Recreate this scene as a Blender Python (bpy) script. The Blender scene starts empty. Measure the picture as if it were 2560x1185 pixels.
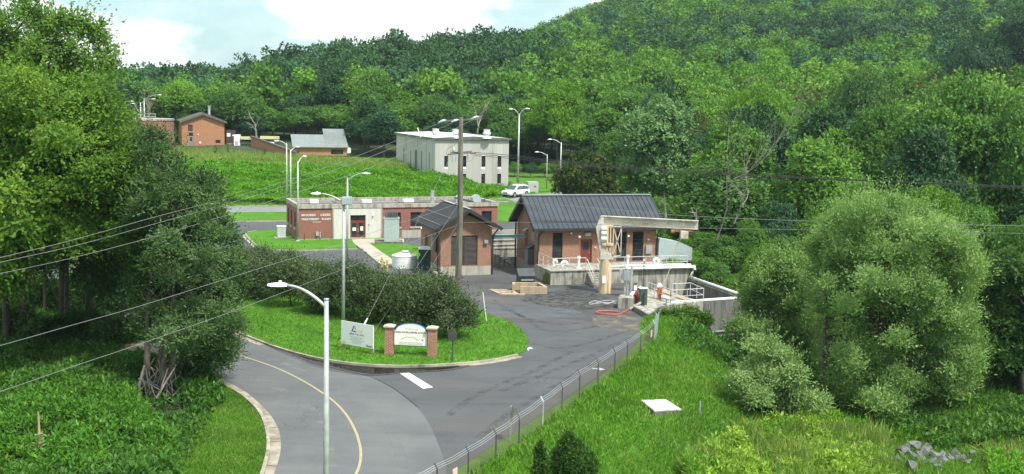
import bpy, bmesh, math, random
import numpy as np
from mathutils import Vector, Matrix

# ---------------------------------------------------------------- camera, world, sun
SC = bpy.context.scene
COL = SC.collection
F, H, W2, H2 = 2800., 15.5, 1280., 592.5
PITCH, ROLL = math.radians(6.97), math.radians(1.2)
fw = np.array([0, math.cos(PITCH), -math.sin(PITCH)])
_up = np.array([0, math.sin(PITCH), math.cos(PITCH)]); _ri = np.array([1., 0, 0])
ri = _ri*math.cos(ROLL)+_up*math.sin(ROLL); up = _up*math.cos(ROLL)-_ri*math.sin(ROLL)
CAMP = np.array([0, 0, H])
cam = bpy.data.objects.new('camera', bpy.data.cameras.new('camera'))
COL.objects.link(cam)
cam.matrix_world = Matrix(((ri[0], up[0], -fw[0], 0), (ri[1], up[1], -fw[1], 0), (ri[2], up[2], -fw[2], H), (0, 0, 0, 1)))
cam.data.sensor_width = 36; cam.data.lens = F/2560*36
cam.data.clip_start = .5; cam.data.clip_end = 6000
SC.camera = cam
SC.view_settings.view_transform = 'Standard'; SC.view_settings.look = 'None'
SC.view_settings.gamma = 1; SC.view_settings.exposure = 0.6
SC.render.engine = 'CYCLES'
USE_HAZE = True
SC.cycles.volume_bounces = 0
SC.cycles.max_bounces = 6; SC.cycles.transparent_max_bounces = 6
SC.cycles.diffuse_bounces = 3; SC.cycles.glossy_bounces = 3; SC.cycles.transmission_bounces = 4

SUNV = Vector((.42, -.46, 1.0)).normalized()
sun = bpy.data.objects.new('sun', bpy.data.lights.new('sun', 'SUN')); COL.objects.link(sun)
sun.data.energy = 3.9; sun.data.angle = math.radians(6); sun.data.color = (1, .965, .9)
sun.rotation_euler = SUNV.to_track_quat('Z', 'Y').to_euler()
world = bpy.data.worlds.new('World'); SC.world = world; world.use_nodes = True

class NT:
    def __init__(s, t): s.t = t; s.n = t.nodes; s.l = t.links
    def node(s, typ, **k):
        n = s.n.new(typ)
        for a, v in k.items():
            if a == 'ins':
                for i, x in v.items():
                    if isinstance(x, bpy.types.NodeSocket): s.l.new(x, n.inputs[i])
                    else: n.inputs[i].default_value = x
            else: setattr(n, a, v)
        return n
    def math(s, op, a, b=0., clamp=False):
        n = s.node('ShaderNodeMath', operation=op, use_clamp=clamp, ins={0: a, 1: b}); return n.outputs[0]
    def mix(s, f, a, b, mode='MIX'):
        n = s.node('ShaderNodeMix', data_type='RGBA', blend_type=mode)
        for i, x in ((0, f), (6, a), (7, b)):
            if isinstance(x, bpy.types.NodeSocket): s.l.new(x, n.inputs[i])
            elif i == 0: n.inputs[0].default_value = x
            else: n.inputs[i].default_value = (*x, 1)
        return n.outputs[2]
    def noise(s, vec, scale, detail=4, rough=.55):
        return s.node('ShaderNodeTexNoise', ins={'Vector': vec, 'Scale': scale, 'Detail': detail, 'Roughness': rough}).outputs[0]
    def ramp(s, f, a, b):
        return s.node('ShaderNodeMapRange', interpolation_type='SMOOTHSTEP', ins={0: f, 1: a, 2: b, 3: 0., 4: 1.}).outputs[0]
    def mapping(s, vec, scale=(1, 1, 1), loc=(0, 0, 0), rot=(0, 0, 0)):
        return s.node('ShaderNodeMapping', ins={0: vec, 1: loc, 2: rot, 3: scale}).outputs[0]

w = NT(world.node_tree); w.n.clear()
sky = w.node('ShaderNodeTexSky', sky_type='NISHITA', sun_disc=False)
sky.sun_elevation = math.asin(SUNV.z); sky.sun_rotation = math.atan2(SUNV.x, SUNV.y)
sky.air_density = 1.2; sky.dust_density = 1.5; sky.ozone_density = 1.0
tc = w.node('ShaderNodeTexCoord')
sep = w.node('ShaderNodeSeparateXYZ', ins={0: tc.outputs['Generated']})
zz = w.math('ADD', w.math('MAXIMUM', sep.outputs[2], 0.), .16)
cv = w.node('ShaderNodeCombineXYZ', ins={0: w.math('DIVIDE', sep.outputs[0], zz), 1: w.math('DIVIDE', sep.outputs[1], zz), 2: 0.}).outputs[0]
cv = w.node('ShaderNodeCombineXYZ', ins={0: w.math('MULTIPLY', w.math('ARCTAN2', sep.outputs[0], sep.outputs[1]), 1.0), 1: w.math('MULTIPLY', sep.outputs[2], 1.9), 2: 0.}).outputs[0]
cv = w.mapping(cv, (1, 1, 1), (1.42, .35, 0))
n1 = w.noise(cv, 6.5, 8, .55)
n2 = w.noise(w.mapping(cv, (1, 1, 1), (7, 3, 0)), 21., 7, .6)
dens = w.ramp(w.math('ADD', n1, w.math('MULTIPLY', w.math('SUBTRACT', n2, .5), .22)), .43, .56)
thin = w.ramp(n2, .3, .75)
skyc = w.mix(.55, w.mix(1., sky.outputs[0], (.105, .125, .125), 'MULTIPLY'), (.58, .88, .96))
cloud = w.mix(w.ramp(n1, .5, .72), (1.12, 1.13, 1.12), (.90, .98, 1.02))
colr = w.mix(w.math('MAXIMUM', dens, w.math('MULTIPLY', thin, .30)), skyc, cloud)
bg = w.node('ShaderNodeBackground', ins={0: colr, 1: .82})
w.l.new(bg.outputs[0], w.node('ShaderNodeOutputWorld').inputs[0])

# ---------------------------------------------------------------- projection helpers
def ray(px, py): return fw+ri*((px-W2)/F)+up*((H2-py)/F)
def sstep(a, b, x):
    t = np.clip((x-a)/(b-a), 0, 1); return t*t*(3-2*t)
def P(px, py, z=0.):
    d = ray(px, py); return CAMP+d*((z-H)/d[2])
def PY(px, py, Y):
    d = ray(px, py); return CAMP+d*(Y/d[1])
def proj(p):
    v = np.array(p, float)-CAMP; k = F/(v@fw); return W2+(v@ri)*k, H2-(v@up)*k
def projA(p):
    v = p-CAMP; k = F/np.maximum(v@fw, .1); return W2+(v@ri)*k, H2-(v@up)*k

# ---------------------------------------------------------------- terrain
XR = ([30, 40, 52, 60, 71, 78, 84, 88, 99, 106, 116, 140, 165, 205], [-4, -1.5, 2.6, 6.2, 10.3, 11.5, 11.0, 11.5, 13.5, 14, 13.5, 14, 18, 26])
HR = [205, 260, 380, 600, 900, 1250]
HA = [-600, 300, 560, 700, 900, 1100, 1250, 1300, 1400, 1500, 1600, 1800, 2200, 2560, 3300]
HT = {260: [6, 6, 6, 7, 7, 7, 6, 6, 6, 5, 4, 3, 3, 6, 8],
      380: [9, 9, 9.8, 16.5, 21, 23.5, 23.5, 23, 24, 24, 24, 24, 25, 34, 38],
      600: [4, 4, 4, 6, 10, 14, 22, 32, 42, 52, 58, 62, 64, 74, 80],
      900: [0, 0, 0, 0, 0, 10, 40, 50, 64, 76, 86, 100, 120, 130, 140],
      1250: [0, 0, 0, 0, 0, 0, 0, 5, 20, 30, 40, 60, 70, 90, 90]}
PIT = [(10.15, 89.6), (13.3, 86.9), (18.7, 89.0), (14.8, 97.4), (10.15, 95.6)]
def site(x, y):
    z = np.clip((y-120)*.025, 0, 1.5)
    y0 = np.interp(x, [-80, -20, -8, -1, 3], [149, 149, 156, 166, 172])
    bh = np.interp(x, [-80, -40, -18.4, -11, -5, -1.5, 1], [3.2, 3.1, 2.8, 1.8, .7, .1, 0])
    z = z+bh*sstep(0, 21, y-y0)*(1-.22*sstep(178, 220, y))
    xr = np.interp(y, XR[0], XR[1])
    z = z-(3.3+np.where(y > 120, 1.2, 0))*sstep(0, np.interp(y, [70, 80, 100, 110], [11, 4.5, 4.5, 11]), x-xr)
    dd = 9.
    for i in range(len(PIT)):
        (ax, ay), (bx, by) = PIT[i], PIT[(i+1) % len(PIT)]; L_ = math.hypot(bx-ax, by-ay)
        dd = np.minimum(dd, ((bx-ax)*(y-ay)-(by-ay)*(x-ax))/L_)
    z = np.where(dd > 0, np.minimum(z, z*(1-sstep(0, .8, dd))-3.8*sstep(0, .8, dd)), z)
    return z
def T(x, y):
    x = np.asarray(x, float); y = np.asarray(y, float)
    ys = np.minimum(y, 205.)
    a = np.clip(x/np.maximum(y, 1)*F+1280, -600, 3300)
    z = site(np.where(y > 205, x/np.maximum(y, 1)*205, x), ys)
    rows = [z]+[np.interp(a, HA, HT[r]) for r in HR[1:]]
    out = z.copy() if z.ndim else np.array(z)
    for i in range(len(HR)-1):
        t = np.clip((y-HR[i])/(HR[i+1]-HR[i]), 0, 1); t = t*t*(3-2*t) if i == 0 else t
        out = np.where(y > HR[i], rows[i]*(1-t)+rows[i+1]*t, out)
    return out
def G(px, py, off=0.):
    d = ray(px, py); t = 25.
    while t < 1500:
        p = CAMP+d*t
        if p[2]-off < T(p[0], p[1]): break
        t += .5 if t < 300 else 3
    lo, hi = t-3, t
    for _ in range(24):
        m = (lo+hi)/2; p = CAMP+d*m
        if p[2]-off < T(p[0], p[1]): hi = m
        else: lo = m
    return CAMP+d*hi

# ---------------------------------------------------------------- object helpers
def tag(o, label=None, cat=None, group=None, kind=None):
    for k, v in (('label', label), ('category', cat), ('group', group), ('kind', kind)):
        if v: o[k] = v
    return o
def thing(name, label, cat, loc=(0, 0, 0), rz=0., group=None):
    o = bpy.data.objects.new(name, None); COL.objects.link(o)
    o.location = loc; o.rotation_euler = (0, 0, rz); o.empty_display_size = .3
    return tag(o, label, cat, group)
def link(name, me, parent=None, m=None):
    o = bpy.data.objects.new(name, me); COL.objects.link(o)
    if parent: o.parent = parent
    if m: me.materials.append(m)
    return o
class MB:
    def __init__(s): s.v = []; s.f = []; s.mi = []; s.cur = 0
    def add(s, vs, fs):
        b = len(s.v); s.v += [tuple(map(float, v)) for v in vs]; s.f += [tuple(b+i for i in f) for f in fs]; s.mi += [s.cur]*len(fs); return s
    def box(s, x0, x1, y0, y1, z0, z1):
        return s.add([(x, y, z) for z in (z0, z1) for x, y in ((x0, y0), (x1, y0), (x1, y1), (x0, y1))],
                     [(3, 2, 1, 0), (4, 5, 6, 7), (0, 1, 5, 4), (1, 2, 6, 5), (2, 3, 7, 6), (3, 0, 4, 7)])
    def bar(s, a, b, w, h=None, up=(0, 0, 1)):
        a = Vector(a); b = Vector(b); h = h or w; d = (b-a).normalized(); u = Vector(up)
        if abs(d.dot(u)) > .98: u = Vector((1, 0, 0))
        r = d.cross(u).normalized(); u = r.cross(d)
        vs = [p+r*(i*w/2)+u*(j*h/2) for p in (a, b) for i, j in ((-1, -1), (1, -1), (1, 1), (-1, 1))]
        return s.add(vs, [(0, 1, 2, 3), (7, 6, 5, 4), (0, 4, 5, 1), (1, 5, 6, 2), (2, 6, 7, 3), (3, 7, 4, 0)])
    def tube(s, pts, r, n=8, cap=True):
        pts = [Vector(p) for p in pts]; R = r if hasattr(r, '__len__') else [r]*len(pts); vs = []; fs = []
        pr = None
        for i, p in enumerate(pts):
            d = (pts[min(i+1, len(pts)-1)]-pts[max(i-1, 0)])
            d = d.normalized() if d.length > 1e-9 else Vector((0, 0, 1))
            u = pr if pr is not None else (Vector((0, 0, 1)) if abs(d.z) < .9 else Vector((1, 0, 0)))
            u = u-d*u.dot(d)
            if u.length < 1e-4: u = Vector((1, 0, 0))-d*d.x
            u.normalize(); pr = u; q = d.cross(u)
            vs += [p+(u*math.cos(2*math.pi*k/n)+q*math.sin(2*math.pi*k/n))*R[i] for k in range(n)]
        for i in range(len(pts)-1):
            fs += [(i*n+k, i*n+(k+1) % n, (i+1)*n+(k+1) % n, (i+1)*n+k) for k in range(n)]
        if cap: fs += [tuple(range(n))[::-1], tuple((len(pts)-1)*n+k for k in range(n))]
        return s.add(vs, fs)
    def lathe(s, c, prof, n=16):
        return s.tube([(c[0], c[1], c[2]+z) for _, z in prof], [max(r, .001) for r, _ in prof], n)
    def prism(s, poly, z0, z1):
        n = len(poly); return s.add([(p[0], p[1], z) for z in (z0, z1) for p in poly],
            [tuple(range(n))[::-1], tuple(range(n, 2*n))]+[(i, (i+1) % n, n+(i+1) % n, n+i) for i in range(n)])
    def slab(s, poly, off):
        n = len(poly); o = Vector(off); return s.add([Vector(p) for p in poly]+[Vector(p)+o for p in poly],
            [tuple(range(n))[::-1], tuple(range(n, 2*n))]+[(i, (i+1) % n, n+(i+1) % n, n+i) for i in range(n)])
    def build(s, name, m, parent=None, smooth=False, bevel=0):
        me = bpy.data.meshes.new(name); me.from_pydata(s.v, [], s.f)
        for x in (m if isinstance(m, (list, tuple)) else [m]): me.materials.append(x)
        me.polygons.foreach_set('material_index', s.mi)
        bm = bmesh.new(); bm.from_mesh(me); bmesh.ops.recalc_face_normals(bm, faces=bm.faces[:])
        if bevel: bmesh.ops.bevel(bm, geom=bm.edges[:], offset=bevel, segments=2, affect='EDGES')
        bm.to_mesh(me); bm.free()
        if smooth: me.polygons.foreach_set('use_smooth', [True]*len(me.polygons))
        o = bpy.data.objects.new(name, me); COL.objects.link(o)
        if parent: o.parent = parent
        return o
def copytree(o, parent=None):
    c = o.copy(); COL.objects.link(c); c.parent = parent
    for ch in list(KIDS.get(o.name, [])): copytree(ch, c)
    return c
KIDS = {}
def text_mesh(txt, size, m, name, parent, loc, rot=(math.pi/2, 0, 0), align='CENTER', sx=1., spacing=1., ext=.01, shear=0., bold=0.):
    cu = bpy.data.curves.new('t', 'FONT'); cu.body = txt; cu.size = size; cu.align_x = align; cu.align_y = 'CENTER'
    cu.extrude = ext; cu.space_character = spacing; cu.shear = shear; cu.offset = bold; cu.resolution_u = 3
    to = bpy.data.objects.new('t', cu); COL.objects.link(to)
    bpy.context.view_layer.update()
    me = bpy.data.meshes.new_from_object(to.evaluated_get(bpy.context.evaluated_depsgraph_get()))
    bpy.data.objects.remove(to); me.materials.clear(); me.materials.append(m); me.name = name
    me.transform(Matrix.LocRotScale(Vector(loc), None, None) @ Matrix.Rotation(rot[2], 4, 'Z') @ Matrix.Rotation(rot[0], 4, 'X') @ Matrix.Diagonal((sx, 1, 1, 1)))
    return link(name, me, parent)

# ---------------------------------------------------------------- materials
def newmat(name):
    m = bpy.data.materials.new(name); m.use_nodes = True; t = NT(m.node_tree); t.n.clear()
    out = t.node('ShaderNodeOutputMaterial'); return m, t, out
def M(name, c1, c2=None, scale=3., rough=.7, metal=0., bump=0., bscale=None, stretch=(1, 1, 1), c3=None, s3=.6, spec=.5, lo=.38, hi=.62, trans=0.):
    m, t, out = newmat(name); co = t.node('ShaderNodeTexCoord').outputs['Object']
    b = t.node('ShaderNodeBsdfPrincipled', ins={'Roughness': rough, 'Metallic': metal, 'Specular IOR Level': spec})
    if c2 is None: b.inputs['Base Color'].default_value = (*c1, 1)
    else:
        v = t.mapping(co, stretch); c = t.mix(t.ramp(t.noise(v, scale, 6), lo, hi), c1, c2)
        if c3: c = t.mix(t.ramp(t.noise(t.mapping(v, (1, 1, 1), (9, 4, 2)), s3, 5, .65), .52, .7), c, c3)
        t.l.new(c, b.inputs['Base Color'])
    if bump:
        nn = t.noise(co, bscale or scale*6, 3)
        t.l.new(t.node('ShaderNodeBump', ins={'Strength': bump, 'Distance': .05, 'Height': nn}).outputs[0], b.inputs['Normal'])
    t.l.new(b.outputs[0], out.inputs[0]); return m
def brick(name, c1, c2, mortar, dark=(.1, .06, .05), bw=.24, bh=.082):
    m, t, out = newmat(name); co = t.node('ShaderNodeTexCoord').outputs['Object']
    s = t.node('ShaderNodeSeparateXYZ', ins={0: co})
    v = t.node('ShaderNodeCombineXYZ', ins={0: t.math('ADD', s.outputs[0], s.outputs[1]), 1: s.outputs[2], 2: 0.}).outputs[0]
    br = t.node('ShaderNodeTexBrick', ins={'Vector': v, 'Color1': (*c1, 1), 'Color2': (*c2, 1), 'Mortar': (*mortar, 1), 'Scale': 1.,
        'Mortar Size': .012, 'Brick Width': bw, 'Row Height': bh, 'Bias': .1, 'Mortar Smooth': .3})
    c = t.mix(t.math('MULTIPLY', t.ramp(t.noise(co, .7, 5, .6), .45, .75), .35), br.outputs[0], dark)
    c = t.mix(t.math('MULTIPLY', t.ramp(t.noise(t.mapping(co, (1, 1, 4)), 2.6, 3), .4, .7), .3), c, mortar)
    b = t.node('ShaderNodeBsdfPrincipled', ins={'Base Color': c, 'Roughness': .85})
    t.l.new(b.outputs[0], out.inputs[0]); return m
def concrete(name, c, dark, stain=.6, moss=None):
    m, t, out = newmat(name); co = t.node('ShaderNodeTexCoord').outputs['Object']
    base = t.mix(t.noise(co, 5., 6), tuple(x*.85 for x in c), tuple(min(1, x*1.12) for x in c))
    st = t.math('MULTIPLY', t.ramp(t.noise(t.mapping(co, (1.6, 1.6, .22)), 1.5, 6, .65), .42, .66), stain)
    base = t.mix(st, base, dark)
    st2 = t.math('MULTIPLY', t.ramp(t.noise(co, .6, 5, .7), .5, .75), stain*.7)
    base = t.mix(st2, base, moss or dark)
    b = t.node('ShaderNodeBsdfPrincipled', ins={'Base Color': base, 'Roughness': .9})
    t.l.new(t.node('ShaderNodeBump', ins={'Strength': .3, 'Distance': .02, 'Height': t.noise(co, 14., 4)}).outputs[0], b.inputs['Normal'])
    t.l.new(b.outputs[0], out.inputs[0]); return m
def foliage(name, dark, light, yell=None, objvar=.25, trans=.3, gloss=.16, yamt=.5, nscale=.35):
    m, t, out = newmat(name)
    at = t.node('ShaderNodeAttribute', attribute_name='rnd').outputs['Fac']
    co = t.node('ShaderNodeNewGeometry').outputs['Position']
    oi = t.node('ShaderNodeObjectInfo').outputs['Random']
    ns = t.ramp(t.noise(co, nscale, 3), .35, .65)
    f = t.math('ADD', t.math('MULTIPLY', at, .62), t.math('MULTIPLY', ns, .38))
    c = t.mix(f, dark, light)
    if yell: c = t.mix(t.math('MULTIPLY', t.ramp(t.math('ADD', t.math('MULTIPLY', at, .5), t.math('MULTIPLY', t.noise(co, nscale*1.9, 2), .6)), .62, .86), yamt), c, yell)
    if objvar:
        hs = t.node('ShaderNodeHueSaturation', ins={'Hue': t.math('ADD', .5, t.math('MULTIPLY', t.math('SUBTRACT', oi, .5), -.07*objvar*4*.35)), 'Saturation': t.math('ADD', .9, t.math('MULTIPLY', oi, .15)),
            'Value': t.math('ADD', 1-objvar, t.math('MULTIPLY', oi, objvar*2)), 'Color': c})
        c = hs.outputs[0]
    p = t.node('ShaderNodeBsdfPrincipled', ins={'Base Color': c, 'Roughness': .5, 'Specular IOR Level': gloss})
    tr = t.node('ShaderNodeBsdfTranslucent', ins={0: t.mix(1., c, (1.5, 1.6, .7), 'MULTIPLY')})
    mx = t.node('ShaderNodeMixShader', ins={0: trans, 1: p.outputs[0], 2: tr.outputs[0]})
    t.l.new(mx.outputs[0], out.inputs[0]); return m

m_brick_red = brick('brick_red', (.31, .115, .06), (.22, .075, .042), (.40, .30, .22))
m_brick_off = brick('brick_office', (.30, .095, .06), (.22, .068, .05), (.30, .17, .13), (.16, .05, .07))
m_brick_org = brick('brick_orange', (.44, .18, .08), (.36, .14, .065), (.42, .26, .16), (.3, .12, .06))
m_brick_pier = brick('brick_pier', (.33, .11, .06), (.24, .075, .045), (.5, .36, .27), (.2, .08, .05))
m_conc = concrete('concrete_pale', (.42, .40, .33), (.16, .15, .13), .45)
m_conc_st = concrete('concrete_stained', (.40, .39, .33), (.075, .07, .06), .85)
m_conc_dk = concrete('concrete_dark', (.17, .165, .15), (.06, .06, .055), .8)
m_conc_tan = concrete('concrete_tan', (.46, .36, .24), (.25, .17, .10), .5)
m_conc_pnl = concrete('concrete_panel', (.60, .60, .54), (.40, .39, .34), .35)
m_gutter = M('gutter_concrete', (.24, .20, .15), (.36, .32, .25), 1.2, .9, c3=(.17, .14, .11), s3=.5)
m_curb = M('curb_concrete', (.38, .35, .28), (.28, .25, .2), 2, .9, c3=(.1, .09, .07), s3=.6)
m_white = M('white_paint', (.86, .86, .84), (.78, .78, .76), 2, .45)
m_galv = M('galvanised_steel', (.50, .52, .51), (.40, .42, .41), 3, .45, .35)
m_rail = M('rail_metal', (.62, .63, .62), (.5, .51, .5), 4, .5, .2)
m_dkroof = M('dark_metal_roof', (.042, .052, .062), (.058, .070, .082), 1, .45, .2)
m_dktrim = M('dark_trim', (.022, .022, .024), (.035, .035, .036), 2, .5)
m_louver = M('brown_louver', (.035, .026, .022), (.05, .038, .032), 2, .55)
m_glass = M('window_glass', (.012, .015, .017), (.03, .035, .04), 1, .08, spec=.8)
m_door = M('red_brown_door', (.18, .045, .03), (.14, .035, .025), 3, .5)
m_black = M('black_rubber', (.015, .015, .015), (.03, .03, .03), 3, .7)
m_yellow = M('yellow_paint', (.75, .5, .06), (.62, .38, .05), 3, .5)
m_orange = M('orange_paint', (.60, .15, .07), (.5, .13, .06), 3, .5)
m_red = M('red_paint', (.36, .035, .03), (.28, .03, .02), 3, .5)
m_wood = M('weathered_wood', (.21, .19, .15), (.12, .11, .085), 2, .9, stretch=(3, 3, .3), c3=(.28, .26, .22), s3=1.)
m_lumber = M('new_lumber', (.45, .32, .19), (.36, .25, .14), 3, .8, stretch=(2, 2, .4))
m_bark = M('bark', (.10, .085, .065), (.055, .045, .035), 3, .95, stretch=(1, 1, .3), bump=.5)
m_deadwood = M('dead_wood', (.30, .27, .23), (.2, .18, .15), 3, .9)
m_teal = M('teal_paint', (.22, .36, .34), (.19, .32, .30), 2, .5)
m_cabinet = M('pale_green_cabinet', (.40, .47, .46), (.36, .43, .42), 1, .45)
m_grnbox = M('dark_green_plastic', (.012, .05, .038), (.016, .065, .05), 3, .45)
m_wire = M('wire_aluminium', (.24, .24, .235), None, rough=.5, metal=.2)
m_blackwire = M('black_wire', (.03, .03, .03), None, rough=.6)
m_roofmem = M('roof_membrane', (.12, .12, .11), (.22, .21, .19), .5, .9, c3=(.05, .05, .05), s3=.25, stretch=(.3, 1, 1))
m_coping = concrete('coping', (.42, .38, .33), (.14, .11, .09), .75)
m_roofwhite = M('white_roof', (.52, .53, .52), (.45, .46, .45), .5, .6)
m_wmetal = M('white_cladding', (.58, .57, .53), (.52, .51, .48), .4, .6, stretch=(1, 1, .1))
m_rustcream = M('rusted_cream_paint', (.60, .45, .24), (.66, .57, .40), 1.2, .6, stretch=(3, 3, .35), c3=(.32, .12, .03), s3=1.1, lo=.42, hi=.58)
m_rust = M('rust', (.17, .07, .035), (.26, .15, .09), 4, .8, stretch=(2, 2, .4))
m_cream = M('cream_steel', (.60, .57, .48), (.50, .47, .39), 1.5, .6, c3=(.36, .27, .18), s3=1.1)
m_text = M('letter_white', (.66, .65, .62), None)
m_navy = M('navy_print', (.01, .025, .09), None)
m_greyprint = M('grey_print', (.33, .34, .35), None)
m_blueedge = M('blue_edge', (.02, .16, .42), None)
m_signw = M('sign_white', (.88, .90, .90), None, rough=.4)
m_signc = M('sign_cream', (.84, .82, .74), None, rough=.4)
m_paleyel = M('pale_yellow_print', (.72, .66, .32), None)
m_signback = M('sign_back', (.17, .15, .14), (.14, .12, .11), 4, .5, .2)
m_pink = M('faded_pink_sign', (.72, .42, .38), (.75, .6, .55), 6, .6)
m_shingle = M('dark_shingle', (.016, .016, .018), (.028, .028, .031), 4, .75)
m_grey = M('grey_enamel', (.33, .35, .36), (.28, .30, .31), 2, .45)
m_dkgrey = M('dark_grey_steel', (.07, .08, .085), (.05, .055, .06), 2, .5)
m_hose = M('red_hose', (.42, .09, .05), (.3, .07, .05), 4, .6)
m_roofgrey = M('grey_green_roof', (.27, .30, .29), (.23, .26, .25), 1, .5, .2)
m_olive = M('olive_grey_trim', (.10, .10, .085), (.14, .14, .115), 2, .6)
m_brown = M('brown_box', (.05, .03, .03), (.07, .045, .04), 2, .6)
m_paleyg = M('pale_yellow_green', (.62, .62, .28), (.5, .5, .25), 1, .6)
m_carw = M('car_white', (.75, .77, .77), None, rough=.18, spec=.7)
m_carg = M('car_glass', (.05, .08, .09), None, rough=.05, spec=.9)
m_alloy = M('alloy_wheel', (.5, .5, .5), None, rough=.3, metal=.6)
m_lamp = M('lamp_glass', (.8, .8, .78), None, rough=.2)
# ---------------------------------------------------------------- ground, roads, lawns
def ground_mat():
    m, t, out = newmat('grass_ground'); co = t.node('ShaderNodeTexCoord').outputs['Object']
    a = t.mix(t.ramp(t.noise(co, .35, 6, .6), .35, .65), (.06, .15, .014), (.11, .24, .028))
    a = t.mix(t.ramp(t.noise(co, 3., 5, .7), .3, .7), a, (.075, .16, .02))
    a = t.mix(t.math('MULTIPLY', t.ramp(t.noise(t.mapping(co, (1, 1, 1), (4, 9, 0)), .12, 6, .7), .52, .7), .5), a, (.15, .19, .05))
    b = t.node('ShaderNodeBsdfPrincipled', ins={'Base Color': a, 'Roughness': .95, 'Specular IOR Level': .15})
    t.l.new(t.node('ShaderNodeBump', ins={'Strength': .7, 'Distance': .12, 'Height': t.noise(co, 2.5, 6, .7)}).outputs[0], b.inputs['Normal'])
    t.l.new(b.outputs[0], out.inputs[0]); return m
m_ground = ground_mat()
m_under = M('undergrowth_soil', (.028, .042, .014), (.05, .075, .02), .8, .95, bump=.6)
def lawn_mat():
    m, t, out = newmat('lawn'); co = t.node('ShaderNodeTexCoord').outputs['Object']
    a = t.mix(t.ramp(t.noise(co, .5, 6, .65), .35, .65), (.06, .18, .012), (.10, .27, .02))
    a = t.mix(t.ramp(t.noise(co, 6., 5, .7), .35, .7), a, (.055, .145, .014))
    b = t.node('ShaderNodeBsdfPrincipled', ins={'Base Color': a, 'Roughness': .95, 'Specular IOR Level': .15})
    t.l.new(t.node('ShaderNodeBump', ins={'Strength': .8, 'Distance': .06, 'Height': t.noise(co, 5, 5, .7)}).outputs[0], b.inputs['Normal'])
    t.l.new(b.outputs[0], out.inputs[0]); return m
m_lawn = lawn_mat()
xs = np.unique(np.concatenate([np.arange(-46, 46, .8), np.linspace(-46, -700, 75), np.linspace(46, 700, 75)]))
ys = np.unique(np.concatenate([np.linspace(-60, 24, 12), np.arange(24, 110, .8), np.arange(110, 225, 1.6), np.linspace(225, 1500, 130)]))
X, Y = np.meshgrid(xs, ys)
_nz = (np.sin(X*.9+np.sin(Y*.7)*1.3)*np.cos(Y*.8+X*.3)*.5+np.sin(X*2.3+Y*1.9)*.25)
rough_mask = sstep(0, 2, X-np.interp(Y, XR[0], XR[1])-.6)*(Y < 110)+((Y > 152) & (Y < 205) & (X < 0))*1.2
Z = T(X, Y)+_nz*.16*rough_mask*np.where(Y > 150, 2.2, 1)
nx, ny = len(xs), len(ys)
me = bpy.data.meshes.new('ground'); V = np.stack([X, Y, Z], -1).reshape(-1, 3)
idx = np.arange(nx*ny).reshape(ny, nx)
Q = np.stack([idx[:-1, :-1], idx[:-1, 1:], idx[1:, 1:], idx[1:, :-1]], -1).reshape(-1, 4)
def mesh_np(name, V, Q, mats, attr=None, mi=None, smooth=False):
    me = bpy.data.meshes.new(name); n, k = Q.shape
    me.vertices.add(len(V)); me.vertices.foreach_set('co', np.ascontiguousarray(V, dtype=np.float32).ravel())
    me.loops.add(n*k); me.loops.foreach_set('vertex_index', np.ascontiguousarray(Q, dtype=np.int32).ravel())
    me.polygons.add(n); me.polygons.foreach_set('loop_start', np.arange(0, n*k, k, dtype=np.int32))
    for m in mats: me.materials.append(m)
    if mi is not None: me.polygons.foreach_set('material_index', mi.astype(np.int32))
    if smooth: me.polygons.foreach_set('use_smooth', np.ones(n, bool))
    if attr is not None:
        a = me.attributes.new('rnd', 'FLOAT', 'FACE'); a.data.foreach_set('value', np.ascontiguousarray(attr, dtype=np.float32))
    me.update(calc_edges=True); return me
qc = V[Q].mean(1); qx, qy = projA(qc)
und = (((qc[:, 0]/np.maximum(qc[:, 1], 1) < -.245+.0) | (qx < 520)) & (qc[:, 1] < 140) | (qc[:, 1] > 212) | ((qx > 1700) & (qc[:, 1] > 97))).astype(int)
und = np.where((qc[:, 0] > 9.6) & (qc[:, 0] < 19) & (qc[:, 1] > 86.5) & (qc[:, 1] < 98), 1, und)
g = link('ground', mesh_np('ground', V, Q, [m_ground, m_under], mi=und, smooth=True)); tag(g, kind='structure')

def sheet(name, pts, mat, off, kind='structure', depth=0., close=True):
    """polygon of world xy points draped on the terrain base, optionally with a skirt"""
    bm = bmesh.new(); vs = [bm.verts.new((p[0], p[1], 0)) for p in pts]; bm.faces.new(vs)
    bmesh.ops.triangulate(bm, faces=bm.faces[:])
    for yy in [120, 149.5, 156, 166, 180]:
        bmesh.ops.bisect_plane(bm, geom=bm.verts[:]+bm.edges[:]+bm.faces[:], plane_co=(0, yy, 0), plane_no=(0, 1, 0))
    bmesh.ops.recalc_face_normals(bm, faces=bm.faces[:])
    if bm.faces[0].normal.z < 0 if (bm.faces.ensure_lookup_table() or True) else 0: bmesh.ops.reverse_faces(bm, faces=bm.faces[:])
    if depth:
        r = bmesh.ops.extrude_face_region(bm, geom=bm.faces[:]); top = [v for v in r['geom'] if isinstance(v, bmesh.types.BMVert)]
        for v in bm.verts: v.co.z = -depth
        for v in top: v.co.z = 0
    for v in bm.verts: v.co.z += float(np.clip((v.co.y-120)*.025, 0, 1.5))+off
    bmesh.ops.recalc_face_normals(bm, faces=bm.faces[:])
    me = bpy.data.meshes.new(name); bm.to_mesh(me); bm.free(); o = link(name, me, None, mat); tag(o, kind=kind); return o
def Gb(px, py):     # pixel -> point on the flat/ramped site plane
    p = P(px, py, 0.)
    for _ in range(8): p = P(px, py, float(np.clip((p[1]-120)*.025, 0, 1.5)))
    return p
def pix(l, sm=0):
    w_ = [Gb(*q) for q in l]
    return smooth_poly(w_, sm) if sm else w_
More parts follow.
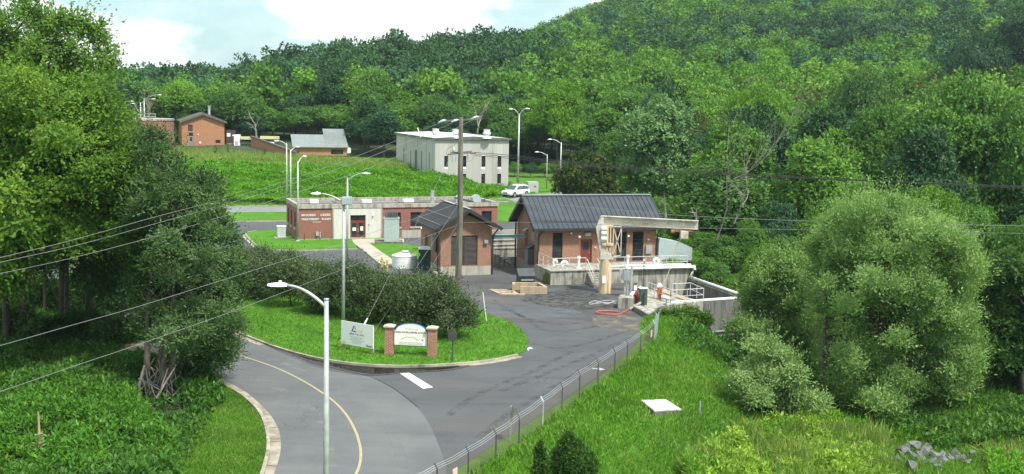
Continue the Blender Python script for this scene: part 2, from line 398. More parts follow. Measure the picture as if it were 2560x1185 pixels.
def smooth_line(pts, n=6):
    pts = [np.array(p, float) for p in pts]; out = []
    for i in range(len(pts)-1):
        p0 = pts[max(i-1, 0)]; p1 = pts[i]; p2 = pts[i+1]; p3 = pts[min(i+2, len(pts)-1)]
        for k in range(n):
            t = k/n; out.append(.5*((2*p1)+(-p0+p2)*t+(2*p0-5*p1+4*p2-p3)*t*t+(-p0+3*p1-3*p2+p3)*t**3))
    return out+[pts[-1]]
def asphalt(name, c1, c2, streak, ang=0., s=1., tint=None):
    m, t, out = newmat(name); co = t.node('ShaderNodeTexCoord').outputs['Object']
    a = t.mix(t.ramp(t.noise(co, .25, 6, .6), .3, .7), c1, c2)
    a = t.mix(t.math('MULTIPLY', t.ramp(t.noise(t.mapping(co, (.12, 1.1, 1), rot=(0, 0, ang)), .9, 6, .65), .48, .68), s), a, streak)
    if tint: a = t.mix(t.math('MULTIPLY', t.ramp(t.noise(t.mapping(co, (.35, 1, 1), (3, 8, 0)), .23, 5, .6), .5, .66), .6), a, tint)
    a = t.mix(t.math('MULTIPLY', t.noise(co, 30., 2), .25), a, (.05, .05, .05))
    a = t.mix(t.math('MULTIPLY', t.ramp(t.noise(t.mapping(co, (1, 1, 1), (11, 3, 5)), 1.3, 6, .75), .56, .8), .5), a, (.05, .048, .045))
    # fine cracks
    vo = t.node('ShaderNodeTexVoronoi', feature='DISTANCE_TO_EDGE', ins={'Vector': t.node('ShaderNodeVectorMath', operation='ADD', ins={0: co, 1: t.node('ShaderNodeVectorMath', operation='SCALE', ins={0: t.node('ShaderNodeTexNoise', ins={'Vector': co, 'Scale': .8, 'Detail': 4.}).outputs[1], 3: 2.}).outputs[0]}).outputs[0], 'Scale': .11})
    cr = t.math('MULTIPLY', t.math('LESS_THAN', vo.outputs[0], .0022), t.ramp(t.noise(co, .15, 2), .5, .6))
    a = t.mix(t.math('MULTIPLY', cr, .5), a, (.03, .03, .03))
    b = t.node('ShaderNodeBsdfPrincipled', ins={'Base Color': a, 'Roughness': .85, 'Specular IOR Level': .3})
    t.l.new(t.node('ShaderNodeBump', ins={'Strength': .2, 'Distance': .01, 'Height': t.noise(co, 25., 3)}).outputs[0], b.inputs['Normal'])
    t.l.new(b.outputs[0], out.inputs[0]); return m
m_asph = asphalt('asphalt_dark', (.076, .080, .086), (.104, .110, .116), (.066, .067, .068), .9, .6, (.11, .107, .10))
m_asph_y = asphalt('asphalt_yard', (.066, .065, .064), (.102, .106, .111), (.050, .048, .047), -.15, .8, (.15, .13, .11))
m_asph_l = asphalt('asphalt_light', (.115, .122, .125), (.158, .166, .162), (.10, .105, .106), .9, .35)
m_asph_b = asphalt('asphalt_back', (.20, .21, .215), (.24, .25, .25), (.19, .20, .20), 0., .3)

lot = pix([(-300, 553), (745, 551), (1290, 551), (1330, 600), (1560, 620), (1572, 738), (1603, 790), (1597, 824), (1600, 852), (1562, 889), (1494, 944), (1371, 1026),
           (1200, 1137), (1090, 1210), (1020, 1300), (600, 1400), (560, 1000), (480, 880), (-300, 880)])
sheet('parking_lot', lot, m_asph, .02)
yard = pix([(1120, 705), (1235, 690), (1290, 640), (1600, 640), (1598, 700), (1578, 742), (1602, 790), (1597, 824), (1560, 826), (1440, 812), (1340, 806), (1270, 806), (1215, 790), (1180, 750)])
sheet('yard_pavement', smooth_line(yard, 3), m_asph_y, .026)
L1 = smooth_line(pix([(300, 790), (450, 790), (560, 815), (640, 850), (700, 882), (800, 922), (880, 938), (925, 943), (960, 960), (1000, 985), (1045, 1022), (1075, 1065), (1095, 1110), (1110, 1150), (1115, 1185), (1100, 1320)]))
L2 = smooth_line(pix([(600, 1330), (672, 1215), (697, 1150), (702, 1105), (693, 1068), (667, 1029), (615, 982), (560, 951), (500, 915), (420, 880), (300, 850)]))
sheet('entrance_road', L1+L2, m_asph_l, .034)
def strip(name, line, w0, w1, z0, z1, mat, kind='structure', closed=False, ends=True):
    """solid ribbon: line of world points, lateral offsets w0..w1, heights z0..z1"""
    n = len(line); L = [np.array(p[:2]) for p in line]; vs = []; fs = []
    for i in range(n):
        d = L[min(i+1, n-1)]-L[max(i-1, 0)]; d = d/np.linalg.norm(d); nn = np.array([-d[1], d[0]])
        zb = float(np.clip((L[i][1]-120)*.025, 0, 1.5))
        for q, z in ((w0, z0), (w1, z0), (w1, z1), (w0, z1)): vs.append((*(L[i]+nn*q), zb+z))
    for i in range(n-1):
        for k in range(4): fs.append((i*4+k, i*4+(k+1) % 4, i*4+4+(k+1) % 4, i*4+4+k))
    fs += [(0, 1, 2, 3), (n*4-4, n*4-3, n*4-2, n*4-1)]
    b = MB(); b.add(vs, fs); o = b.build(name, mat); tag(o, kind=kind); return o
gut = smooth_line(pix([(600, 1330), (647, 1200), (664, 1140), (666, 1105), (660, 1070), (643, 1032), (605, 995), (560, 968), (500, 938), (420, 905), (300, 880)]))
yg = [*gut]; sheet('gutter', smooth_line(pix([(585, 1330), (640, 1200), (660, 1140), (663, 1105), (657, 1070), (640, 1032), (602, 995), (557, 968), (497, 938), (300, 880)]))+L2[::-1], m_gutter, .04)
strip('curb', gut, 0, -.16, -.1, .15, m_curb)
# gutter joints
jb = MB()
for a_, b_ in (((644, 1033), (667, 1030)), ((661, 1073), (693, 1070)), ((667, 1108), (702, 1105)), ((655, 1165), (694, 1168)), ((590, 985), (610, 978))):
    pa, pb = P(*a_), P(*b_); jb.bar((pa[0], pa[1], .045), (pb[0], pb[1], .045), .035, .006)
tag(jb.build('gutter_joints', m_black), kind='structure')
# yellow line, stop bar, arrows
yl = smooth_line(pix([(470, 866), (520, 872), (583, 886), (640, 903), (700, 925), (760, 955), (805, 983), (840, 1010), (868, 1042), (888, 1078), (899, 1112), (902, 1142), (897, 1170), (883, 1200), (850, 1260)]))
m_yline = M('worn_yellow_line', (.42, .34, .17), (.33, .29, .19), 5, .8)
m_wline = M('worn_white_line', (.62, .62, .6), (.5, .5, .49), 5, .8)
def flat_line(name, line, w, z, mat):
    vs = []; fs = []; n = len(line); L = [np.array(p[:2]) for p in line]
    for i in range(n):
        d = L[min(i+1, n-1)]-L[max(i-1, 0)]; d = d/np.linalg.norm(d); nn = np.array([-d[1], d[0]])
        vs += [(*(L[i]+nn*w/2), z), (*(L[i]-nn*w/2), z)]
    b = MB(); b.add(vs, [(2*i, 2*i+1, 2*i+3, 2*i+2) for i in range(n-1)]); tag(b.build(name, mat), kind='structure')
flat_line('road_seam', smooth_line(pix([(905, 940), (925, 943), (960, 959), (1000, 984), (1045, 1020)])), .07, .039, m_black)
flat_line('centre_line', yl, .12, .040, m_yline)
sheet('stop_bar', pix([(998, 934), (1021, 932), (1083, 970), (1058, 974)]), m_wline, .040)
sheet('arrow_marking', pix([(1317, 872), (1325, 868), (1333, 873), (1322, 874), (1321, 879)]), m_wline, .032)
sheet('arrow_marking', pix([(1480, 921), (1500, 923), (1497, 920), (1514, 925), (1498, 927), (1500, 925), (1480, 923)]), m_wline, .032)
# road behind the office, up to the parked car
sheet('back_road', pix([(-200, 540), (430, 533), (712, 530.5), (1100, 520), (1243, 508), (1290, 505), (1400, 503), (1590, 501), (1580, 474), (1500, 476), (1400, 481), (1330, 487), (1290, 491), (1245, 499), (1180, 507), (712, 516), (560, 518), (430, 521), (-200, 528)]), m_asph_b, .05)
tag(sheet('back_road_kerb', pix([(1180, 507), (1245, 499), (1290, 491), (1245, 497), (1180, 505), (712, 514.5), (430, 520), (430, 521), (712, 516)]), m_curb, .1), kind='structure')
def stain(name, c, amt, sc, st=(1, 1, 1)):
    m, t, out = newmat(name); co = t.node('ShaderNodeTexCoord').outputs['Object']
    f = t.math('MULTIPLY', t.ramp(t.noise(t.mapping(co, st), sc, 6, .7), .40, .68), amt)
    d = t.node('ShaderNodeBsdfPrincipled', ins={'Base Color': (*c, 1), 'Roughness': .8}); tr = t.node('ShaderNodeBsdfTransparent')
    t.l.new(t.node('ShaderNodeMixShader', ins={0: f, 1: tr.outputs[0], 2: d.outputs[0]}).outputs[0], out.inputs[0]); return m
m_track = stain('tyre_rubber', (.045, .045, .046), .4, 1.3); m_dirt = stain('tan_dirt', (.30, .24, .17), .6, .9); m_wet = stain('damp_asphalt', (.17, .20, .23), .5, .7, (.5, 1.6, 1)); m_oil = stain('oil_spots', (.03, .03, .03), .7, 1.6); m_pale = stain('pale_wear', (.23, .235, .23), .55, .6, (.6, 1.3, 1))
for k, ln in enumerate((((1600, 815), (1500, 850), (1400, 872), (1330, 860)), ((1590, 838), (1500, 880), (1390, 925), (1250, 980)), ((1560, 800), (1460, 822), (1370, 828), (1300, 790), (1230, 750)), ((1500, 800), (1400, 812), (1330, 800), (1260, 775)), ((1500, 900), (1400, 960), (1280, 1030), (1180, 1110)), ((1430, 880), (1330, 930), (1200, 985), (1120, 1040)))): flat_line('tyre_track', smooth_line(pix(ln)), .42, .0335+.0004*k, m_track)
for k, ln in enumerate((((620, 880), (760, 930), (900, 1010), (985, 1100), (1010, 1200)), ((580, 930), (700, 975), (800, 1050), (830, 1190)))): flat_line('tyre_track', smooth_line(pix(ln)), .5, .0365+.0004*k, m_pale)
sheet('dirt_patch', smooth_line(pix([(1480, 792), (1540, 786), (1600, 800), (1598, 826), (1540, 828), (1490, 815), (1480, 792)]), 3)[:-1], m_dirt, .0372)
sheet('damp_patch', smooth_line(pix([(1205, 775), (1260, 758), (1350, 762), (1440, 775), (1460, 792), (1380, 798), (1290, 795), (1220, 785), (1205, 775)]), 3)[:-1], m_wet, .0376)
sheet('oil_stain', smooth_line(pix([(1430, 720), (1500, 738), (1560, 765), (1480, 775), (1380, 768), (1300, 750), (1350, 735), (1430, 720)]), 3)[:-1], m_oil, .0380)
# raised lawns
isl_f = smooth_line(pix([(300, 742), (430, 775), (520, 802), (595, 832), (640, 851), (700, 873), (780, 895), (860, 909), (940, 916), (1020, 918), (1100, 915), (1180, 909), (1240, 901), (1290, 890)]))
isl_b = smooth_line(pix([(1290, 890), (1308, 882), (1318, 870), (1319, 855), (1311, 838), (1295, 822), (1270, 807), (1235, 796), (1212, 786), (1190, 770), (1165, 745), (1120, 722), (1060, 705), (900, 690), (700, 660), (580, 640), (300, 640)]))
sheet('island_lawn', isl_f+isl_b[1:], m_lawn, .13, depth=.12)
strip('island_curb', isl_f, -.02, -.18, -.02, .15, m_curb)
strip('island_gutter', isl_f[int(len(isl_f)*.0):int(len(isl_f)*.36)], -.18, -.6, -.02, .043, m_gutter)
strip('island_gutter', isl_f[-16:], -.18, -.55, -.02, .043, m_gutter)
m_water = M('puddle_water', (.018, .016, .012), None, rough=.02, spec=.5); m_water.node_tree.nodes['Principled BSDF'].inputs['IOR'].default_value = 1.09
# puddle by the kerb with a muddy rim
pud = smooth_line(pix([(740, 889), (800, 903), (860, 913), (940, 920), (1020, 922), (1100, 919), (1150, 917), (1120, 924), (1060, 929), (1000, 932), (940, 937), (890, 931), (830, 917), (780, 904)]), 4)
rim = smooth_line(pix([(725, 886), (800, 904), (860, 913), (940, 920), (1020, 922), (1100, 919), (1175, 915), (1130, 926), (1060, 931), (1000, 935), (935, 940), (885, 934), (825, 920), (770, 905)]), 4)
sheet('puddle_rim', rim, M('wet_mud', (.035, .032, .027), (.07, .065, .055), 4, .6), .044)
sheet('puddle', pud, m_water, .05)
lw = pix([(612, 584), (640, 579), (700, 577), (745, 585), (1000, 596), (980, 606), (886, 608), (893, 622), (760, 626), (665, 624), (643, 617)])
sheet('front_lawn', lw, m_lawn, .13, depth=.12)
strip('lawn_curb', smooth_line(pix([(640, 579), (616, 583), (612, 588), (643, 619), (665, 626), (760, 628), (893, 624)])), 0, .16, -.02, .15, m_curb)
sheet('gutter', pix([(604, 590), (612, 586), (643, 618), (655, 626), (636, 622), (625, 610)]), m_curb, .03)
sheet('back_lawn', pix([(500, 533.5), (712, 531.5), (1100, 522), (1243, 510), (1320, 507), (1345, 552), (1290, 556), (712, 552), (500, 553)]), m_lawn, .12, depth=.1)
strip('lawn_curb', smooth_line(pix([(500, 556), (712, 554.5), (1240, 552)])), 0, .3, -.02, .15, m_curb)
sheet('side_lawn', pix([(920, 612), (1005, 610), (1062, 622), (1062, 650), (1000, 660), (984, 655), (950, 633)]), m_lawn, .13, depth=.12)
m_walk = M('sidewalk', (.42, .38, .31), (.36, .32, .26), 1, .9, c3=(.3, .27, .22))
sheet('sidewalk', pix([(880, 600), (1010, 600), (1010, 608), (921, 610), (952, 632), (981, 652), (981, 668), (953, 666), (922, 640), (883, 610)]), m_walk, .15, depth=.14)
sheet('verge_lawn', pix([(1320, 484), (1400, 477), (1500, 471), (1560, 468), (1560, 456), (1500, 458), (1390, 466), (1310, 474)]), m_lawn, .2, depth=.2)
# ---------------------------------------------------------------- buildings
def wall_x(b, x0, x1, z0, z1, y, th, ops):
    xs_ = sorted({x0, x1, *[o[0] for o in ops], *[o[1] for o in ops]}); zs_ = sorted({z0, z1, *[o[2] for o in ops], *[o[3] for o in ops]})
    for i in range(len(xs_)-1):
        run = None
        for j in range(len(zs_)-1):
            cx = (xs_[i]+xs_[i+1])/2; cz = (zs_[j]+zs_[j+1])/2
            hole = any(o[0] < cx < o[1] and o[2] < cz < o[3] for o in ops)
            if hole:
                if run: b.box(xs_[i], xs_[i+1], y, y+th, run[0], run[1]); run = None
            else: run = (run[0] if run else zs_[j], zs_[j+1])
        if run: b.box(xs_[i], xs_[i+1], y, y+th, run[0], run[1])
def wall_y(b, y0, y1, z0, z1, x, th, ops):
    t = MB(); wall_x(t, y0, y1, z0, z1, 0, th, ops)
    for k in range(0, len(t.v), 8):
        vv = t.v[k:k+8]; a = min(v[0] for v in vv); c = max(v[0] for v in vv); d = min(v[2] for v in vv); e = max(v[2] for v in vv); b.box(x, x+th, a, c, d, e)
def window(par, x0, x1, z0, z1, y, bars=(), frame=m_dktrim, glass=m_glass, fw_=.06, side=False, vbars=()):
    f = MB(); g = MB()
    def bx(b, a0, a1, d0, d1, c0, c1): b.box(d0, d1, a0, a1, c0, c1) if side else b.box(a0, a1, d0, d1, c0, c1)
    bx(f, x0, x0+fw_, y, y+.06, z0, z1); bx(f, x1-fw_, x1, y, y+.06, z0, z1)
    bx(f, x0+fw_, x1-fw_, y, y+.06, z0, z0+fw_); bx(f, x0+fw_, x1-fw_, y, y+.06, z1-fw_, z1)
    for z in bars: bx(f, x0+fw_, x1-fw_, y+.004, y+.056, z-.03, z+.03)
    for x in vbars: bx(f, x-.025, x+.025, y+.008, y+.052, z0+fw_, z1-fw_)
    bx(g, x0+fw_, x1-fw_, y+.025, y+.04, z0+fw_, z1-fw_)
    o = f.build('window', frame, par); g.build('pane', glass, o); return o

# --- office
O = Gb(745, 603); off = thing('office_building', 'long flat roofed red brick office with raised lettering and a pale entrance panel', 'building', (O[0], O[1], 0), math.radians(20))
W, D, h = 22.6, 8.0, 3.92
b = MB(); ops1 = [(9.8, 11.3, 1.35, 2.95), (12.4, 13.75, 1.35, 2.95), (17.5, 18.7, 1.35, 2.95), (20.7, 21.9, 1.35, 2.95)]
wall_x(b, 0, 3.7, .25, 3.45, 0, .3, []); wall_x(b, 9.2, W, .25, 3.45, 0, .3, ops1)
wall_y(b, .3, D-.3, .25, 3.45, 0, .3, [(1.5, 2.5, 1.3, 2.95), (3.9, 4.9, 1.3, 2.95), (6.2, 7.2, 1.3, 2.95)])
wall_x(b, 0, W, .25, 3.45, D-.3, .3, []); wall_y(b, .3, D-.3, .25, 3.45, W-.3, .3, [])
b.build('wall', m_brick_off, off)
b = MB(); b.box(.02, W-.02, .02, D-.02, -.2, .25); b.build('foundation', m_conc, off)
b = MB(); b.box(11.4, 17, -.03, .02, -.1, .95); b.build('concrete_base', m_conc, off)
b = MB(); wall_x(b, 3.7, 9.2, .1, 3.5, -.06, .32, [(5.65, 7.35, .1, 2.72)])
b.build('entrance_panel', m_conc_pnl, off)
b = MB(); b.box(-.08, W+.08, -.12, .3, 3.5, h); b.box(-.08, W+.08, D-.3, D+.08, 3.5, h); b.box(-.08, .3, .3, D-.3, 3.5, h); b.box(W-.3, W+.08, .3, D-.3, 3.5, h)
for x in (3.7, 9.05): b.box(x, x+.15, -.1, -.06, .1, 3.5)
b.build('parapet_coping', m_coping, off)
b = MB(); b.box(.3, W-.3, .3, D-.3, 3.3, 3.55)
for x in (5.1, 12.5, 18): b.box(x, x+.14, .3, D-.3, 3.55, 3.62)
b.box(.8, W-.8, 3.6, 3.8, 3.55, 3.7); b.build('flat_roof', m_roofmem, off)
for i, (a, c, d, e) in enumerate(ops1):
    wn = window(off, a, c, d, e, .14, (), vbars=((a+c)/2,)); s_ = MB(); s_.box(a-.08, c+.08, -.08, .2, d-.18, d-.002); s_.build('sill', m_conc, wn)
for a in (1.5, 3.9, 6.2):
    wn = window(off, a, a+1, 1.3, 2.95, .14, (), side=True); s_ = MB(); s_.box(-.12, .2, a-.12, a+1.12, 1.02, 1.298); s_.build('sill', m_conc, wn)
d_ = MB(); d_.box(5.65, 7.35, .12, .18, 2.1, 2.72); d_.box(5.65, 5.73, .1, .2, .1, 2.1); d_.box(7.27, 7.35, .1, .2, .1, 2.1)
dr = d_.build('door_frame', m_door, off); g = MB(); g.box(5.75, 7.25, .1, .118, 2.16, 2.64); g.build('transom_glass', m_glass, dr)
for k, (xa, xb) in enumerate(((5.73, 6.495), (6.505, 7.27))):
    l = MB(); wall_x(l, xa, xb, .12, 2.1, .12, .05, [(xa+.14, xb-.14, .35, 1.85)]); lf = l.build('door', m_door, off)
    g = MB(); g.box(xa+.14, xb-.14, .135, .15, .35, 1.85); g.build('glass', m_glass, lf)
    g = MB(); g.box(xa+.2+.1*k, xb-.18, .10, .12, 1.0, 1.35+.1*k); g.build('notice', m_signw, lf)
    g = MB(); hx = xb-.07 if k == 0 else xa+.07; g.tube([(hx, .08, .9), (hx, .08, 1.3)], .02, 6); g.build('handle', m_galv, lf)
st = MB(); st.box(3.7, 9.5, -.7, -.06, -.1, .12); st.build('entrance_step', m_walk, off)
text_mesh('MOORES', .31, m_text, 'lettering', off, (1.12, -.03, 2.78), sx=1.12, spacing=1.14, bold=.012); text_mesh('CREEK', .31, m_text, 'lettering', off, (2.95, -.03, 2.78), sx=1.12, spacing=1.14, bold=.012)
text_mesh('TREATMENT', .29, m_text, 'lettering', off, (1.30, -.03, 2.33), sx=1.05, spacing=1.12, bold=.012); text_mesh('PLANT', .29, m_text, 'lettering', off, (3.05, -.03, 2.33), sx=1.05, spacing=1.12, bold=.012)
b = MB()
for k in range(4): b.box(1.6+k*.22, 1.78+k*.22, -.02, -.002, 2.0, 2.06)
b.build('small_lettering', m_text, off)
b = MB(); b.box(8.05, 8.25, -.14, -.06, 2.75, 3.0); b.tube([(8.15, -.15, 2.72), (8.15, -.22, 2.62)], .09, 8); b.build('wall_light', m_lamp, off)
b = MB(); b.box(7.6, 7.78, -.09, -.06, 1.55, 1.7); b.build('wall_plaque', m_grey, off); b = MB(); b.box(7.6, 7.66, -.09, -.06, 1.1, 1.25); b.build('door_bell', m_grey, off)
b = MB(); b.box(1.9, 2.2, -.16, -.003, .55, 1.0); b.box(2.3, 2.42, -.12, -.003, .35, .95); b.tube([(2.05, -.08, .2), (2.05, -.08, .55)], .025, 6); b.build('meter_box', m_galv, off)
b = MB(); b.tube([(.7, -.05, .1), (.7, -.05, .8)], .03, 6); b.build('conduit', m_rust, off)
for (x, y, sx, sy) in ((2.2, 5.0, .9, .9), (8.0, 4.6, 1.1, .8), (12.8, 4.6, 1.2, .8)):
    b = MB(); b.box(x, x+sx, y, y+sy, 3.55, 3.95); b.build('roof_hatch', m_white, off, bevel=.04)
b = MB(); b.tube([(15.6, 2.5, 3.5), (15.6, 2.5, 5.0)], .22, 10); b.tube([(15.6, 2.5, 5.0), (15.6, 2.5, 5.08)], .26, 10); b.build('chimney', m_galv, off)
for x in (18.6, 20.6):
    b = MB(); pr = [(x, 3.55), (x+1.0, 3.55), (x+1.0, 4.15), (x+.75, 4.5), (x+.3, 4.5), (x, 4.2)]
    b.slab([(q[0], 3.0, q[1]) for q in pr], (0, .8, 0)); b.build('exhaust_hood', m_cabinet, off)
b = MB()
for x in (19.9, 21.9): b = MB(); b.tube([(x, 2.6, 3.5), (x, 2.6, 4.2)], .05, 6); b.build('vent_pipe', m_dkgrey, off)
b = MB(); b.bar((18.2, 2.4, 4.3), (20.4, 2.2, 3.8), .25, .2); b.build('roof_duct', m_dkgrey, off)

# --- gatehouse (small gable building with big louvre)
O = Gb(1101, 691); gh = thing('louvre_building', 'small brick building with a wide brown louvre and dark gable roof behind the utility pole', 'building', (O[0], O[1], 0), math.radians(20))
Wg, Dg = 4.72, 6.4
b = MB(); b.box(0, Wg, 0, Dg, -.7, .82); b.build('foundation', m_conc, gh)
sl = 1.55/2.95
b = MB(); wall_x(b, 0, Wg, .82, 4.0, .02, .25, [(.95, 3.4, .9, 3.55)])
wall_y(b, .27, Dg-.02, .82, 4.0, .02, .25, [(2.3, 3.1, 2.0, 3.5), (4.1, 5.2, .82, 3.1)]); b.box(Wg-.27, Wg-.02, .27, Dg-.02, .82, 4.0); b.box(.27, Wg-.27, Dg-.27, Dg-.02, .82, 4.0)
b.slab([(0.02, .02, 4.0), (Wg-.02, .02, 4.0), (Wg-.02, .02, 4.27), (Wg/2, .02, 4.2+Wg/2*sl), (.02, .02, 4.27)], (0, .25, 0))
b.slab([(0.02, Dg-.27, 4.0), (Wg-.02, Dg-.27, 4.0), (Wg-.02, Dg-.27, 4.27), (Wg/2, Dg-.27, 4.2+Wg/2*sl), (.02, Dg-.27, 4.27)], (0, .25, 0))
b.build('wall', m_brick_red, gh)
lv = MB(); lv.box(.95, 1.03, .06, .16, .9, 3.55); lv.box(3.32, 3.4, .06, .16, .9, 3.55); lv.box(2.12, 2.2, .05, .16, .9, 3.55); lv.box(1.03, 3.32, .2, .24, .9, 3.55)
for k in range(24):
    z = .95+k*.108
    for xa, xb in ((1.03, 2.12), (2.2, 3.32)): lv.slab([(xa, .07, z), (xb, .07, z), (xb, .16, z+.09), (xa, .16, z+.09)], (0, .0, .018))
lv.build('louvre', m_louver, gh)
def gable_roof_y(par, x0, x1, y0, y1, ze, zr, th, mat, trim, seam=0):
    """ridge along y"""
    xm = (x0+x1)/2; b = MB()
    for xa, xb in ((x0, xm), (x1, xm)):
        b.slab([(xa, y0, ze), (xb, y0, zr), (xb, y1, zr), (xa, y1, ze)], (0, 0, -th))
        if seam:
            n = int((y1-y0)/seam)
            for k in range(n+1):
                y = y0+.04+k*(y1-y0-.08)/n; b.bar((xa, y, ze+.02), (xb, y, zr+.02), .03, .05)
    rf = b.build('roof', mat, par)
    b = MB(); b.box(xm-.12, xm+.12, y0, y1, zr+.0, zr+.06); b.build('ridge_cap', m_galv, rf)
    b = MB()
    for xa in (x0, x1):
        for y in (y0-.04, y1+.02): b.slab([(xa, y, ze-.3), (xm, y, zr-.3), (xm, y, zr+.03), (xa, y, ze+.03)], (0, .04, 0))
        sgn = -1 if xa == x0 else 1; b.box(min(xa, xa+sgn*.14), max(xa, xa+sgn*.14), y0, y1, ze-.2, ze-.02)
    b.build('fascia', trim, rf)
    return rf
rf = gable_roof_y(gh, -.62, Wg+.62, -.85, Dg+.7, 4.32, 5.98, .12, m_shingle, m_dktrim, 0)
b = MB()
for xf in (.12, .45): b.bar((-.62+xf*2.95, -.5, 4.32+xf*1.66+.12), (-.62+xf*2.95, Dg+.4, 4.32+xf*1.66+.12), .03)
b.build('snow_guard', m_grey, rf)
b = MB(); b.box(3.95, 4.3, -.22, .02, 2.85, 3.15); b.build('wall_light', m_grey, gh)
b = MB(); b.tube([(Wg+.45, -.3, 4.1), (Wg+.05, -.1, 3.5), (Wg+.05, -.06, -.5)], .07, 8); b.build('downspout', m_dktrim, gh); b = MB(); b.tube([(-.5, .1, 4.1), (-.12, .5, 3.6), (-.12, .5, .1)], .07, 8); b.build('downspout', m_dktrim, gh)
b = MB(); b.box(-.42, -.02, .3, 1.0, -.1, .35); b.build('splash_block', m_conc, gh)
b = MB(); b.box(.02-.12, .02, 1.2, 1.7, 2.0, 3.4); b.build('side_shutter', m_dktrim, gh)
lv = MB()
for k in range(9): lv.box(-.04, .1, 2.3, 3.1, 2.02+k*.165, 2.12+k*.165)
lv.box(.12, .14, 2.3, 3.1, 2.0, 3.5); lv.build('side_louvre', m_grey, gh)
b = MB(); b.box(.1, .16, 4.1, 5.2, .82, 3.1); b.build('side_door', m_dktrim, gh)

# --- pump building with standing-seam roof
O = Gb(1343, 694); pb = thing('pump_building', 'brick building with long standing seam metal roof behind the rusty crane', 'building', (O[0], O[1], 0), math.radians(17))
PBO = O; ya = math.radians(17); Uu = np.array([math.cos(ya), math.sin(ya), 0]); Vv = np.array([-math.sin(ya), math.cos(ya), 0])
def PB(x, y, z=0): return np.array([PBO[0], PBO[1], 0])+Uu*x+Vv*y+np.array([0, 0, z])
Wb, Db = 11.3, 6.3
b = MB(); b.box(0, Wb, 0, Db, -.5, 1.0); b.build('foundation', m_conc, pb)
wops = [(1.35, 2.3, 1.3, 3.95), (4.0, 5.1, 1.22, 3.35), (7.45, 8.4, 1.3, 3.95), (9.0, 10.05, 1.3, 3.95)]
b = MB(); wall_x(b, .02, Wb-.02, 1.0, 4.35, .02, .28, wops)
wall_y(b, .3, Db-.3, 1.0, 4.35, .02, .28, [(2.9, 3.9, 1.0, 3.6)])
b.box(Wb-.3, Wb-.02, .3, Db-.3, 1.0, 4.35); b.box(.02, Wb-.02, Db-.3, Db-.02, 1.0, 4.35)
for x in (.02, Wb-.3): b.slab([(x, .02, 4.35), (x, Db-.02, 4.35), (x, Db-.02, 4.5), (x, Db/2, 6.75), (x, .02, 4.5)], (.28, 0, 0))
b.build('wall', m_brick_red, pb)
for k, (a, c, d, e) in enumerate(wops):
    if k == 1: continue
    wn = window(pb, a, c, d, e, .12, (d+.95, d+1.9), vbars=())
b = MB(); b.tube([(9.55, .75, 1.2), (9.55, .75, 2.7)], .38, 14); b.build('indoor_tank', m_conc_dk, pb)
l = MB(); wall_x(l, 4.08, 5.02, 1.22, 3.27, .14, .05, [(4.3, 4.8, 2.35, 3.05)]); dd = l.build('door', m_door, pb)
g = MB(); g.box(4.3, 4.8, .155, .17, 2.35, 3.05); g.build('glass', m_glass, dd)
g = MB(); g.box(4.0, 4.08, .08, .2, 1.22, 3.35); g.box(5.02, 5.1, .08, .2, 1.22, 3.35); g.box(4.08, 5.02, .08, .2, 3.27, 3.35); g.build('frame', m_door, dd)
g = MB(); g.tube([(4.93, .1, 2.1), (4.83, .1, 2.1)], .02, 6); g.build('handle', m_galv, dd)
x0, x1, y0, y1, ze, zr = -.62, Wb+.62, -.62, Db+.62, 4.42, 6.98; ym = Db/2
b = MB()
for ya_, in ((y0,), (y1,)):
    b.slab([(x0, ya_, ze), (x1, ya_, ze), (x1, ym, zr), (x0, ym, zr)], (0, 0, -.1))
    n = 27
    for k in range(n+1):
        x = x0+.03+k*(x1-x0-.06)/n; b.bar((x, ya_, ze+.03), (x, ym, zr+.03), .035, .075)
rf = b.build('roof', m_dkroof, pb)
b = MB(); b.box(x0, x1, ym-.14, ym+.14, zr+.02, zr+.1); b.build('ridge_cap', m_grey, rf)
b = MB()
for ya_ in (y0, y1):
    for x in (x0-.05, x1): b.slab([(x, ya_, ze-.32), (x, ym, zr-.32), (x, ym, zr+.05), (x, ya_, ze+.05)], (.05, 0, 0))
    s_ = -1 if ya_ == y0 else 1; b.box(x0, x1, min(ya_, ya_+s_*.15), max(ya_, ya_+s_*.15), ze-.22, ze-.03)
b.box(x0+.05, x1-.05, y0, 0, ze-.16, ze-.11)
b.build('gutter_fascia', m_dktrim, rf)
b = MB(); tt = .16
for dz in (0, .12): b.bar((x0+.1, y0+tt*3.77, ze+tt*2.56+.12+dz), (x1-.1, y0+tt*3.77, ze+tt*2.56+.12+dz), .035)
for k in range(14): x = x0+.3+k*.92; b.bar((x, y0+tt*3.77, ze+tt*2.56), (x, y0+tt*3.77, ze+tt*2.56+.27), .04)
b.build('snow_guard', m_dkgrey, rf)
b = MB(); b.tube([(.35, -.6, 4.3), (.02, -.12, 3.7), (.0, -.09, -.05)], .075, 8); b.build('downspout', m_dktrim, pb); b = MB(); b.tube([(Wb+.2, -.5, 4.3), (Wb+.06, -.1, 3.7), (Wb+.06, -.1, 1.1)], .07, 8); b.build('downspout', m_dktrim, pb); b = MB(); b.tube([(-.12, Db, 4.3), (-.12, Db, 0)], .08, 8); b.build('downspout', m_dktrim, pb)
b = MB(); b.box(4.35, 4.85, -.25, .02, 3.65, 3.95); b.build('wall_light', m_galv, pb)
for q_ in ((3.05, 3.95, .09), (5.4, 2.6, .07), (10.5, 3.25, .08)): b = MB(); b.tube([(q_[0], .02, q_[1]), (q_[0], -.1, q_[1]-.05)], q_[2], 8); b.build('alarm_bell', m_lamp, pb)
b = MB(); b.box(10.25, 10.85, -.18, .02, 1.95, 2.7); b.build('electrical_box', m_grey, pb)
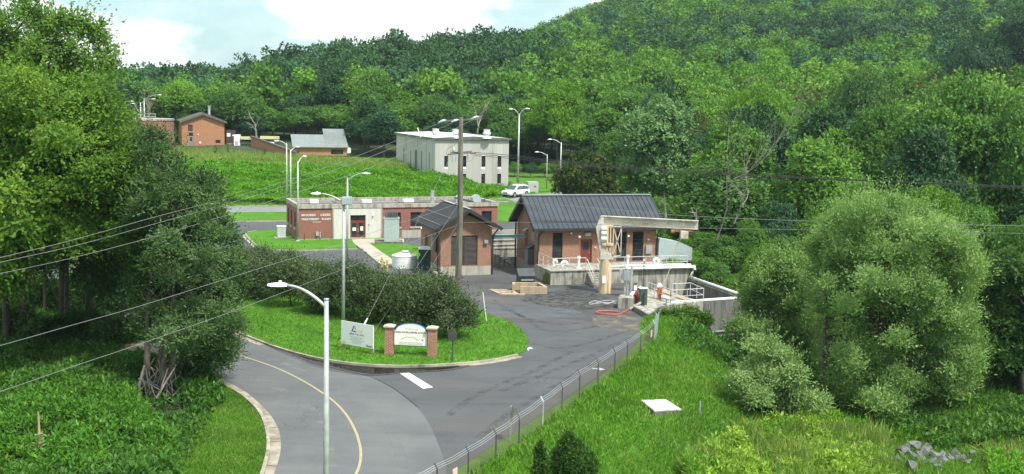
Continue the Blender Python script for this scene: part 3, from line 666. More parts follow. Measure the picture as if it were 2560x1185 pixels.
lv = MB(); lv.box(-.55, .0, 1.1, 2.0, 1.0, 2.4); lv.slab([(-.6, 1.05, 2.4), (0, 1.05, 2.75), (0, 2.05, 2.75), (-.6, 2.05, 2.4)], (0, 0, .04)); lv.build('louvre_hood', m_dkgrey, pb)
lv = MB()
for k in range(11): lv.box(-.6, -.55, 1.15, 1.95, 1.06+k*.12, 1.13+k*.12)
lv.build('louvre_blades', m_grey, pb)
lv = MB(); lv.box(-.05, .02, .9, 1.55, 3.1, 3.85)
for k in range(7): lv.box(-.09, -.05, .93, 1.52, 3.14+k*.1, 3.2+k*.1)
lv.build('wall_vent', m_grey, pb)
b = MB(); b.box(.1, .16, 2.9, 3.9, 1.0, 3.6); b.build('side_door', m_door, pb)
b = MB(); b.slab([(-.35, 3.0, 3.75), (.02, 3.0, 3.95), (.02, 3.6, 3.95), (-.35, 3.6, 3.75)], (0, 0, .05)); b.build('side_lamp', m_galv, pb)

# pale sloped-top enclosure beyond the right end
en = thing('equipment_enclosure', 'pale grey sloped-top metal enclosure at the right end of the pump building', 'enclosure', PB(Wb+.3, .1, 1.2), math.radians(17))
b = MB(); b.slab([(0, 0, 0), (3.4, 0, 0), (3.4, 0, 1.15), (2.0, 0, 1.75), (0, 0, 2.1)], (0, 1.6, 0)); b.build('housing', m_cabinet, en, bevel=.02)
b = MB(); b.box(-.05, 3.45, -.05, 1.65, -.12, -.002); b.build('plinth', m_conc_dk, en)

# --- green beam canopy between the two
bm_ = thing('canopy_beam', 'pale teal steel beam spanning between the two brick buildings', 'beam', (0, 0, 0))
b = MB(); A = PB(-.2, 3.0, 3.3); A2 = A+np.array([-3.9, -1.0, 0]); b.bar(A, A2, .16, .30); b.build('beam', m_teal, bm_)
b = MB(); b.bar(A+np.array([-.05, 0, .17]), A2+np.array([0.05, 0, .17]), .42, .03); b.build('flange', m_teal, bm_)
# stair and wall behind the beam
rw = thing('stair_wall', 'weathered concrete retaining wall with steps and pipe rails between the brick buildings', 'wall', (*Gb(1228, 665)[:2], 0), math.radians(20))
b = MB(); b.box(0, 3.4, 2.2, 2.5, 0, 3.1); b.box(0, 3.4, .6, .9, 0, .7); b.build('concrete_wall', m_conc_st, rw)
b = MB()
for k in range(5): b.box(.3+k*.32, .62+k*.32, -.6, .6, 0, 1.1-k*.2)
b.build('steps', m_conc_st, rw)
b = MB()
for z in (1.4, 1.75, 2.2, 2.5): b.tube([(0, 2.1, z), (3.3, 2.1, z)], .03, 6)
for y in (.55,): b.tube([(.3, y, 2.0), (2.0, y, .95), (2.0, y, 0)], .03, 6); b.tube([(.3, y, 1.5), (2.0, y, .45)], .03, 6)
b.build('pipe_rail', m_rail, rw)

# --- terrace
tr = thing('concrete_terrace', 'raised stained concrete terrace in front of the pump building', 'terrace', (PBO[0], PBO[1], 0), math.radians(17))
TX = 12.6; TY = -4.2; TZ = 1.2
b = MB(); b.box(-.2, TX, TY, -.002, -.4, TZ); b.box(TX-2.6, TX, TY, -.002, -3.4, -.402); b.box(4.6, TX, TY+.003, TY+1.5, -3.4, -.402); b.build('slab', m_conc_st, tr)
b = MB(); b.box(-.3, TX+.1, TY-.1, TY+.25, TZ, TZ+.09); b.build('edge_kerb', m_conc, tr)
m_moss = M('mossy_green', (.16, .17, .02), (.10, .11, .02), 3, .95)
b = MB(); b.slab([(-.212, TY-.0, 0), (-.212, TY+2.1, 0), (-.212, TY+1.9, .55), (-.212, TY+1.2, 1.0), (-.212, TY+.3, .95)], (.01, 0, 0)); b.build('moss_patch', m_moss, tr)
def rail(name, label, pts, par=None, h=1.07, mat=m_rail, npost=1.5, r=.032, mid=True):
    t_ = thing(name, label, 'railing', tuple(pts[0])); o_ = Vector(pts[0]); pts = [Vector(p)-o_ for p in pts]
    b = MB(); hh = Vector((0, 0, h)); b.tube([p+hh for p in pts], r, 6)
    if mid: b.tube([p+hh*.5 for p in pts], r*.8, 6)
    b.build('rails', mat, t_)
    done = []
    for i in range(len(pts)-1):
        n = max(1, round((pts[i+1]-pts[i]).length/npost))
        for k in range(n+1):
            q = pts[i].lerp(pts[i+1], k/n)
            if any((q-d).length < .2 for d in done): continue
            done.append(q); b = MB(); b.tube([q, q+hh], r, 6); b.build('post', mat, t_)
    return t_
rail('guard_rail', 'grey pipe railing on the left side and front of the terrace up to the steps', [PB(0, -.3, TZ), PB(0, TY+.15, TZ), PB(3.0, TY+.15, TZ)])
rail('guard_rail', 'grey pipe railing on the terrace front right of the crane column', [PB(4.6, TY+.15, TZ), PB(TX-.1, TY+.15, TZ), PB(TX-.1, -1.5, TZ)], npost=1.8)
stp = thing('terrace_steps', 'narrow concrete steps with handrails beside the crane column', 'steps', PB(3.05, TY, 0), math.radians(17))
b = MB()
for k in range(7): b.box(0, .95, -(k+1)*.28, -k*.28 if k else -.002, TZ*(1-(k+1)/7.6)-.12, TZ*(1-(k+1)/7.6)+.0)
for k in range(7): b.box(.1, .85, -(k+1)*.28+.02, -k*.28-.02, -.1, TZ*(1-(k+1)/7.6)-.12)
b.build('treads', m_conc, stp)
for x in (.0, .95):
    b = MB(); b.tube([(x, 0, TZ+1.0), (x, -1.9, 1.0), (x, -1.95, .05)], .03, 6); b.tube([(x, 0, TZ+.5), (x, -1.9, .5)], .025, 6); b.build('handrail', m_rail, stp)
# white pipes on the terrace edge
def pipe(name, label, pts, r, mat=m_white, cat='pipe', n=10, flg=()):
    t_ = thing(name, label, cat, tuple(pts[0])); o_ = Vector(pts[0]); q = [Vector(p)-o_ for p in pts]
    b = MB(); b.tube(q, r, n); b.build('pipe_run', mat, t_, smooth=True)
    fb = MB()
    for i in range(1, len(q)-1):
        for e in (q[i-1], q[i+1]):
            d = (e-q[i]).normalized(); fb.tube([q[i]+d*r*.4, q[i]+d*r*1.4], r*1.25, n)
    for i in range(len(q)-1):
        L_ = (q[i+1]-q[i]).length
        for k in range(int(L_/1.6)): c = q[i].lerp(q[i+1], (k+.6)*1.6/L_ if (k+.6)*1.6 < L_ else .9); d = (q[i+1]-q[i]).normalized(); fb.tube([c-d*.03, c+d*.03], r*1.12, n)
    if fb.v: fb.build('pipe_collars', mat, t_)
    return t_
pipe('white_pipe', 'thin white pipe lying along the terrace behind the front railing', [PB(4.4, TY+.5, 1.42), PB(12.0, TY+.5, 1.42), PB(12.9, TY+.2, 1.42)], .12)
pipe('white_pipe', 'thick white pipe along the terrace edge turning down to the basin wall', [PB(6.6, TY-.18, 1.28), PB(13.1, TY-.18, 1.28), PB(12.7, TY-.18, .35)], .15)
def gooseneck(name, label, p, hh=.75, r=.13, ln=.35):
    t_ = thing(name, label, 'vent', tuple(p)); b = MB()
    pts = [(0, 0, 0), (0, 0, hh-r*2)]+[(ln/2*(1-math.cos(a)), 0, hh-r*2+ln/2*math.sin(a)) for a in np.linspace(.3, math.pi, 7)]+[(ln, 0, hh-r*2-.12)]
    b.tube(pts, r, 10); b.tube([(0, 0, 0), (0, 0, .06)], r*1.6, 10); b.build('bent_pipe', m_white, t_, smooth=True); return t_
gooseneck('gooseneck_vent', 'small white gooseneck vent at the back left of the terrace', PB(1.05, -1.2, TZ), .6, .11, .3)
gooseneck('gooseneck_vent', 'larger white gooseneck vent at the front left corner of the terrace', PB(1.0, -3.6, TZ), .8, .16, .42)
gooseneck('gooseneck_vent', 'white bent vent pipe under the electrical box on the terrace', PB(9.7, -3.2, TZ), .85, .15, .35)
def floorstand(label, p):
    t_ = thing('valve_stand', label, 'valve stand', tuple(p))
    b = MB(); b.lathe((0, 0, 0), [(.2, 0), (.2, .06), (.13, .1), (.10, .8), (.15, .85), (.15, 1.0), (.06, 1.1)], 10); b.build('pedestal', m_white, t_)
    b = MB(); b.tube([(0, 0, 1.1), (0, 0, 2.7)], .035, 6); b.build('stem', m_rust, t_)
    b = MB(); b.lathe((0, 0, 2.7), [(.06, -.05), (.1, 0), (.09, .09), (.02, .14)], 8); b.build('stem_cap', m_lamp, t_)
floorstand('white valve stand on the terrace in front of the left window', PB(2.75, -3.0, TZ))
floorstand('white valve stand on the terrace right beside the brown door and steps', PB(5.15-2.2, TY+.75, TZ)+Uu*.0+np.array([.0, 0, 0])) if False else floorstand('white valve stand on the terrace right beside the brown door and steps', PB(5.0, -3.2, TZ))
floorstand('white valve stand on the terrace just right of the crane column', PB(7.3, -3.0, TZ))
cn = thing('traffic_cone', 'orange traffic cone on the terrace partly behind the crane column', 'cone', PB(6.0, -2.2, TZ))
b = MB(); b.lathe((0, 0, 0), [(.2, .04), (.19, .05), (.03, .95), (.03, 1.0)], 12); b.build('cone_body', m_orange, cn)
b = MB(); b.box(-.25, .25, -.25, .25, 0, .04); b.build('base', m_black, cn)

# --- crane
cx, cy = Gb(1512, 733)[:2]
cr = thing('jib_crane', 'rust streaked cream jib crane with a long horizontal boom and hanging hoist', 'crane', (cx, cy, 0))
b = MB(); b.tube([(0, 0, -.2), (0, 0, .02)], .62, 20); b.tube([(0, 0, 0), (0, 0, 3.35)], .50, 24); b.build('column', m_rustcream, cr, smooth=False)
b = MB(); b.box(-.28, -.02, -.53, -.50, .9, 1.5); b.build('notice', m_signw, cr)
A = Vector(PY(1503, 543, cy+.5))-Vector((cx, cy, 0)); A.z = 5.95; Bq = Vector(PY(1745, 565, cy-1.8))-Vector((cx, cy, 0)); Bq.z = 5.95
dv = (Bq-A).normalized(); sd = Vector((dv.y, -dv.x, 0))
b = MB(); b.bar(A+Vector((0, 0, .33)), Bq+Vector((0, 0, .33)), .42, .06); b.bar(A+Vector((0, 0, -.33)), Bq+Vector((0, 0, -.33)), .36, .05); b.bar(A, Bq, .05, .6)
b.build('boom', m_cream, cr)
b = MB(); nn = 8
for k in range(nn):
    p = A.lerp(Bq, .12+k*.1)+sd*.12; p2 = A.lerp(Bq, .17+k*.1)+sd*.12
    pts = [p.lerp(p2, t)+Vector((0, 0, .28-.35*math.sin(math.pi*t/2)**2)) for t in np.linspace(0, 1, 4)]+[A.lerp(Bq, .22+k*.1)+sd*.12+Vector((0, 0, .28))]
    b.tube(pts, .018, 5)
b.build('festoon_cable', m_cream, cr)
b = MB()
b.slab([(-.62, -.42, 3.9), (-.35, -.42, 2.9), (.5, -.42, 2.9), (.5, -.42, 3.5), (-.1, -.42, 3.6), (-.3, -.42, 4.6), (-.3, -.42, 6.25), (-.5, -.42, 6.3), (-.85, -.42, 5.3)], (0, .1, 0))
b.slab([(-.62, .4, 3.9), (-.35, .4, 2.9), (.5, .4, 2.9), (.5, .4, 3.5), (-.1, .4, 3.6), (-.3, .4, 4.6), (-.3, .4, 6.25), (-.5, .4, 6.3), (-.85, .4, 5.3)], (0, .1, 0))
b.box(-.5, .55, -.5, .5, 2.85, 3.25)
b.build('head_frame', m_cream, cr)
b = MB(); b.box(-.02, .12, -.44, .4, 3.5, 5.6); b.box(.22, .34, -.46, .4, 3.5, 5.6); b.box(-.3, .5, -.3, .3, 5.45, 5.62); b.box(-.35, .5, -.55, -.42, 4.0, 4.2); b.build('mast_posts', m_rustcream, cr)
b = MB()
for a_, c_ in (((.5, -.45, 3.1), (.5, -.45, 5.6)), ((1.15, -.45, 3.2), (1.15, -.45, 5.6)), ((.5, -.45, 3.15), (1.15, -.45, 5.5)), ((1.15, -.45, 3.3), (.5, -.45, 5.5)), ((.5, -.45, 3.1), (1.15, -.45, 3.2)), ((.5, -.45, 5.55), (1.15, -.45, 5.55))):
    b.bar(a_, c_, .1, .07)
b.build('cross_brace', m_cream, cr)
b = MB()
for z in (4.55, 5.0, 5.35): b.tube([(-.45, -.5, z), (-.05, -.5, z)], .17, 10)
b.box(-.5, -.1, -.45, .3, 4.3, 5.5); b.build('slewing_motor', m_white, cr)
hb = A.lerp(Bq, .85); b = MB(); b.bar(hb+Vector((-.9, 0, -.5))+dv*0, hb+Vector((.75, 0, -.5)), .35, .2); b.tube([hb+Vector((-1.0, -.2, -.6)), hb+Vector((-.7, -.2, -.6))], .16, 8); b.tube([hb+Vector((.4, -.2, -.55)), hb+Vector((.9, -.2, -.55))], .17, 8)
ho = b.build('hoist_trolley', m_rust, cr); b = MB(); hx = hb+Vector((-.25, -.3, -1.1)); b.box(hx.x, hx.x+.62, hx.y-.25, hx.y+.3, hx.z-.02, hx.z+.6); b.build('control_box', m_cream, ho, bevel=.03)
b = MB(); e0 = hb+Vector((-.1, -.2, -1.1)); b.tube([e0, e0+Vector((-.35, 0, -.5)), e0+Vector((-.75, 0, -2.2)), e0+Vector((-1.25, .0, -3.6)), e0+Vector((-2.0, .2, -5.0))], .03, 5); b.build('hanging_cable', m_rustcream, ho)

# --- white cladding building
O = G(1270, 472.5); wz = 1.25; wb = thing('white_building', 'tall white metal clad building with narrow windows and three roof vents', 'building', (O[0], O[1], wz), math.radians(20))
Ww, Dw, hw = 12.1, 24.5, 8.1
m_wclad = M('white_corrugated', (.50, .49, .455), (.45, .44, .41), .5, .6, stretch=(1, 1, .1), c3=(.40, .38, .33), s3=.5)
wn_ = [(-10.6, -10.0, 3.45, 5.7), (-7.6, -7.0, 3.45, 5.7), (-4.5, -3.85, 3.45, 5.7), (-1.85, -1.2, 3.45, 5.7), (-7.6, -7.0, .8, 2.9), (-4.5, -3.85, .8, 2.9), (-1.85, -1.2, .8, 2.9)]
sw_ = [(3.0, 3.5), (7.5, 8.0), (10.8, 11.9), (14.5, 15.0), (19, 19.6)]
b = MB(); wall_x(b, -Ww, 0, 0, hw, 0, .25, wn_); wall_y(b, .25, Dw, 0, hw, -Ww, .25, [(a, c, 2.8, 5.8) for a, c in sw_]); b.box(-.25, 0, .25, Dw, 0, hw); b.box(-Ww+.25, -.25, Dw-.25, Dw, 0, hw)
k = 0
x = -Ww+.1
while x < -.1:
    if not any(a-.12 < x < c+.06 for a, c, _, _ in wn_): b.box(x, x+.06, -.035, -.002, .02, hw-.02)
    x += .3
b.build('wall', m_wclad, wb)
b = MB(); b.box(-4.9, .0, -.07, -.036, 0, 1.15); b.box(-7.8, -5.1, -.05, -.036, .9, 3.0) if False else None; b.build('stained_base', m_conc_st, wb)
for a, c, d, e in wn_:
    wn = window(wb, a, c, d+.28, e-.22, .1, ()); s_ = MB(); s_.box(a, c, .06, .2, d, d+.278); s_.box(a, c, .06, .2, e-.218, e); s_.build('panel', m_white, wn)
for a, c in sw_: window(wb, a, c, 2.8, 5.8, -Ww+.1, (), side=True)
b = MB()
for y in (4.8, 10.3, 17.6): b.box(-Ww-.05, -Ww-.004, y, y+.12, 0, hw)
b.build('seam_strip', m_grey, wb)
b = MB(); xm = -Ww/2
b.slab([(-Ww-.3, -.3, hw), (.3, -.3, hw), (.3, -.3, hw+.12), (xm, -.3, hw+.38), (-Ww-.3, -.3, hw+.12)], (0, Dw+.6, 0)); rf = b.build('roof', m_roofwhite, wb)
b = MB(); b.slab([(-Ww-.34, -.36, hw-.12), (.34, -.36, hw-.12), (.34, -.36, hw+.14), (xm, -.36, hw+.4), (-Ww-.34, -.36, hw+.14)], (0, .055, 0)); b.box(-Ww-.4, -Ww-.31, -.3, Dw, hw-.12, hw+.1); b.build('fascia', m_olive, rf)
for px, py in ((1089, 341), (1139, 342), (1217, 343)):
    q = P(px, py, wz+hw+.3); v_ = Vector((q[0]-O[0], q[1]-O[1], 0)); v_.rotate(Matrix.Rotation(-math.radians(20), 3, 'Z'))
    b = MB(); b.lathe((v_.x, v_.y, hw+.1), [(.75, 0), (.6, .3), (.45, .4), (.45, .6), (.62, .7), (.62, .95), (.5, 1.0), (.5, 1.35), (.55, 1.4), (.02, 1.42)], 14); b.build('roof_vent', m_white, wb)
q = P(1052, 340, wz+hw+.2); v_ = Vector((q[0]-O[0], q[1]-O[1], 0)); v_.rotate(Matrix.Rotation(-math.radians(20), 3, 'Z'))
b = MB(); b.bar((v_.x, v_.y, hw), (v_.x-.55, v_.y, hw+1.5), .16); b.build('leaning_flue', m_white, wb)
b = MB(); b.box(-9.2, -9.0, -.2, -.0, 6.3, 6.7); b.build('wall_light', m_lamp, wb)

# --- orange brick gable building on the hill
O = G(455, 364.5); og = thing('gable_building', 'orange brick gable building with a metal chimney on the grassy hill', 'building', (O[0], O[1], O[2]), math.radians(20))
s0 = (O[1])/2800.; Wq = 108*s0/math.cos(math.radians(20))*.90; hq = 62*s0; hr = 80*s0
b = MB(); wo = [(1.2, 2.15, 3.0, 4.3), (1.35, 2.2, .0, 2.7), (6.6, 7.6, .6, 1.25)]
wall_x(b, 0, Wq, 0, hq, 0, .3, wo); b.slab([(0, 0, hq), (Wq, 0, hq), (Wq/2, 0, hr)], (0, .3, 0)); b.box(0, .3, .3, 12, 0, hq); b.box(Wq-.3, Wq, .3, 12, 0, hq); b.box(.3, Wq-.3, 11.7, 12, 0, hq)
b.build('wall', m_brick_org, og)
b = MB()
for xa in (-.45, Wq+.45): b.slab([(xa, -.5, hq-.18), (Wq/2, -.5, hr+.12), (Wq/2, 12.4, hr+.12), (xa, 12.4, hq-.18)], (0, 0, .16)); b.slab([(xa, -.56, hq-.42), (Wq/2, -.56, hr-.2), (Wq/2, -.56, hr+.3), (xa, -.56, hq)], (0, .05, 0))
b.build('roof', m_olive, og)
b = MB(); b.box(1.2, 2.15, .1, .14, 3.0, 4.3); b.build('louvre', m_brown, og)
b = MB(); b.box(1.35, 2.2, .1, .16, 0, 2.0); dd = b.build('door', m_roofgrey, og); g = MB(); g.box(1.55, 2.0, .08, .1, 1.0, 1.8); g.build('glass', m_glass, dd); g = MB(); g.box(1.35, 2.2, .1, .14, 2.05, 2.7); g.build('transom', m_glass, dd)
window(og, 6.6, 7.6, .6, 1.25, .1)
b = MB(); b.tube([(Wq*.66, 1.5, hr-.8), (Wq*.66, 1.5, hr+1.5)], .26, 12); b.tube([(Wq*.66, 1.5, hr+1.5), (Wq*.66, 1.5, hr+1.65)], .36, 12); b.tube([(Wq*.66, 1.5, hr-.8), (Wq*.66, 1.5, hr-.3)], .36, 12); b.build('chimney', m_galv, og)
b = MB(); b.box(3.4, 3.75, -.12, -.002, .5, .85); b.build('wall_fitting', m_white, og); b = MB(); b.box(3.1, 3.3, -.1, -.002, 2.2, 2.45); b.build('wall_lamp', m_white, og)
b = MB(); b.tube([(.35, -.6, 0), (.35, -.6, .8)], .09, 8); tag(b.build('small_bollard', m_yellow, None), 'tiny yellow bollard by the orange brick gable building', 'bollard'); bpy.data.objects['small_bollard'].location = O
# brown container and clutter beside it
O = G(565, 362); ct = thing('service_shed', 'dark brown service shed right of the orange brick gable building', 'shed', (O[0], O[1], O[2]), math.radians(20)); s0 = O[1]/2800
b = MB(); b.box(0, 24*s0, 0, 3, .3, 36*s0); b.build('body', m_brown, ct, bevel=.03); b = MB(); b.box(.2, .9, -.03, -.002, 1.7, 2.4); b.box(1.3, 1.7, -.03, -.002, 1.8, 2.1); b.build('notice', m_signw, ct)
b = MB(); b.box(.1, 1.9, -.5, 0, .0, .28); b.build('steps', m_conc, ct)
for (px0, px1, pt, pbm, mat, nm, lb) in ((585, 600, 337, 362, m_signw, 'storage_container', 'pale pink and white storage container right of the brown shed'), (602, 628, 342, 362, m_paleyg, 'covered_conveyor', 'pale yellow green covered equipment on dark legs left of the brick wing wall'), (650, 697, 341, 360, m_paleyg, 'covered_conveyor', 'longer pale yellow green covered equipment behind the brick wing wall')):
    O = G(px0, pbm+3); s0 = O[1]/2800; t_ = thing(nm, lb, 'equipment', tuple(O), math.radians(10)); L_ = (px1-px0)*s0; hh_ = (pbm+3-pt)*s0
    if nm[0] == 's': b = MB(); b.box(0, L_, 0, 2, 0, hh_); b.build('body', mat, t_); b = MB(); b.box(.2, .8, -.02, -.002, .2, 1.0); b.build('panel', m_cabinet, t_)
    else:
        b = MB(); b.box(0, L_, 0, 2, hh_-.55, hh_); b.build('cover', mat, t_); b = MB(); b.box(0, L_, .2, 1.8, hh_*.35, hh_*.45)
        for x in np.linspace(.1, L_-.1, 4): b.box(x-.06, x+.06, .3, .45, 0, hh_-.56)
        b.build('frame', m_dkgrey, t_)
# low brick building with standing seam roof and raised monitor
O = G(735, 391); s0 = O[1]/2800; lb_ = thing('shed_roof_building', 'low orange brick building with a stepped grey standing seam roof on the hill', 'building', (O[0], O[1], O[2]+.2), math.radians(14))
L_ = 131*s0; he = 17*s0+.25
b = MB(); b.box(0, L_, 0, 7, 0, he); b.build('wall', m_brick_org, lb_)
b = MB(); b.slab([(-.3, -.5, he), (L_+.3, -.5, he), (L_+.3, 7, he+2.05), (-.3, 7, he+2.05)], (0, 0, .12))
xm = L_*.61; b.slab([(xm, 6.5, he+1.93), (L_+.3, 6.5, he+1.93), (L_+.3, 10, he+3.1), (xm, 10, he+3.1)], (0, 0, .13))
for k in range(34): x = -.25+k*(L_+.5)/33; b.bar((x, -.5, he+.14), (x, 7 if x < xm else 10, he+2.19 if x < xm else he+3.24), .05, .06)
b.build('roof', m_roofgrey, lb_)
b = MB(); b.box(xm, L_, 7.1, 10, 0, he+1.8); b.build('upper_wall', m_brick_org, lb_)
b = MB(); b.box(L_*.70, L_*.93, -.06, -.003, .35, he-.35); b.build('window_band', m_glass, lb_); b = MB(); b.box(L_*.02, L_*.1, -.06, -.003, .5, .9); b.build('vent_panel', m_dkgrey, lb_)
b = MB(); b.box(L_+.05, L_+.8, .3, 1.2, .4, 1.5); b.build('side_unit', m_white, lb_, bevel=.1)
wA = G(628, 366); wB = G(740, 393); ww = thing('brick_wing_wall', 'sloping orange brick wing wall with dark coping left of the shed roof building', 'wall', tuple(wA)); dA = Vector(wB)-Vector(wA)
zA = 23*wA[1]/2800; zB = 10*wB[1]/2800
b = MB(); b.slab([(0, 0, -.4), (dA.x, dA.y, dA.z-.4), (dA.x, dA.y, dA.z+zB), (0, 0, zA)], (.05, .35, 0)); b.build('masonry', m_brick_org, ww)
b = MB(); b.bar((0, .15, zA+.12), (dA.x, dA.y+.15, dA.z+zB+.12), .55, .35); b.build('coping', m_olive, ww)
for k in range(6): 
    q = G(653+k*5.6, 364+k*1.0); t_ = MB(); t_.lathe((0, 0, 0), [(.45, 0), (.5, .2), (.3, .55), (.02, .62)], 10); o = t_.build('white_dome', m_white, None, smooth=True); o.location = (q[0], q[1], q[2]+.5)
    if k: tag(o, 'one of the small white domed drums on the hill beside the brick wing wall', 'drum', 'white domed drums on the hill')
    else: tag(o, 'one of the small white domed drums on the hill beside the brick wing wall', 'drum', 'white domed drums on the hill')
b = MB(); q = G(655, 366); b.box(0, 3.0, .3, 1.2, .0, .5); o = b.build('drum_platform', m_dkgrey, None); o.location = tuple(q); tag(o, 'low dark rack under the white domed drums on the hill', 'rack')
# round brick tank with outside stair
O = PY(345, 357, 214); tz = float(T(O[0], O[1])); tk = thing('brick_tank', 'round red brick tank with an outside stair behind the left trees', 'tank', (O[0], O[1], tz-.3))
R_ = 6.6; top = 15.5-(297-231)*208/2800-tz+.3
b = MB(); b.tube([(0, 0, 0), (0, 0, top-.3)], R_, 48); b.build('wall', brick('brick_tank_mat', (.33, .1, .07), (.26, .08, .055), (.34, .2, .16)), tk)
b = MB(); b.tube([(0, 0, top-.3), (0, 0, top)], R_+.12, 48); b.build('rim', m_coping, tk)
b = MB(); b.bar((R_*.45, -R_-.2, top-.1), (-R_*.35, -R_-.9, top-4.0), .9, .3)
st_ = b.build('stair', m_dkgrey, tk); b = MB()
for q_ in (-.5, .4): b.tube([(R_*.45, -R_-.2+q_, top+.9), (-R_*.35, -R_-.9+q_, top-3.0)], .04, 5)
b.tube([(R_*.35, -R_+.4, top+.95), (R_*.75, -R_*.7, top+.95), (R_*.75, -R_*.7, top)], .05, 5); b.tube([(R_*.45, -R_+.4, top+.5), (R_*.75, -R_*.7, top+.5)], .05, 5); b.tube([(R_*.35, -R_+.4, top+.95), (R_*.35, -R_+.4, top)], .05, 5)
b.build('stair_rail', m_rail, st_)
# ---------------------------------------------------------------- street lamps
def lamp(label, base, h, arms, r=.11, group='tall pale street lamps', head=.62):
    t_ = thing('street_lamp', label, 'street lamp', tuple(base), 0, group)
    b = MB(); b.tube([(0, 0, 0), (0, 0, h)], [r, r*.62], 12); b.tube([(0, 0, h), (0, 0, h+.05)], r*.72, 12); b.build('pole', m_galv, t_, smooth=True)
    b = MB(); b.box(-r*1.7, r*1.7, -r*1.7, r*1.7, -.02, .05); b.tube([(0, 0, .05), (0, 0, .16)], [r*1.5, r*1.1], 12); b.build('base', m_galv, t_)
    for (dx, dy, rise) in arms:
        d = Vector((dx, dy, 0)); L_ = d.length; u = d/L_; a0 = Vector((0, 0, h-.25)); b = MB()
        pts = [a0+u*(L_*t)+Vector((0, 0, (rise+.25)*math.sin(t*math.pi/2)**.9)) for t in np.linspace(0, 1, 9)]
        b.tube(pts, [.055]*5+[.045]*4, 8); ar = b.build('arm', m_galv, t_, smooth=True)
        e = pts[-1]; b = MB(); sd_ = Vector((-u.y, u.x, 0)); prof = [(0, .05, .06), (.12, .10, .08), (.3, .15, .07), (head*.8, .14, .05), (head, .05, .03)]
        vs = []; fs = []
        for s_, w_, t2 in prof:
            c = e+u*s_
            vs += [c+sd_*w_-Vector((0, 0, .03)), c+sd_*w_*.6+Vector((0, 0, t2)), c-sd_*w_*.6+Vector((0, 0, t2)), c-sd_*w_-Vector((0, 0, .03))]
        for i in range(4): fs += [(i*4+k, i*4+(k+1) % 4, i*4+4+(k+1) % 4, i*4+4+k) for k in range(4)]
        b.add(vs, fs+[(3, 2, 1, 0), (16, 17, 18, 19)]); b.tube([e+u*.22+Vector((0, 0, .07)), e+u*.22+Vector((0, 0, .14))], .05, 8)
        b.build('lamp_head', m_signw, ar)
    return t_
def lampH(base, top):    # height so that the pole top meets the pixel row
    Yb = base[1]; return float(PY(top[0], top[1], Yb)[2]-base[2])
q = PY(812, 750, 34.5); lamp('nearest street lamp, its pole rising from the bottom of the picture across the road', (q[0]+.05, 34.5, 0), float(q[2]), [(-1.25, .1, .42)], .115)
q = P(858, 852, .13); L1_ = lamp('street lamp on the grass island directly behind the contractor sign, with a floodlight box', q, lampH(q, (862, 497)), [(-1.45, .1, .28)], .12)
b = MB(); b.box(-.12, .55, -.3, .3, lampH(q, (862, 512)), lampH(q, (862, 492))); b.bar((0, 0, lampH(q, (862, 512))-.1), (0, 0, lampH(q, (862, 492))), .2); b.build('floodlight_box', m_cabinet, L1_, bevel=.05)
q = P(868, 676, .02); lamp('street lamp in the parking area behind the hedge with its arm to the right', q, lampH(q, (868, 446)), [(1.45, -.2, .5)])
q = Gb(745, 606); q[2] = .13; lamp('street lamp on the lawn in front of the lettered office wall', q, lampH(q, (745, 404)), [(.35, 1.3, .5)])
q = PY(717, 525, 150); lamp('leftmost street lamp rising behind the office roof, arm to the left', (q[0], 150, .75), lampH((q[0], 150, .75), (713, 358)), [(-1.0, -.2, .3)], .12)
q = PY(727, 540, 140); lamp('second street lamp rising behind the office roof, close to the leftmost one', (q[0], 140, .5), lampH((q[0], 140, .5), (726, 374)), [(.5, 1.2, .3)], .12)
q = Gb(1294, 481); lamp('tall twin-armed street lamp behind the white car', q, lampH(q, (1296, 285)), [(-1.0, 0, .75), (1.0, .2, .85)], .17)
q = Gb(1400, 478); lamp('street lamp by the guard rail behind the pump building roof', q, lampH(q, (1402, 356)), [(-1.5, 0, .45)], .13)
q = Gb(1366, 474.5); lamp('shorter thin street lamp at the edge of the wood right of the utility cabinet', q, lampH(q, (1368, 386)), [(-1.35, 0, .35)], .10)
for px, pt, a, lb in ((353, 256, 2.4, 'lower of the two street lamps above the round brick tank'), (362, 246, 2.9, 'taller of the two street lamps above the round brick tank'), (303, 262, 2.0, 'street lamp partly hidden by the left trees beside the brick tank'), (312, 268, 1.6, 'lowest street lamp peeking out of the left trees')):
    Yq = 226; q = PY(px, 350, Yq); zb = float(T(q[0], Yq)); lamp(lb, (q[0], Yq, zb), lampH((q[0], Yq, zb), (px, pt)), [(a, 0, .75)], .16)

# ---------------------------------------------------------------- utility pole, wires, guys
q = P(1145, 722, .02); UP = q.copy(); Hp = lampH(q, (1151, 293))
up_ = thing('utility_pole', 'tall weathered wooden utility pole in front of the louvre building', 'utility pole', tuple(q))
b = MB(); b.tube([(0, 0, -.1), (0.08, 0, Hp*.5), (0.02, 0, Hp)], [.27, .235, .18], 14); b.build('pole', m_wood, up_)
def onp(px, py, dY=0.): return Vector(PY(px, py, UP[1]+dY))-Vector(UP)
b = MB(); b.bar(onp(1104, 303, .15), onp(1206, 296, .15), .12, .14); b.build('crossarm', m_wood, up_)
b = MB(); b.bar(onp(1118, 387, .1), onp(1180, 378, .1), .11, .13); b.bar(onp(1126, 381, .5), onp(1190, 383, .5), .1, .12); b.build('crossarm', m_wood, up_)
m_insul = M('insulator', (.33, .35, .36), None, rough=.3)
for px, py in ((1107, 303), (1139, 302), (1189, 294)):
    c = onp(px, py, -.15); b = MB(); b.tube([c+Vector((-.35, -.25, -.12)), c+Vector((-.1, -.1, 0)), c+Vector((.1, 0, .05)), c+Vector((.3, .1, .1))], [.04, .10, .11, .03], 10); b.build('insulator', m_insul, up_)
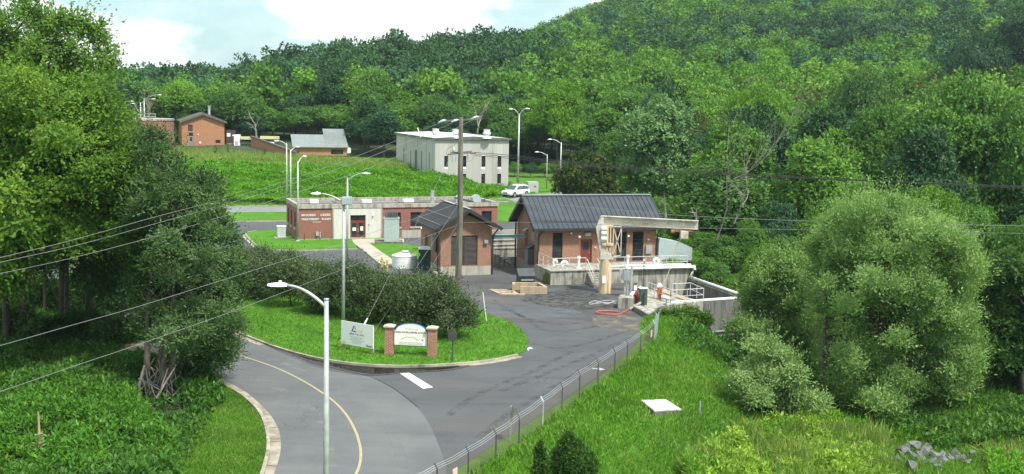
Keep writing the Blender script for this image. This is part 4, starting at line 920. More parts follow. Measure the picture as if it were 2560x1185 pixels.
for px, py in ((1121, 395), (1131, 397), (1140, 396), (1170, 391)):
    c = onp(px, py, -.1); b = MB(); b.tube([c+Vector((0, 0, .25)), c+Vector((0, 0, -.25))], [.04, .06], 8); b.build('cutout_fuse', m_insul, up_)
b = MB(); b.tube([onp(1137, 567, -.15), onp(1148, 560, -.2)], .07, 6); b.tube([onp(1134, 511, -.1), onp(1148, 508, -.15)], .05, 6); b.build('clamp', m_dkgrey, up_)
b = MB(); b.tube([onp(1152, 300, -.16), onp(1150, 380, -.2), onp(1147, 520, -.22), onp(1144, 700, -.26)], .018, 5)
b.tube([onp(1121, 388), onp(1113, 398), onp(1118, 372), onp(1140, 360)], .012, 4); b.tube([onp(1176, 384), onp(1185, 388), onp(1180, 400), onp(1165, 405), onp(1150, 400)], .012, 4); b.build('lead_wire', m_blackwire, up_)
def wire(label, pxs, A, B, r, mat=m_wire, n=40):
    """cable hanging in the vertical plane through plan points A and B; pxs are sight lines it passes"""
    A = np.array(A[:2]); B = np.array(B[:2]); d = B-A; nn = np.array([-d[1], d[0]]); pts = []
    for px, py in pxs:
        rr = ray(px, py); t = (nn@A)/(nn@rr[:2]); pts.append(CAMP+rr*t)
    pts = smooth_line(pts, 8); t_ = thing('power_line', label, 'cable', tuple(pts[0])); b = MB(); b.tube([Vector(p)-Vector(pts[0]) for p in pts], r, 5); b.build('cable', mat, t_); return t_
LE = PY(0, 650, 42)
wire('upper of the three thin power lines running from the pole top to the left edge', [(1107, 304), (880, 395), (640, 476), (400, 539), (182, 600), (0, 644), (-250, 700)], PY(1107, 304, UP[1]), LE, .011)
wire('middle of the three thin power lines running from the pole top to the left edge', [(1139, 304), (900, 402), (640, 488), (400, 556), (200, 611), (0, 656), (-250, 712)], PY(1139, 303, UP[1]), PY(0, 656, 42.5), .011)
wire('lowest of the three thin power lines running from the pole top to the left edge', [(1189, 296), (960, 405), (700, 495), (440, 576), (200, 640), (0, 684), (-250, 735)], PY(1189, 296, UP[1]), PY(0, 684, 43), .011)
wire('thicker cable from the middle of the pole to the left edge, crossing the dark cedar', [(1146, 508), (1038, 546), (981, 563), (855, 609), (700, 655), (560, 699), (350, 765), (180, 813), (0, 864), (-250, 930)], UP, PY(0, 864, 38), .011)
wire('lowest cable on the left, from the pole to the left edge above the undergrowth', [(1142, 563), (1060, 594), (1008, 614), (948, 638), (855, 674), (700, 734), (560, 786), (350, 860), (180, 917), (0, 979), (-250, 1060)], UP, PY(0, 979, 36), .011)
RE = PY(2560, 468, 66)
for k, (o0, o1, nm) in enumerate(((0, 0, 'uppermost'), (4, 2, 'middle'), (8, 5, 'lowest'))):
    wire(nm+' of the three dark power lines running right from the pole across the wooded hill', [(1186, 381+o0), (1273, 388+o0), (1420, 404+o0*.9), (1560, 416+o0*.8), (1740, 428+o0*.7), (1900, 437+o0*.6), (2200, 452+o0*.3), (2560, 466+o1), (2760, 470+o1)], PY(1180, 380, UP[1]+.2*k), RE+np.array([0, k*.5, 0]), .020, m_blackwire)
wire('thin cable from the pole across the pump building roof to the right edge', [(1148, 506), (1245, 506), (1320, 509), (1480, 519), (1620, 532), (1740, 541), (2000, 552), (2300, 560), (2560, 565), (2760, 567)], UP, PY(2560, 565, 60), .018)
wire('thin cable from the pole along the pump building eave to the right edge', [(1148, 557), (1245, 555), (1340, 557), (1490, 561), (1620, 565), (1740, 570), (2100, 576), (2560, 584), (2760, 588)], UP, PY(2560, 584, 60), .018)
g1 = Gb(884, 868); g1[2] = .13; g2 = Gb(972, 842); g2[2] = .13
def guy(label, top, g, ga, gpy):
    gb_ = ga
    while proj(np.array(g)+(np.array(top)-np.array(g))*gb_)[1] > gpy and gb_ < .4: gb_ += .004
    t_ = thing('guy_wire', label, 'guy wire', tuple(g)); a = Vector(top)-Vector(g); b = MB(); b.tube([(0, 0, 0), a], .010, 5); b.build('strand', m_wire, t_)
    b = MB(); b.tube([a*ga, a*gb_], .055, 8); b.build('guard', m_white, t_, smooth=True)
guy('guy wire with a white plastic guard passing behind the contractor sign', PY(1143, 360, UP[1]), g1, .005, 797)
guy('guy wire with thin white guard behind the left brick pier of the welcome sign', PY(1145, 560, UP[1]), g2, .02, 765)
guy('plain guy wire coming down behind the hedge between the two signs', PY(1145, 512, UP[1]), np.array([*Gb(925, 850)[:2], .13]), .0, 846)

# ---------------------------------------------------------------- signs
q0 = P(855, 872, .13); q1 = P(930, 886, .13); cs = thing('contractor_sign', 'white contractor sign board with blue triangle logo on two lumber posts', 'sign', tuple(q0)); dd = Vector(q1-q0); an = math.atan2(dd.y, dd.x); cs.rotation_euler = (0, 0, an); Ls = dd.length
hh0 = lampH(q0, (851, 858)); hh1 = lampH(q0, (851, 801))
for x in (0.06, Ls-.0): b = MB(); b.box(x-.05, x+.05, .03, .13, 0, hh1-.1); b.build('post', m_lumber, cs)
bw = Ls+.12; b = MB(); b.box(-.06, bw-.06+.04, -.02, .028, hh0, hh1); b.build('board', m_signw, cs)
zc = (hh0+hh1)/2; xc = Ls/2; bh = hh1-hh0
b = MB(); sc_ = bh*.24; cxl = xc-.22; cz = hh1-bh*.16
b.slab([(cxl-.2, -.021, cz-sc_), (cxl-.12, -.021, cz-sc_), (cxl+.04, -.021, cz+.03), (cxl-.03, -.021, cz+.03)], (0, -.006, 0)); b.slab([(cxl-.08, -.021, cz-sc_), (cxl+.16, -.021, cz-sc_), (cxl+.12, -.021, cz-sc_+.06), (cxl-.05, -.021, cz-sc_+.06)], (0, -.006, 0)); b.slab([(cxl+.05, -.021, cz+.03), (cxl+.08, -.021, cz-.02), (cxl+.16, -.021, cz-sc_*.55), (cxl+.10, -.021, cz-sc_*.45)], (0, -.006, 0))
b.build('logo', m_navy, cs)
text_mesh('CASLER', .16, m_paleyel, 'lettering', cs, (xc+.22, -.024, cz-sc_*.65), ext=.003, sx=.9)
text_mesh('(804) 745 4976', .15, m_navy, 'lettering', cs, (xc+.0, -.024, hh1-bh*.50), ext=.003, spacing=1.25)
for k, (wd) in enumerate((.95, .85, 1.2, .8, .8)):
    b = MB(); z = hh1-bh*(.62+.065*k)
    x = xc-wd/2
    while x < xc+wd/2: l_ = .05+.09*((k*7+x*31) % 1); b.box(x, min(x+l_, xc+wd/2), -.024, -.021, z-.012, z+.012); x += l_+.025
    b.build('small_print', m_greyprint, cs)
text_mesh('Hazen', .21, M('print_violet', (.06, .05, .16), None), 'lettering', cs, (bw-.32, -.024, hh0+.13), ext=.003)
b = MB(); b.tube([(.0, -.022, hh0+.12), (.1, -.022, hh0+.19), (.25, -.022, hh0+.18), (.36, -.022, hh0+.12)], .008, 4); b.box(.02, .34, -.023, -.021, hh0+.06, hh0+.075); b.build('small_logo', m_greyprint, cs)

q0 = P(972, 888, .13); q1 = P(1079, 893, .13); ws = thing('welcome_sign', 'cream arched welcome sign board hung between two brick piers', 'sign', tuple(q0)); dd = Vector(q1-q0); ws.rotation_euler = (0, 0, math.atan2(dd.y, dd.x)); Ls = dd.length
hp = lampH(q0, (972, 818))
for k, x in enumerate((0., Ls)):
    hk = hp if k == 0 else hp; b = MB(); b.box(x-.25, x+.25, -.05, .45, -.1, hk); pr = b.build('brick_pier', m_brick_pier, ws)
    b = MB(); b.box(x-.33, x+.33, -.13, .53, hk, hk+.06); b.slab([(x-.33, -.13, hk+.06), (x+.33, -.13, hk+.06), (x+.33, .53, hk+.06), (x-.33, .53, hk+.06)], (0, 0, .02))
    vs = [(x-.31, -.11, hk+.08), (x+.31, -.11, hk+.08), (x+.31, .51, hk+.08), (x-.31, .51, hk+.08), (x-.1, .1, hk+.16), (x+.1, .1, hk+.16), (x+.1, .3, hk+.16), (x-.1, .3, hk+.16)]
    b.add(vs, [(0, 1, 5, 4), (1, 2, 6, 5), (2, 3, 7, 6), (3, 0, 4, 7), (4, 5, 6, 7), (3, 2, 1, 0)]); b.build('cap', M('cap_stone', (.55, .49, .40), (.45, .4, .33), 4, .8), pr)
z0 = lampH(q0, (982, 864)); zsh = lampH(q0, (982, 826)); ztop = lampH(q0, (1025, 807))-.03
def arch(x0, x1, z0, zs, zt, inset, n=20):
    x0 += inset; x1 -= inset; z0 += inset; zs -= inset*0; zt -= inset; xm = (x0+x1)/2; a = (x1-x0)/2-.09; return [(x0, z0), (x1, z0), (x1, zs), (xm+a, zs)]+[(xm+a*math.cos(t), zs+(zt-zs)*math.sin(t)) for t in np.linspace(0.06, math.pi-.06, n)]+[(xm-a, zs), (x0, zs)]
x0_, x1_ = .27, Ls-.27
b = MB(); b.slab([(p[0], .12, p[1]) for p in arch(x0_, x1_, z0, zsh+.03, ztop, 0)], (0, .08, 0)); b.build('edge_board', m_blueedge, ws)
b = MB(); b.slab([(p[0], .10, p[1]) for p in arch(x0_, x1_, z0, zsh, ztop, .045)], (0, .018, 0)); b.build('board', m_signc, ws)
xm = (x0_+x1_)/2; wdt = x1_-x0_; bt = zsh-z0
text_mesh('Welcome', .2, M('print_silver', (.5, .53, .57), None), 'lettering', ws, (xm+.02, .096, zsh+.12), ext=.003, shear=.45)
o = text_mesh('RIVANNA WATER & SEWER AUTHORITY', .15, M('print_charcoal', (.06, .06, .07), None), 'lettering', ws, (xm, .096, zsh-.10), ext=.003, sx=.80, bold=.003)
b = MB(); zz_ = z0+bt*.44
b.tube([(xm-.62, .096, zz_-.03), (xm-.3, .096, zz_+.13), (xm-.15, .096, zz_+.17), (xm-.08, .096, zz_+.12), (xm+.02, .096, zz_+.12), (xm+.1, .096, zz_+.17), (xm+.3, .096, zz_+.08), (xm+.5, .096, zz_-.05)], .012, 5); b.build('mountain_line', m_greyprint, ws)
b = MB(); b.slab([(xm+.66, .096, zz_+.06), (xm+.72, .096, zz_-.02), (xm+.80, .096, zz_+.07), (xm+.74, .096, zz_-.06), (xm+.70, .096, zz_-.06)], (0, -.004, 0)); b.build('leaf_emblem', m_navy, ws)
text_mesh('Moores Creek Administrative Offices and', .085, m_greyprint, 'small_lettering', ws, (xm, .096, z0+.21), ext=.002, sx=.95)
text_mesh('Advanced Water Resource Recovery Facility', .085, m_greyprint, 'small_lettering', ws, (xm, .096, z0+.12), ext=.002, sx=.95)

def octo(label, p, h, r, yaw, thin=False, mat=m_signback, edge=None):
    t_ = thing('stop_sign', label, 'road sign', tuple(p), yaw); b = MB(); b.bar((0, 0, -.1), (0, 0, h), .06, .05); b.build('post', m_dkgrey if not thin else m_galv, t_)
    b = MB(); b.slab([(r*1.08*math.cos(math.pi/8+k*math.pi/4), -.05, h-r+r*1.08*math.sin(math.pi/8+k*math.pi/4)) for k in range(8)], (0, .012, 0)); b.build('plate', mat, t_)
    return t_
q = P(1131, 905, .13); octo('back of an octagonal stop sign on the grass island right of the welcome sign', q, lampH(q, (1132, 822)), .37, math.radians(-42))
q = P(1276, 1104, 0.); octo('octagonal stop sign seen edge-on at the fence beside the road', q, lampH(q, (1273, 1014)), .37, math.radians(80), True, m_signback)
st = thing('marker_stake', 'thin white marker stake at the tip of the grass island near the hedge', 'stake', tuple(P(1216, 802, .13))); b = MB(); b.tube([(0, 0, 0), Vector(PY(1207, 730, P(1216, 802, .13)[1]))-Vector(P(1216, 802, .13))], .03, 6); b.build('rod', m_white, st)

# ---------------------------------------------------------------- things around the gatehouse and office
q = P(1011, 668, .02); tk2 = thing('round_tank', 'squat white round tank with conical lid beside the green box', 'tank', (q[0], q[1], .02)); R_ = 1.14
b = MB(); b.tube([(0, 0, 0), (0, 0, 1.08)], R_, 32); b.build('shell', m_white, tk2)
b = MB(); b.lathe((0, 0, 1.08), [(R_+.03, 0), (R_+.03, .05), (.35, .32), (.01, .34)], 32); b.build('lid', m_white, tk2)
b = MB(); b.tube([(.1, -.25, 1.28), (.1, -.25, 1.5)], .3, 14); b.build('hatch', m_grey, tk2); b = MB(); b.tube([(.1, -.25, 1.5), (.1, -.25, 1.56)], .31, 14); b.build('hatch_cover', m_white, tk2)
b = MB(); b.tube([(.5, .1, 1.3), (1.0, .5, 1.65), (1.3, .8, 1.7)], .05, 6); b.build('fill_pipe', m_yellow, tk2)
q = P(1046, 676, .02); gb_ = thing('green_box', 'tall dark green plastic cabinet with white top beside the round tank', 'cabinet', (q[0], q[1], .02), math.radians(3))
b = MB(); b.box(0, 1.33, 0, 1.25, 0, 1.9)
for x in (.1, .66, 1.22): b.box(x-.03, x+.03, -.03, 0-.002, .1, 1.75)
b.build('body', m_grnbox, gb_); b = MB(); b.slab([(-.05, -.05, 1.902), (1.38, -.05, 1.902), (1.38, 1.3, 1.902), (-.05, 1.3, 1.902)], (0, 0, .08)); b.slab([(.1, .1, 1.982), (1.23, .1, 1.982), (1.1, 1.15, 1.982), (.2, 1.15, 1.982)], (0, 0, .12)); b.build('top', m_white, gb_, bevel=.02)
b = MB(); b.box(.06, .14, -.05, -.031, 1.3, 1.6); b.build('label_plate', m_signw, gb_)
q = P(1045, 640, .02); t_ = thing('meter_cabinet', 'small grey cabinet with white top behind the dark green box', 'cabinet', (q[0], q[1]+3.5, 0)); b = MB(); b.box(0, .9, 0, .6, 0, 2.3); b.build('body', m_dkgrey, t_); b = MB(); b.box(-.05, .95, -.05, .65, 2.302, 2.4); b.build('top', m_white, t_)
for px, py, pt, lb in ((955, 670, 642, 'left of the two yellow bollards at the end of the sidewalk'), (968, 679, 649, 'right of the two yellow bollards beside the white round tank'), (568, 532, 513, 'thin yellow bollard at the end of the back lawn by the cedar')):
    q = Gb(px, py); t_ = thing('bollard', lb, 'bollard', tuple(q), 0, None); hb_ = lampH(q, (px, pt)); r_ = .085 if px > 600 else .07; b = MB(); b.lathe((0, 0, 0), [(r_, 0), (r_, hb_-.06), (r_*.7, hb_-.015), (.01, hb_)], 12); b.build('post', m_yellow, t_, smooth=False)
# generator cabinet on pad with hose coils
q = Gb(960, 611); gen = thing('transformer_cabinet', 'tall pale green metal cabinet on a concrete pad against the office wall', 'cabinet', (q[0], q[1], .12), math.radians(8))
b = MB(); b.box(-.9, 2.0, -.3, 1.9, -.1, .16); b.build('pad', m_conc_dk, gen)
b = MB(); b.box(0, 1.6, 0, 1.45, .16, 2.62); b.build('body', m_cabinet, gen, bevel=.02); b = MB(); b.box(-.04, 1.64, -.04, 1.49, 2.622, 2.68); b.box(.78, .80, -.01, -.002, .2, 2.55); b.build('lid', m_cabinet, gen)
for k in range(8):
    b = MB(); x = .2+k*.17; b.tube([(x, .9+.0, 2.68)]+[(x, .9+.5*math.cos(a)-.0, 2.9+.42*math.sin(a)) for a in np.linspace(0, math.pi, 8)]+[(x, .35, 2.68)], .06, 6); b.build('conduit_loop', m_dkgrey, gen)
q = Gb(717, 597); ac = thing('air_conditioner', 'pale grey air conditioner unit on a slab left of the office', 'air conditioner', (q[0], q[1], .13), math.radians(20))
b = MB(); b.box(-1.3, .6, -.2, 1.1, -.02, .07); b.build('pad', m_conc, ac); b = MB(); b.box(-.95, -.1, 0, .85, .09, 1.2); b.build('body', m_signw, ac, bevel=.04)
b = MB()
for k in range(12): b.box(-.93+k*.07, -.9+k*.07, -.015, -.002, .2, 1.1)
b.build('grille', m_grey, ac); b = MB(); b.box(-1.0, -.05, -.05, .9, 1.202, 1.28); b.build('top_cover', m_white, ac)
# skip and vaults
q = P(1297, 713, .02); sk = thing('dumpster', 'dark grey sloped metal dumpster by the pump building wall', 'dumpster', (q[0], q[1], .02), math.radians(10))
b = MB(); b.slab([(0, 0, .1), (0, 1.3, .1), (0, 1.3, 1.2), (0, .9, 1.25), (0, -.15, .75)], (1.35, 0, 0)); b.build('body', m_dkgrey, sk, bevel=.02); b = MB(); b.slab([(-.05, -.2, .77), (1.4, -.2, .77), (1.4, .9, 1.28), (-.05, .9, 1.28)], (0, 0, .04)); b.box(.15, 1.2, -.22, -.16, .42, .55); b.build('lid', m_dkgrey, sk)
b = MB(); b.box(.15, 1.2, -.3, -.222, .42, .53); b.build('lift_bar', m_grey, sk)
def ringbox(b, x0, x1, y0, y1, z0, z1, t): b.box(x0, x1, y0, y0+t, z0, z1); b.box(x0, x1, y1-t, y1, z0, z1); b.box(x0, x0+t, y0+t, y1-t, z0, z1); b.box(x1-t, x1, y0+t, y1-t, z0, z1)
q = P(1301, 735, .02); vt = thing('concrete_vault', 'raised open tan concrete vault on the asphalt in front of the terrace', 'vault', (q[0], q[1], 0), math.radians(2))
b = MB(); b.box(0, 2.15, 0, .22, 0, .62); b.box(-.62, 1.7, 2.0, 2.22, 0, .62); b.slab([(1.93, .22, 0), (2.15, .22, 0), (1.7, 2.0, 0), (1.48, 2.0, 0)], (0, 0, .62)); b.box(-.62, -.4, 1.0, 2.0, 0, .62); b.build('kerb', m_conc_tan, vt)
b = MB(); b.box(-.3, 1.6, .23, 1.95, -.02, .03); b.build('floor', m_under, vt)
q = P(1250, 737, .02); vf = thing('vault_frame', 'flat tan concrete frame set in the asphalt left of the raised vault', 'frame', (q[0], q[1], 0), math.radians(0))
b = MB(); 
for poly in ([(0, 0), (2.0, .05), (2.0, .35), (-.05, .3)], [(-.95, 1.95), (.6, 1.95), (.55, 2.2), (-1.0, 2.2)], [(0, .0), (.25, .3), (-.7, 1.95), (-1.0, 2.2)], [(.0, 1.0), (1.1, 1.0), (1.05, 1.3), (-.1, 1.3)], [(1.1, .35), (1.5, .35), (1.0, 1.95), (.6, 1.95)]): b.prism(poly, 0, .10)
b.build('frame_ring', m_conc_tan, vf); b = MB(); b.prism([(.1, .2), (1.6, .3), (.9, 2), (-.7, 2)], 0, .034); b.build('cover', M('sand', (.36, .29, .2), (.28, .22, .15), 3, .95), vf)
# hoses and block
def hose(label, pxs, mat, r, z=.06):
    pts = smooth_line([P(*p, z) for p in pxs], 6); t_ = thing('hose', label, 'hose', tuple(pts[0])); b = MB(); b.tube([Vector(p)-Vector(pts[0]) for p in pts], r, 8); b.build('tube', mat, t_, smooth=True); return t_
hose('grey hose lying in loops on the asphalt near the crane', [(1540, 759), (1515, 756), (1492, 759), (1475, 757), (1484, 753), (1500, 756), (1520, 758), (1535, 752), (1510, 752), (1478, 761), (1474, 757), (1490, 752), (1515, 760), (1540, 752)], m_grey, .04)
hose('red hose curled on the asphalt in front of the concrete block', [(1574, 772), (1560, 780), (1548, 786), (1520, 786), (1498, 784), (1491, 781), (1500, 778), (1525, 778), (1545, 780)], m_hose, .075, .08)
q = P(1544, 772, .02); cb = thing('concrete_block', 'big pale concrete block at the basin corner with the red hose', 'block', (q[0], q[1], 0), math.radians(-12)); b = MB(); b.box(0, 1.15, 0, 1.5, 0, .88); b.build('block', m_conc_st, cb, bevel=.04)
b = MB(); b.tube([(.95, -.35, .1), (1.35, -.1, .35), (1.7, .2, .55)], .1, 8); b.build('hose_coupling', m_conc, cb)

# ---------------------------------------------------------------- the basin
zt = .22
A = np.array([*PB(TX+.05, TY+.3)[:2]]); TIP = P(1867, 747, zt)[:2]; Cc = P(1640, 763, zt)[:2]; Dd = P(1575, 742, zt)[:2]
bs = thing('basin_walls', 'triangular sunken concrete basin with dark stained walls beside the terrace', 'basin', (float(Cc[0]), float(Cc[1]), 0)); o2 = Cc
def wseg(b, p, q, t, z0, z1):
    d = (q-p)/np.linalg.norm(q-p); n = np.array([-d[1], d[0]])*t/2; pts = [p-n, q-n, q+n, p+n]; b.prism([tuple(x-o2) for x in pts], z0, z1)
b = MB(); wseg(b, Cc, TIP, .35, -4.2, zt-.02); b.build('front_wall', m_conc_dk, bs); b = MB(); wseg(b, np.array(Dd), PB(6.6, TY-.1)[:2], .3, -4.0, .06); b.build('near_wall', m_conc_dk, bs)
b = MB(); wseg(b, A, TIP, .35, -4.2, zt-.02); b.build('far_wall', m_conc_dk, bs)
b = MB(); b.prism([tuple(x-o2) for x in (Dd, Cc, TIP, A, PB(4.7, TY+.2)[:2])], -3.6, -3.3); b.build('basin_floor', m_conc_dk, bs)
b = MB(); dC = (TIP-Cc)/np.linalg.norm(TIP-Cc); nC = np.array([dC[1], -dC[0]])
for z in (-2.15, -2.5): pa = Cc+dC*1.0+nC*.3-o2; pe = TIP+nC*.3-o2; b.tube([(*pa, z), (*pe, z)], .05, 6)
for k in range(4): pa = Cc+dC*(1.6+k*1.6)+nC*.2-o2; b.bar((*pa, -.5), (*pa, 0.05), .05)
b.build('wall_conduit', m_grey, bs)
b = MB(); b.prism([tuple(x) for x in (Cc-o2+nC*.2+dC*1.2, TIP-o2+nC*.2, TIP-o2+nC*.8, Cc-o2+nC*.8+dC*1.2)], -4.2, -2.7); b.build('ledge', m_conc_st, bs)
pipe('white_pipe', 'white pipe on top of the basin front wall running to its tip', [(*(Cc+dC*1.2), zt+.12), (*TIP, zt+.12)], .12)
pipe('white_pipe', 'white pipe on top of the far basin wall slanting down to the tip', [(*PB(12.7, TY-.18)[:2], .40), (*(TIP+np.array([.1, .1])), zt+.13)], .12)
pf = thing('valve_platform', 'concrete platform at the near end of the basin crowded with valves and rails', 'platform', (float(Cc[0]), float(Cc[1]), 0))
pl = [P(*q, .35)[:2]-o2 for q in ((1568, 742), (1608, 722), (1648, 716), (1700, 738), (1758, 754), (1700, 760), (1650, 766), (1622, 786), (1585, 765))]
b = MB(); b.prism([tuple(x) for x in pl], -3.6, .35); b.build('slab', m_conc_st, pf)
b = MB(); pe_ = [P(*q, .36)[:2]-o2 for q in ((1585, 766), (1622, 787), (1650, 767))]
for i in range(2): b.bar((*pe_[i], .3), (*pe_[i+1], .3), .12, .14); b.bar((*pe_[i], .02), (*pe_[i+1], .02), .05, .05)
b.build('edge_beam', m_conc_dk, pf)
def at(px, py, z=.35): return P(px, py, z)
q = at(1614, 763); gc = thing('control_cabinet', 'dark green control cabinet on the valve platform', 'cabinet', tuple(q), math.radians(10)); b = MB(); b.box(-.45, .12, 0, .5, .0, 1.25); b.build('body', M('cabinet_green', (.07, .10, .08), None, rough=.5), gc, bevel=.02); b = MB(); b.box(-.5, .17, -.05, .55, 1.25, 1.3); b.build('top', m_white, gc); b = MB(); b.tube([(-.2, .2, -.5), (-.2, -.15, -.5), (-.2, -.15, 1.0)], .05, 6); b.build('post', m_black, gc)
q = at(1583, 755); t_ = thing('mushroom_vent', 'white mushroom vent left of the dark green cabinet', 'vent', tuple(q)); b = MB(); b.lathe((0, 0, 0), [(.16, 0), (.16, .35), (.30, .4), (.3, .6), (.15, .8), (.01, .85)], 12); b.build('hood', m_white, t_, smooth=False)
q = at(1592, 757); t_ = thing('red_valve', 'bright red valve beside the dark green cabinet', 'valve', tuple(q)); b = MB(); b.tube([(0, 0, 0), (0, 0, .3), (-.1, 0, .6), (0, 0, .95)], [.12, .14, .2, .08], 8); b.build('body', m_red, t_)
for px, lb in ((1588, 'small white square box with red base behind the dark green cabinet'), (1601, 'small white domed cap behind the dark green cabinet')):
    q = at(px, 733); t_ = thing('small_valve_box', lb, 'valve', tuple(q)); b = MB(); b.box(-.1, .1, -.08, .08, .0, .25); b.build('base', m_red, t_); b = MB(); (b.box(-.12, .12, -.1, .1, .25, .6) if px < 1595 else b.lathe((0, 0, .25), [(.1, 0), (.13, .15), (.1, .3), (.01, .36)], 8)); b.build('cap', m_white, t_)
q = at(1648, 748); t_ = thing('orange_post', 'orange post box with white round top on the valve platform', 'post', tuple(q)); b = MB(); b.box(-.16, .16, -.1, .1, 0, .95); b.build('body', m_orange, t_); b = MB(); b.tube([(0, -.08, 1.08), (0, .08, 1.08)], .2, 12); b.build('cap', m_signw, t_); b = MB(); b.bar((.1, -.2, -.6), (.1, -.2, .8), .06); b.build('black_pole', m_black, t_)
q = P(1555, 742, .02); ep = thing('electrical_rack', 'grey electrical boxes on steel posts right of the crane column', 'electrical rack', (q[0]+.1, q[1], 0))
b = MB(); b.box(.55, .72, 0, .14, 0, 2.35); b.box(.05, .2, .1, .2, 0, 1.6); b.box(.28, .4, .1, .2, 0, 1.6); b.build('posts', m_galv, ep); b = MB(); b.box(-.05, .5, -.15, .1, 1.35, 2.15); b.build('box', m_grey, ep, bevel=.02); b = MB(); b.box(-.35, -.1, .05, .25, 1.4, 2.2); b.build('small_box', m_galv, ep)
b = MB(); b.tube([(.62, .07, 2.35), (.62, .07, 2.5)], [.06, .02], 6); b.build('finial', m_black, ep)
q = P(1607, 752, .02); t_ = thing('thin_pole', 'thin black pole with white knob standing on the valve platform', 'pole', (q[0], q[1], .3)); b = MB(); b.tube([(0, 0, 0), (0, 0, 2.9)], .03, 5); b.build('rod', m_black, t_); b = MB(); b.lathe((0, 0, 2.9), [(.05, -.05), (.09, .03), (.01, .12)], 8); b.build('knob', m_white, t_)
rail('platform_railing', 'white railing along the back of the valve platform in front of the dark wall', [at(1616, 738), at(1676, 758)], h=1.05, npost=1.1)
rail('platform_railing', 'white double square railing around the hatch at the right of the valve platform', [at(1676, 758), at(1758, 753), at(1725, 738), at(1690, 741)], h=1.0, npost=1.2)
rail('platform_railing', 'small white gate frame in the middle of the valve platform', [at(1680, 744, .55), at(1691, 744, .55)], h=1.1, npost=3)
q = at(1655, 742, 1.3); t_ = thing('white_cylinder', 'short white horizontal cylinder above the valve platform railing', 'cylinder', tuple(q)); b = MB(); b.tube([(0, 0, 0), (.55, -.35, -.08)], .14, 12); b.build('body', m_white, t_); b = MB(); b.bar((.3, -.15, -1.0), (.3, -.15, -.1), .06); b.build('bracket', m_grey, t_)
q = at(1635, 722, .35); t_ = thing('plank_walkway', 'tan timber ramp across the back of the valve platform', 'plank', tuple(q)); b = MB(); e_ = Vector(at(1720, 752, .35))-Vector(q); b.bar((-.2, .3, .05), e_+Vector((0, 0, .05)), .55, .08); b.build('boards', m_lumber, t_)

# ---------------------------------------------------------------- fence
FP = [((1033, 1190), (1030, 1255)), ((1095, 1160), (1092, 1240)), ((1172, 1118), (1170, 1198)), ((1240, 1073), (1239, 1157)), ((1298, 1033), (1297, 1116)), ((1357, 992), (1356, 1075)), ((1400, 956), (1404, 1036)), ((1451, 925), (1448, 1003)), ((1497, 896), (1494, 970)), ((1538, 870), (1536, 938)), ((1567, 849), (1567, 912)), ((1604, 828), (1601, 885)), ((1637, 800), (1635, 858)), ((1652, 783), (1642, 845))]
fb = [P(*b_, 0) for _, b_ in FP]; fh = [lampH(b_, t_) for (t_, _), b_ in zip(FP, fb)]
fn = thing('chain_link_fence', 'grey chain link fence with barbed wire top along the right side of the road', 'fence', (fb[5][0], fb[5][1], 0)); fo = Vector((fb[5][0], fb[5][1], 0))
def mesh_fabric():
    m, t, out = newmat('chain_link'); co = t.node('ShaderNodeTexCoord').outputs['UV']; s = t.node('ShaderNodeSeparateXYZ', ins={0: co})
    def diag(sg):
        v = t.math('ADD', s.outputs[0], t.math('MULTIPLY', s.outputs[1], sg)); return t.math('LESS_THAN', t.math('FRACT', t.math('MULTIPLY', v, 11.)), .19)
    f = t.math('MAXIMUM', diag(1.), diag(-1.))
    d = t.node('ShaderNodeBsdfPrincipled', ins={'Base Color': (.16, .125, .105, 1), 'Roughness': .8, 'Metallic': .0}); tr = t.node('ShaderNodeBsdfTransparent')
    t.l.new(t.node('ShaderNodeMixShader', ins={0: f, 1: tr.outputs[0], 2: d.outputs[0]}).outputs[0], out.inputs[0]); return m
m_link = mesh_fabric()
def uvquads(name, quads, m, par):
    me = bpy.data.meshes.new(name); vs = [v for q_ in quads for v in q_[0]]; me.from_pydata(vs, [], [tuple(range(i*4, i*4+4)) for i in range(len(quads))]); uv = me.uv_layers.new(name='UVMap')
    for i, q_ in enumerate(quads):
        for k in range(4): uv.data[i*4+k].uv = q_[1][k]
    return link(name, me, par, m)
qs = []; s_ = 0
for i in range(len(fb)-2):
    a, c = Vector(fb[i])-fo, Vector(fb[i+1])-fo; L_ = (c-a).length; h0 = fh[i]*.84; h1 = fh[i+1]*.84
    qs.append(([tuple(a), tuple(c), (c.x, c.y, h1), (a.x, a.y, h0)], [(s_, 0), (s_+L_, 0), (s_+L_, h1), (s_, h0)])); s_ += L_
uvquads('mesh_panel', qs, m_link, fn)
for i, (p, hh) in enumerate(zip(fb, fh)):
    a = Vector(p)-fo; b = MB(); b.tube([a-Vector((0, 0, .4)), a+Vector((0, 0, hh*.86)), a+Vector((-.12, .1, hh))], .032 if i not in (5,) else .045, 6); b.build('post', m_dkgrey if i not in (5, 12, 13) else m_galv, fn)
b = MB()
for k in range(3):
    pts = []
    for i, (p, hh) in enumerate(zip(fb, fh)):
        a = Vector(p)-fo; pts.append(a+Vector((-.04*k, .035*k, hh*(.85+.05*k))))
        if i < len(fb)-1: c = Vector(fb[i+1])-fo; pts.append((a+c)/2+Vector((-.04*k, .035*k, (hh+fh[i+1])/2*(.85+.05*k)-.05)))
    b.tube(pts, .010, 4)
b.build('barbed_wire', m_grey, fn)
ex = thing('fence_screen', 'pale blue windscreen fabric on the far end of the chain link fence', 'screen', tuple(fb[12]))
a = Vector((0, 0, 0)); c = Vector(fb[13])-Vector(fb[12]); b = MB(); b.slab([a, a+c, a+c*1.05+Vector((.1, .1, fh[13]*1.05)), a+Vector((0, 0, fh[12]))], (.015, .0, 0))
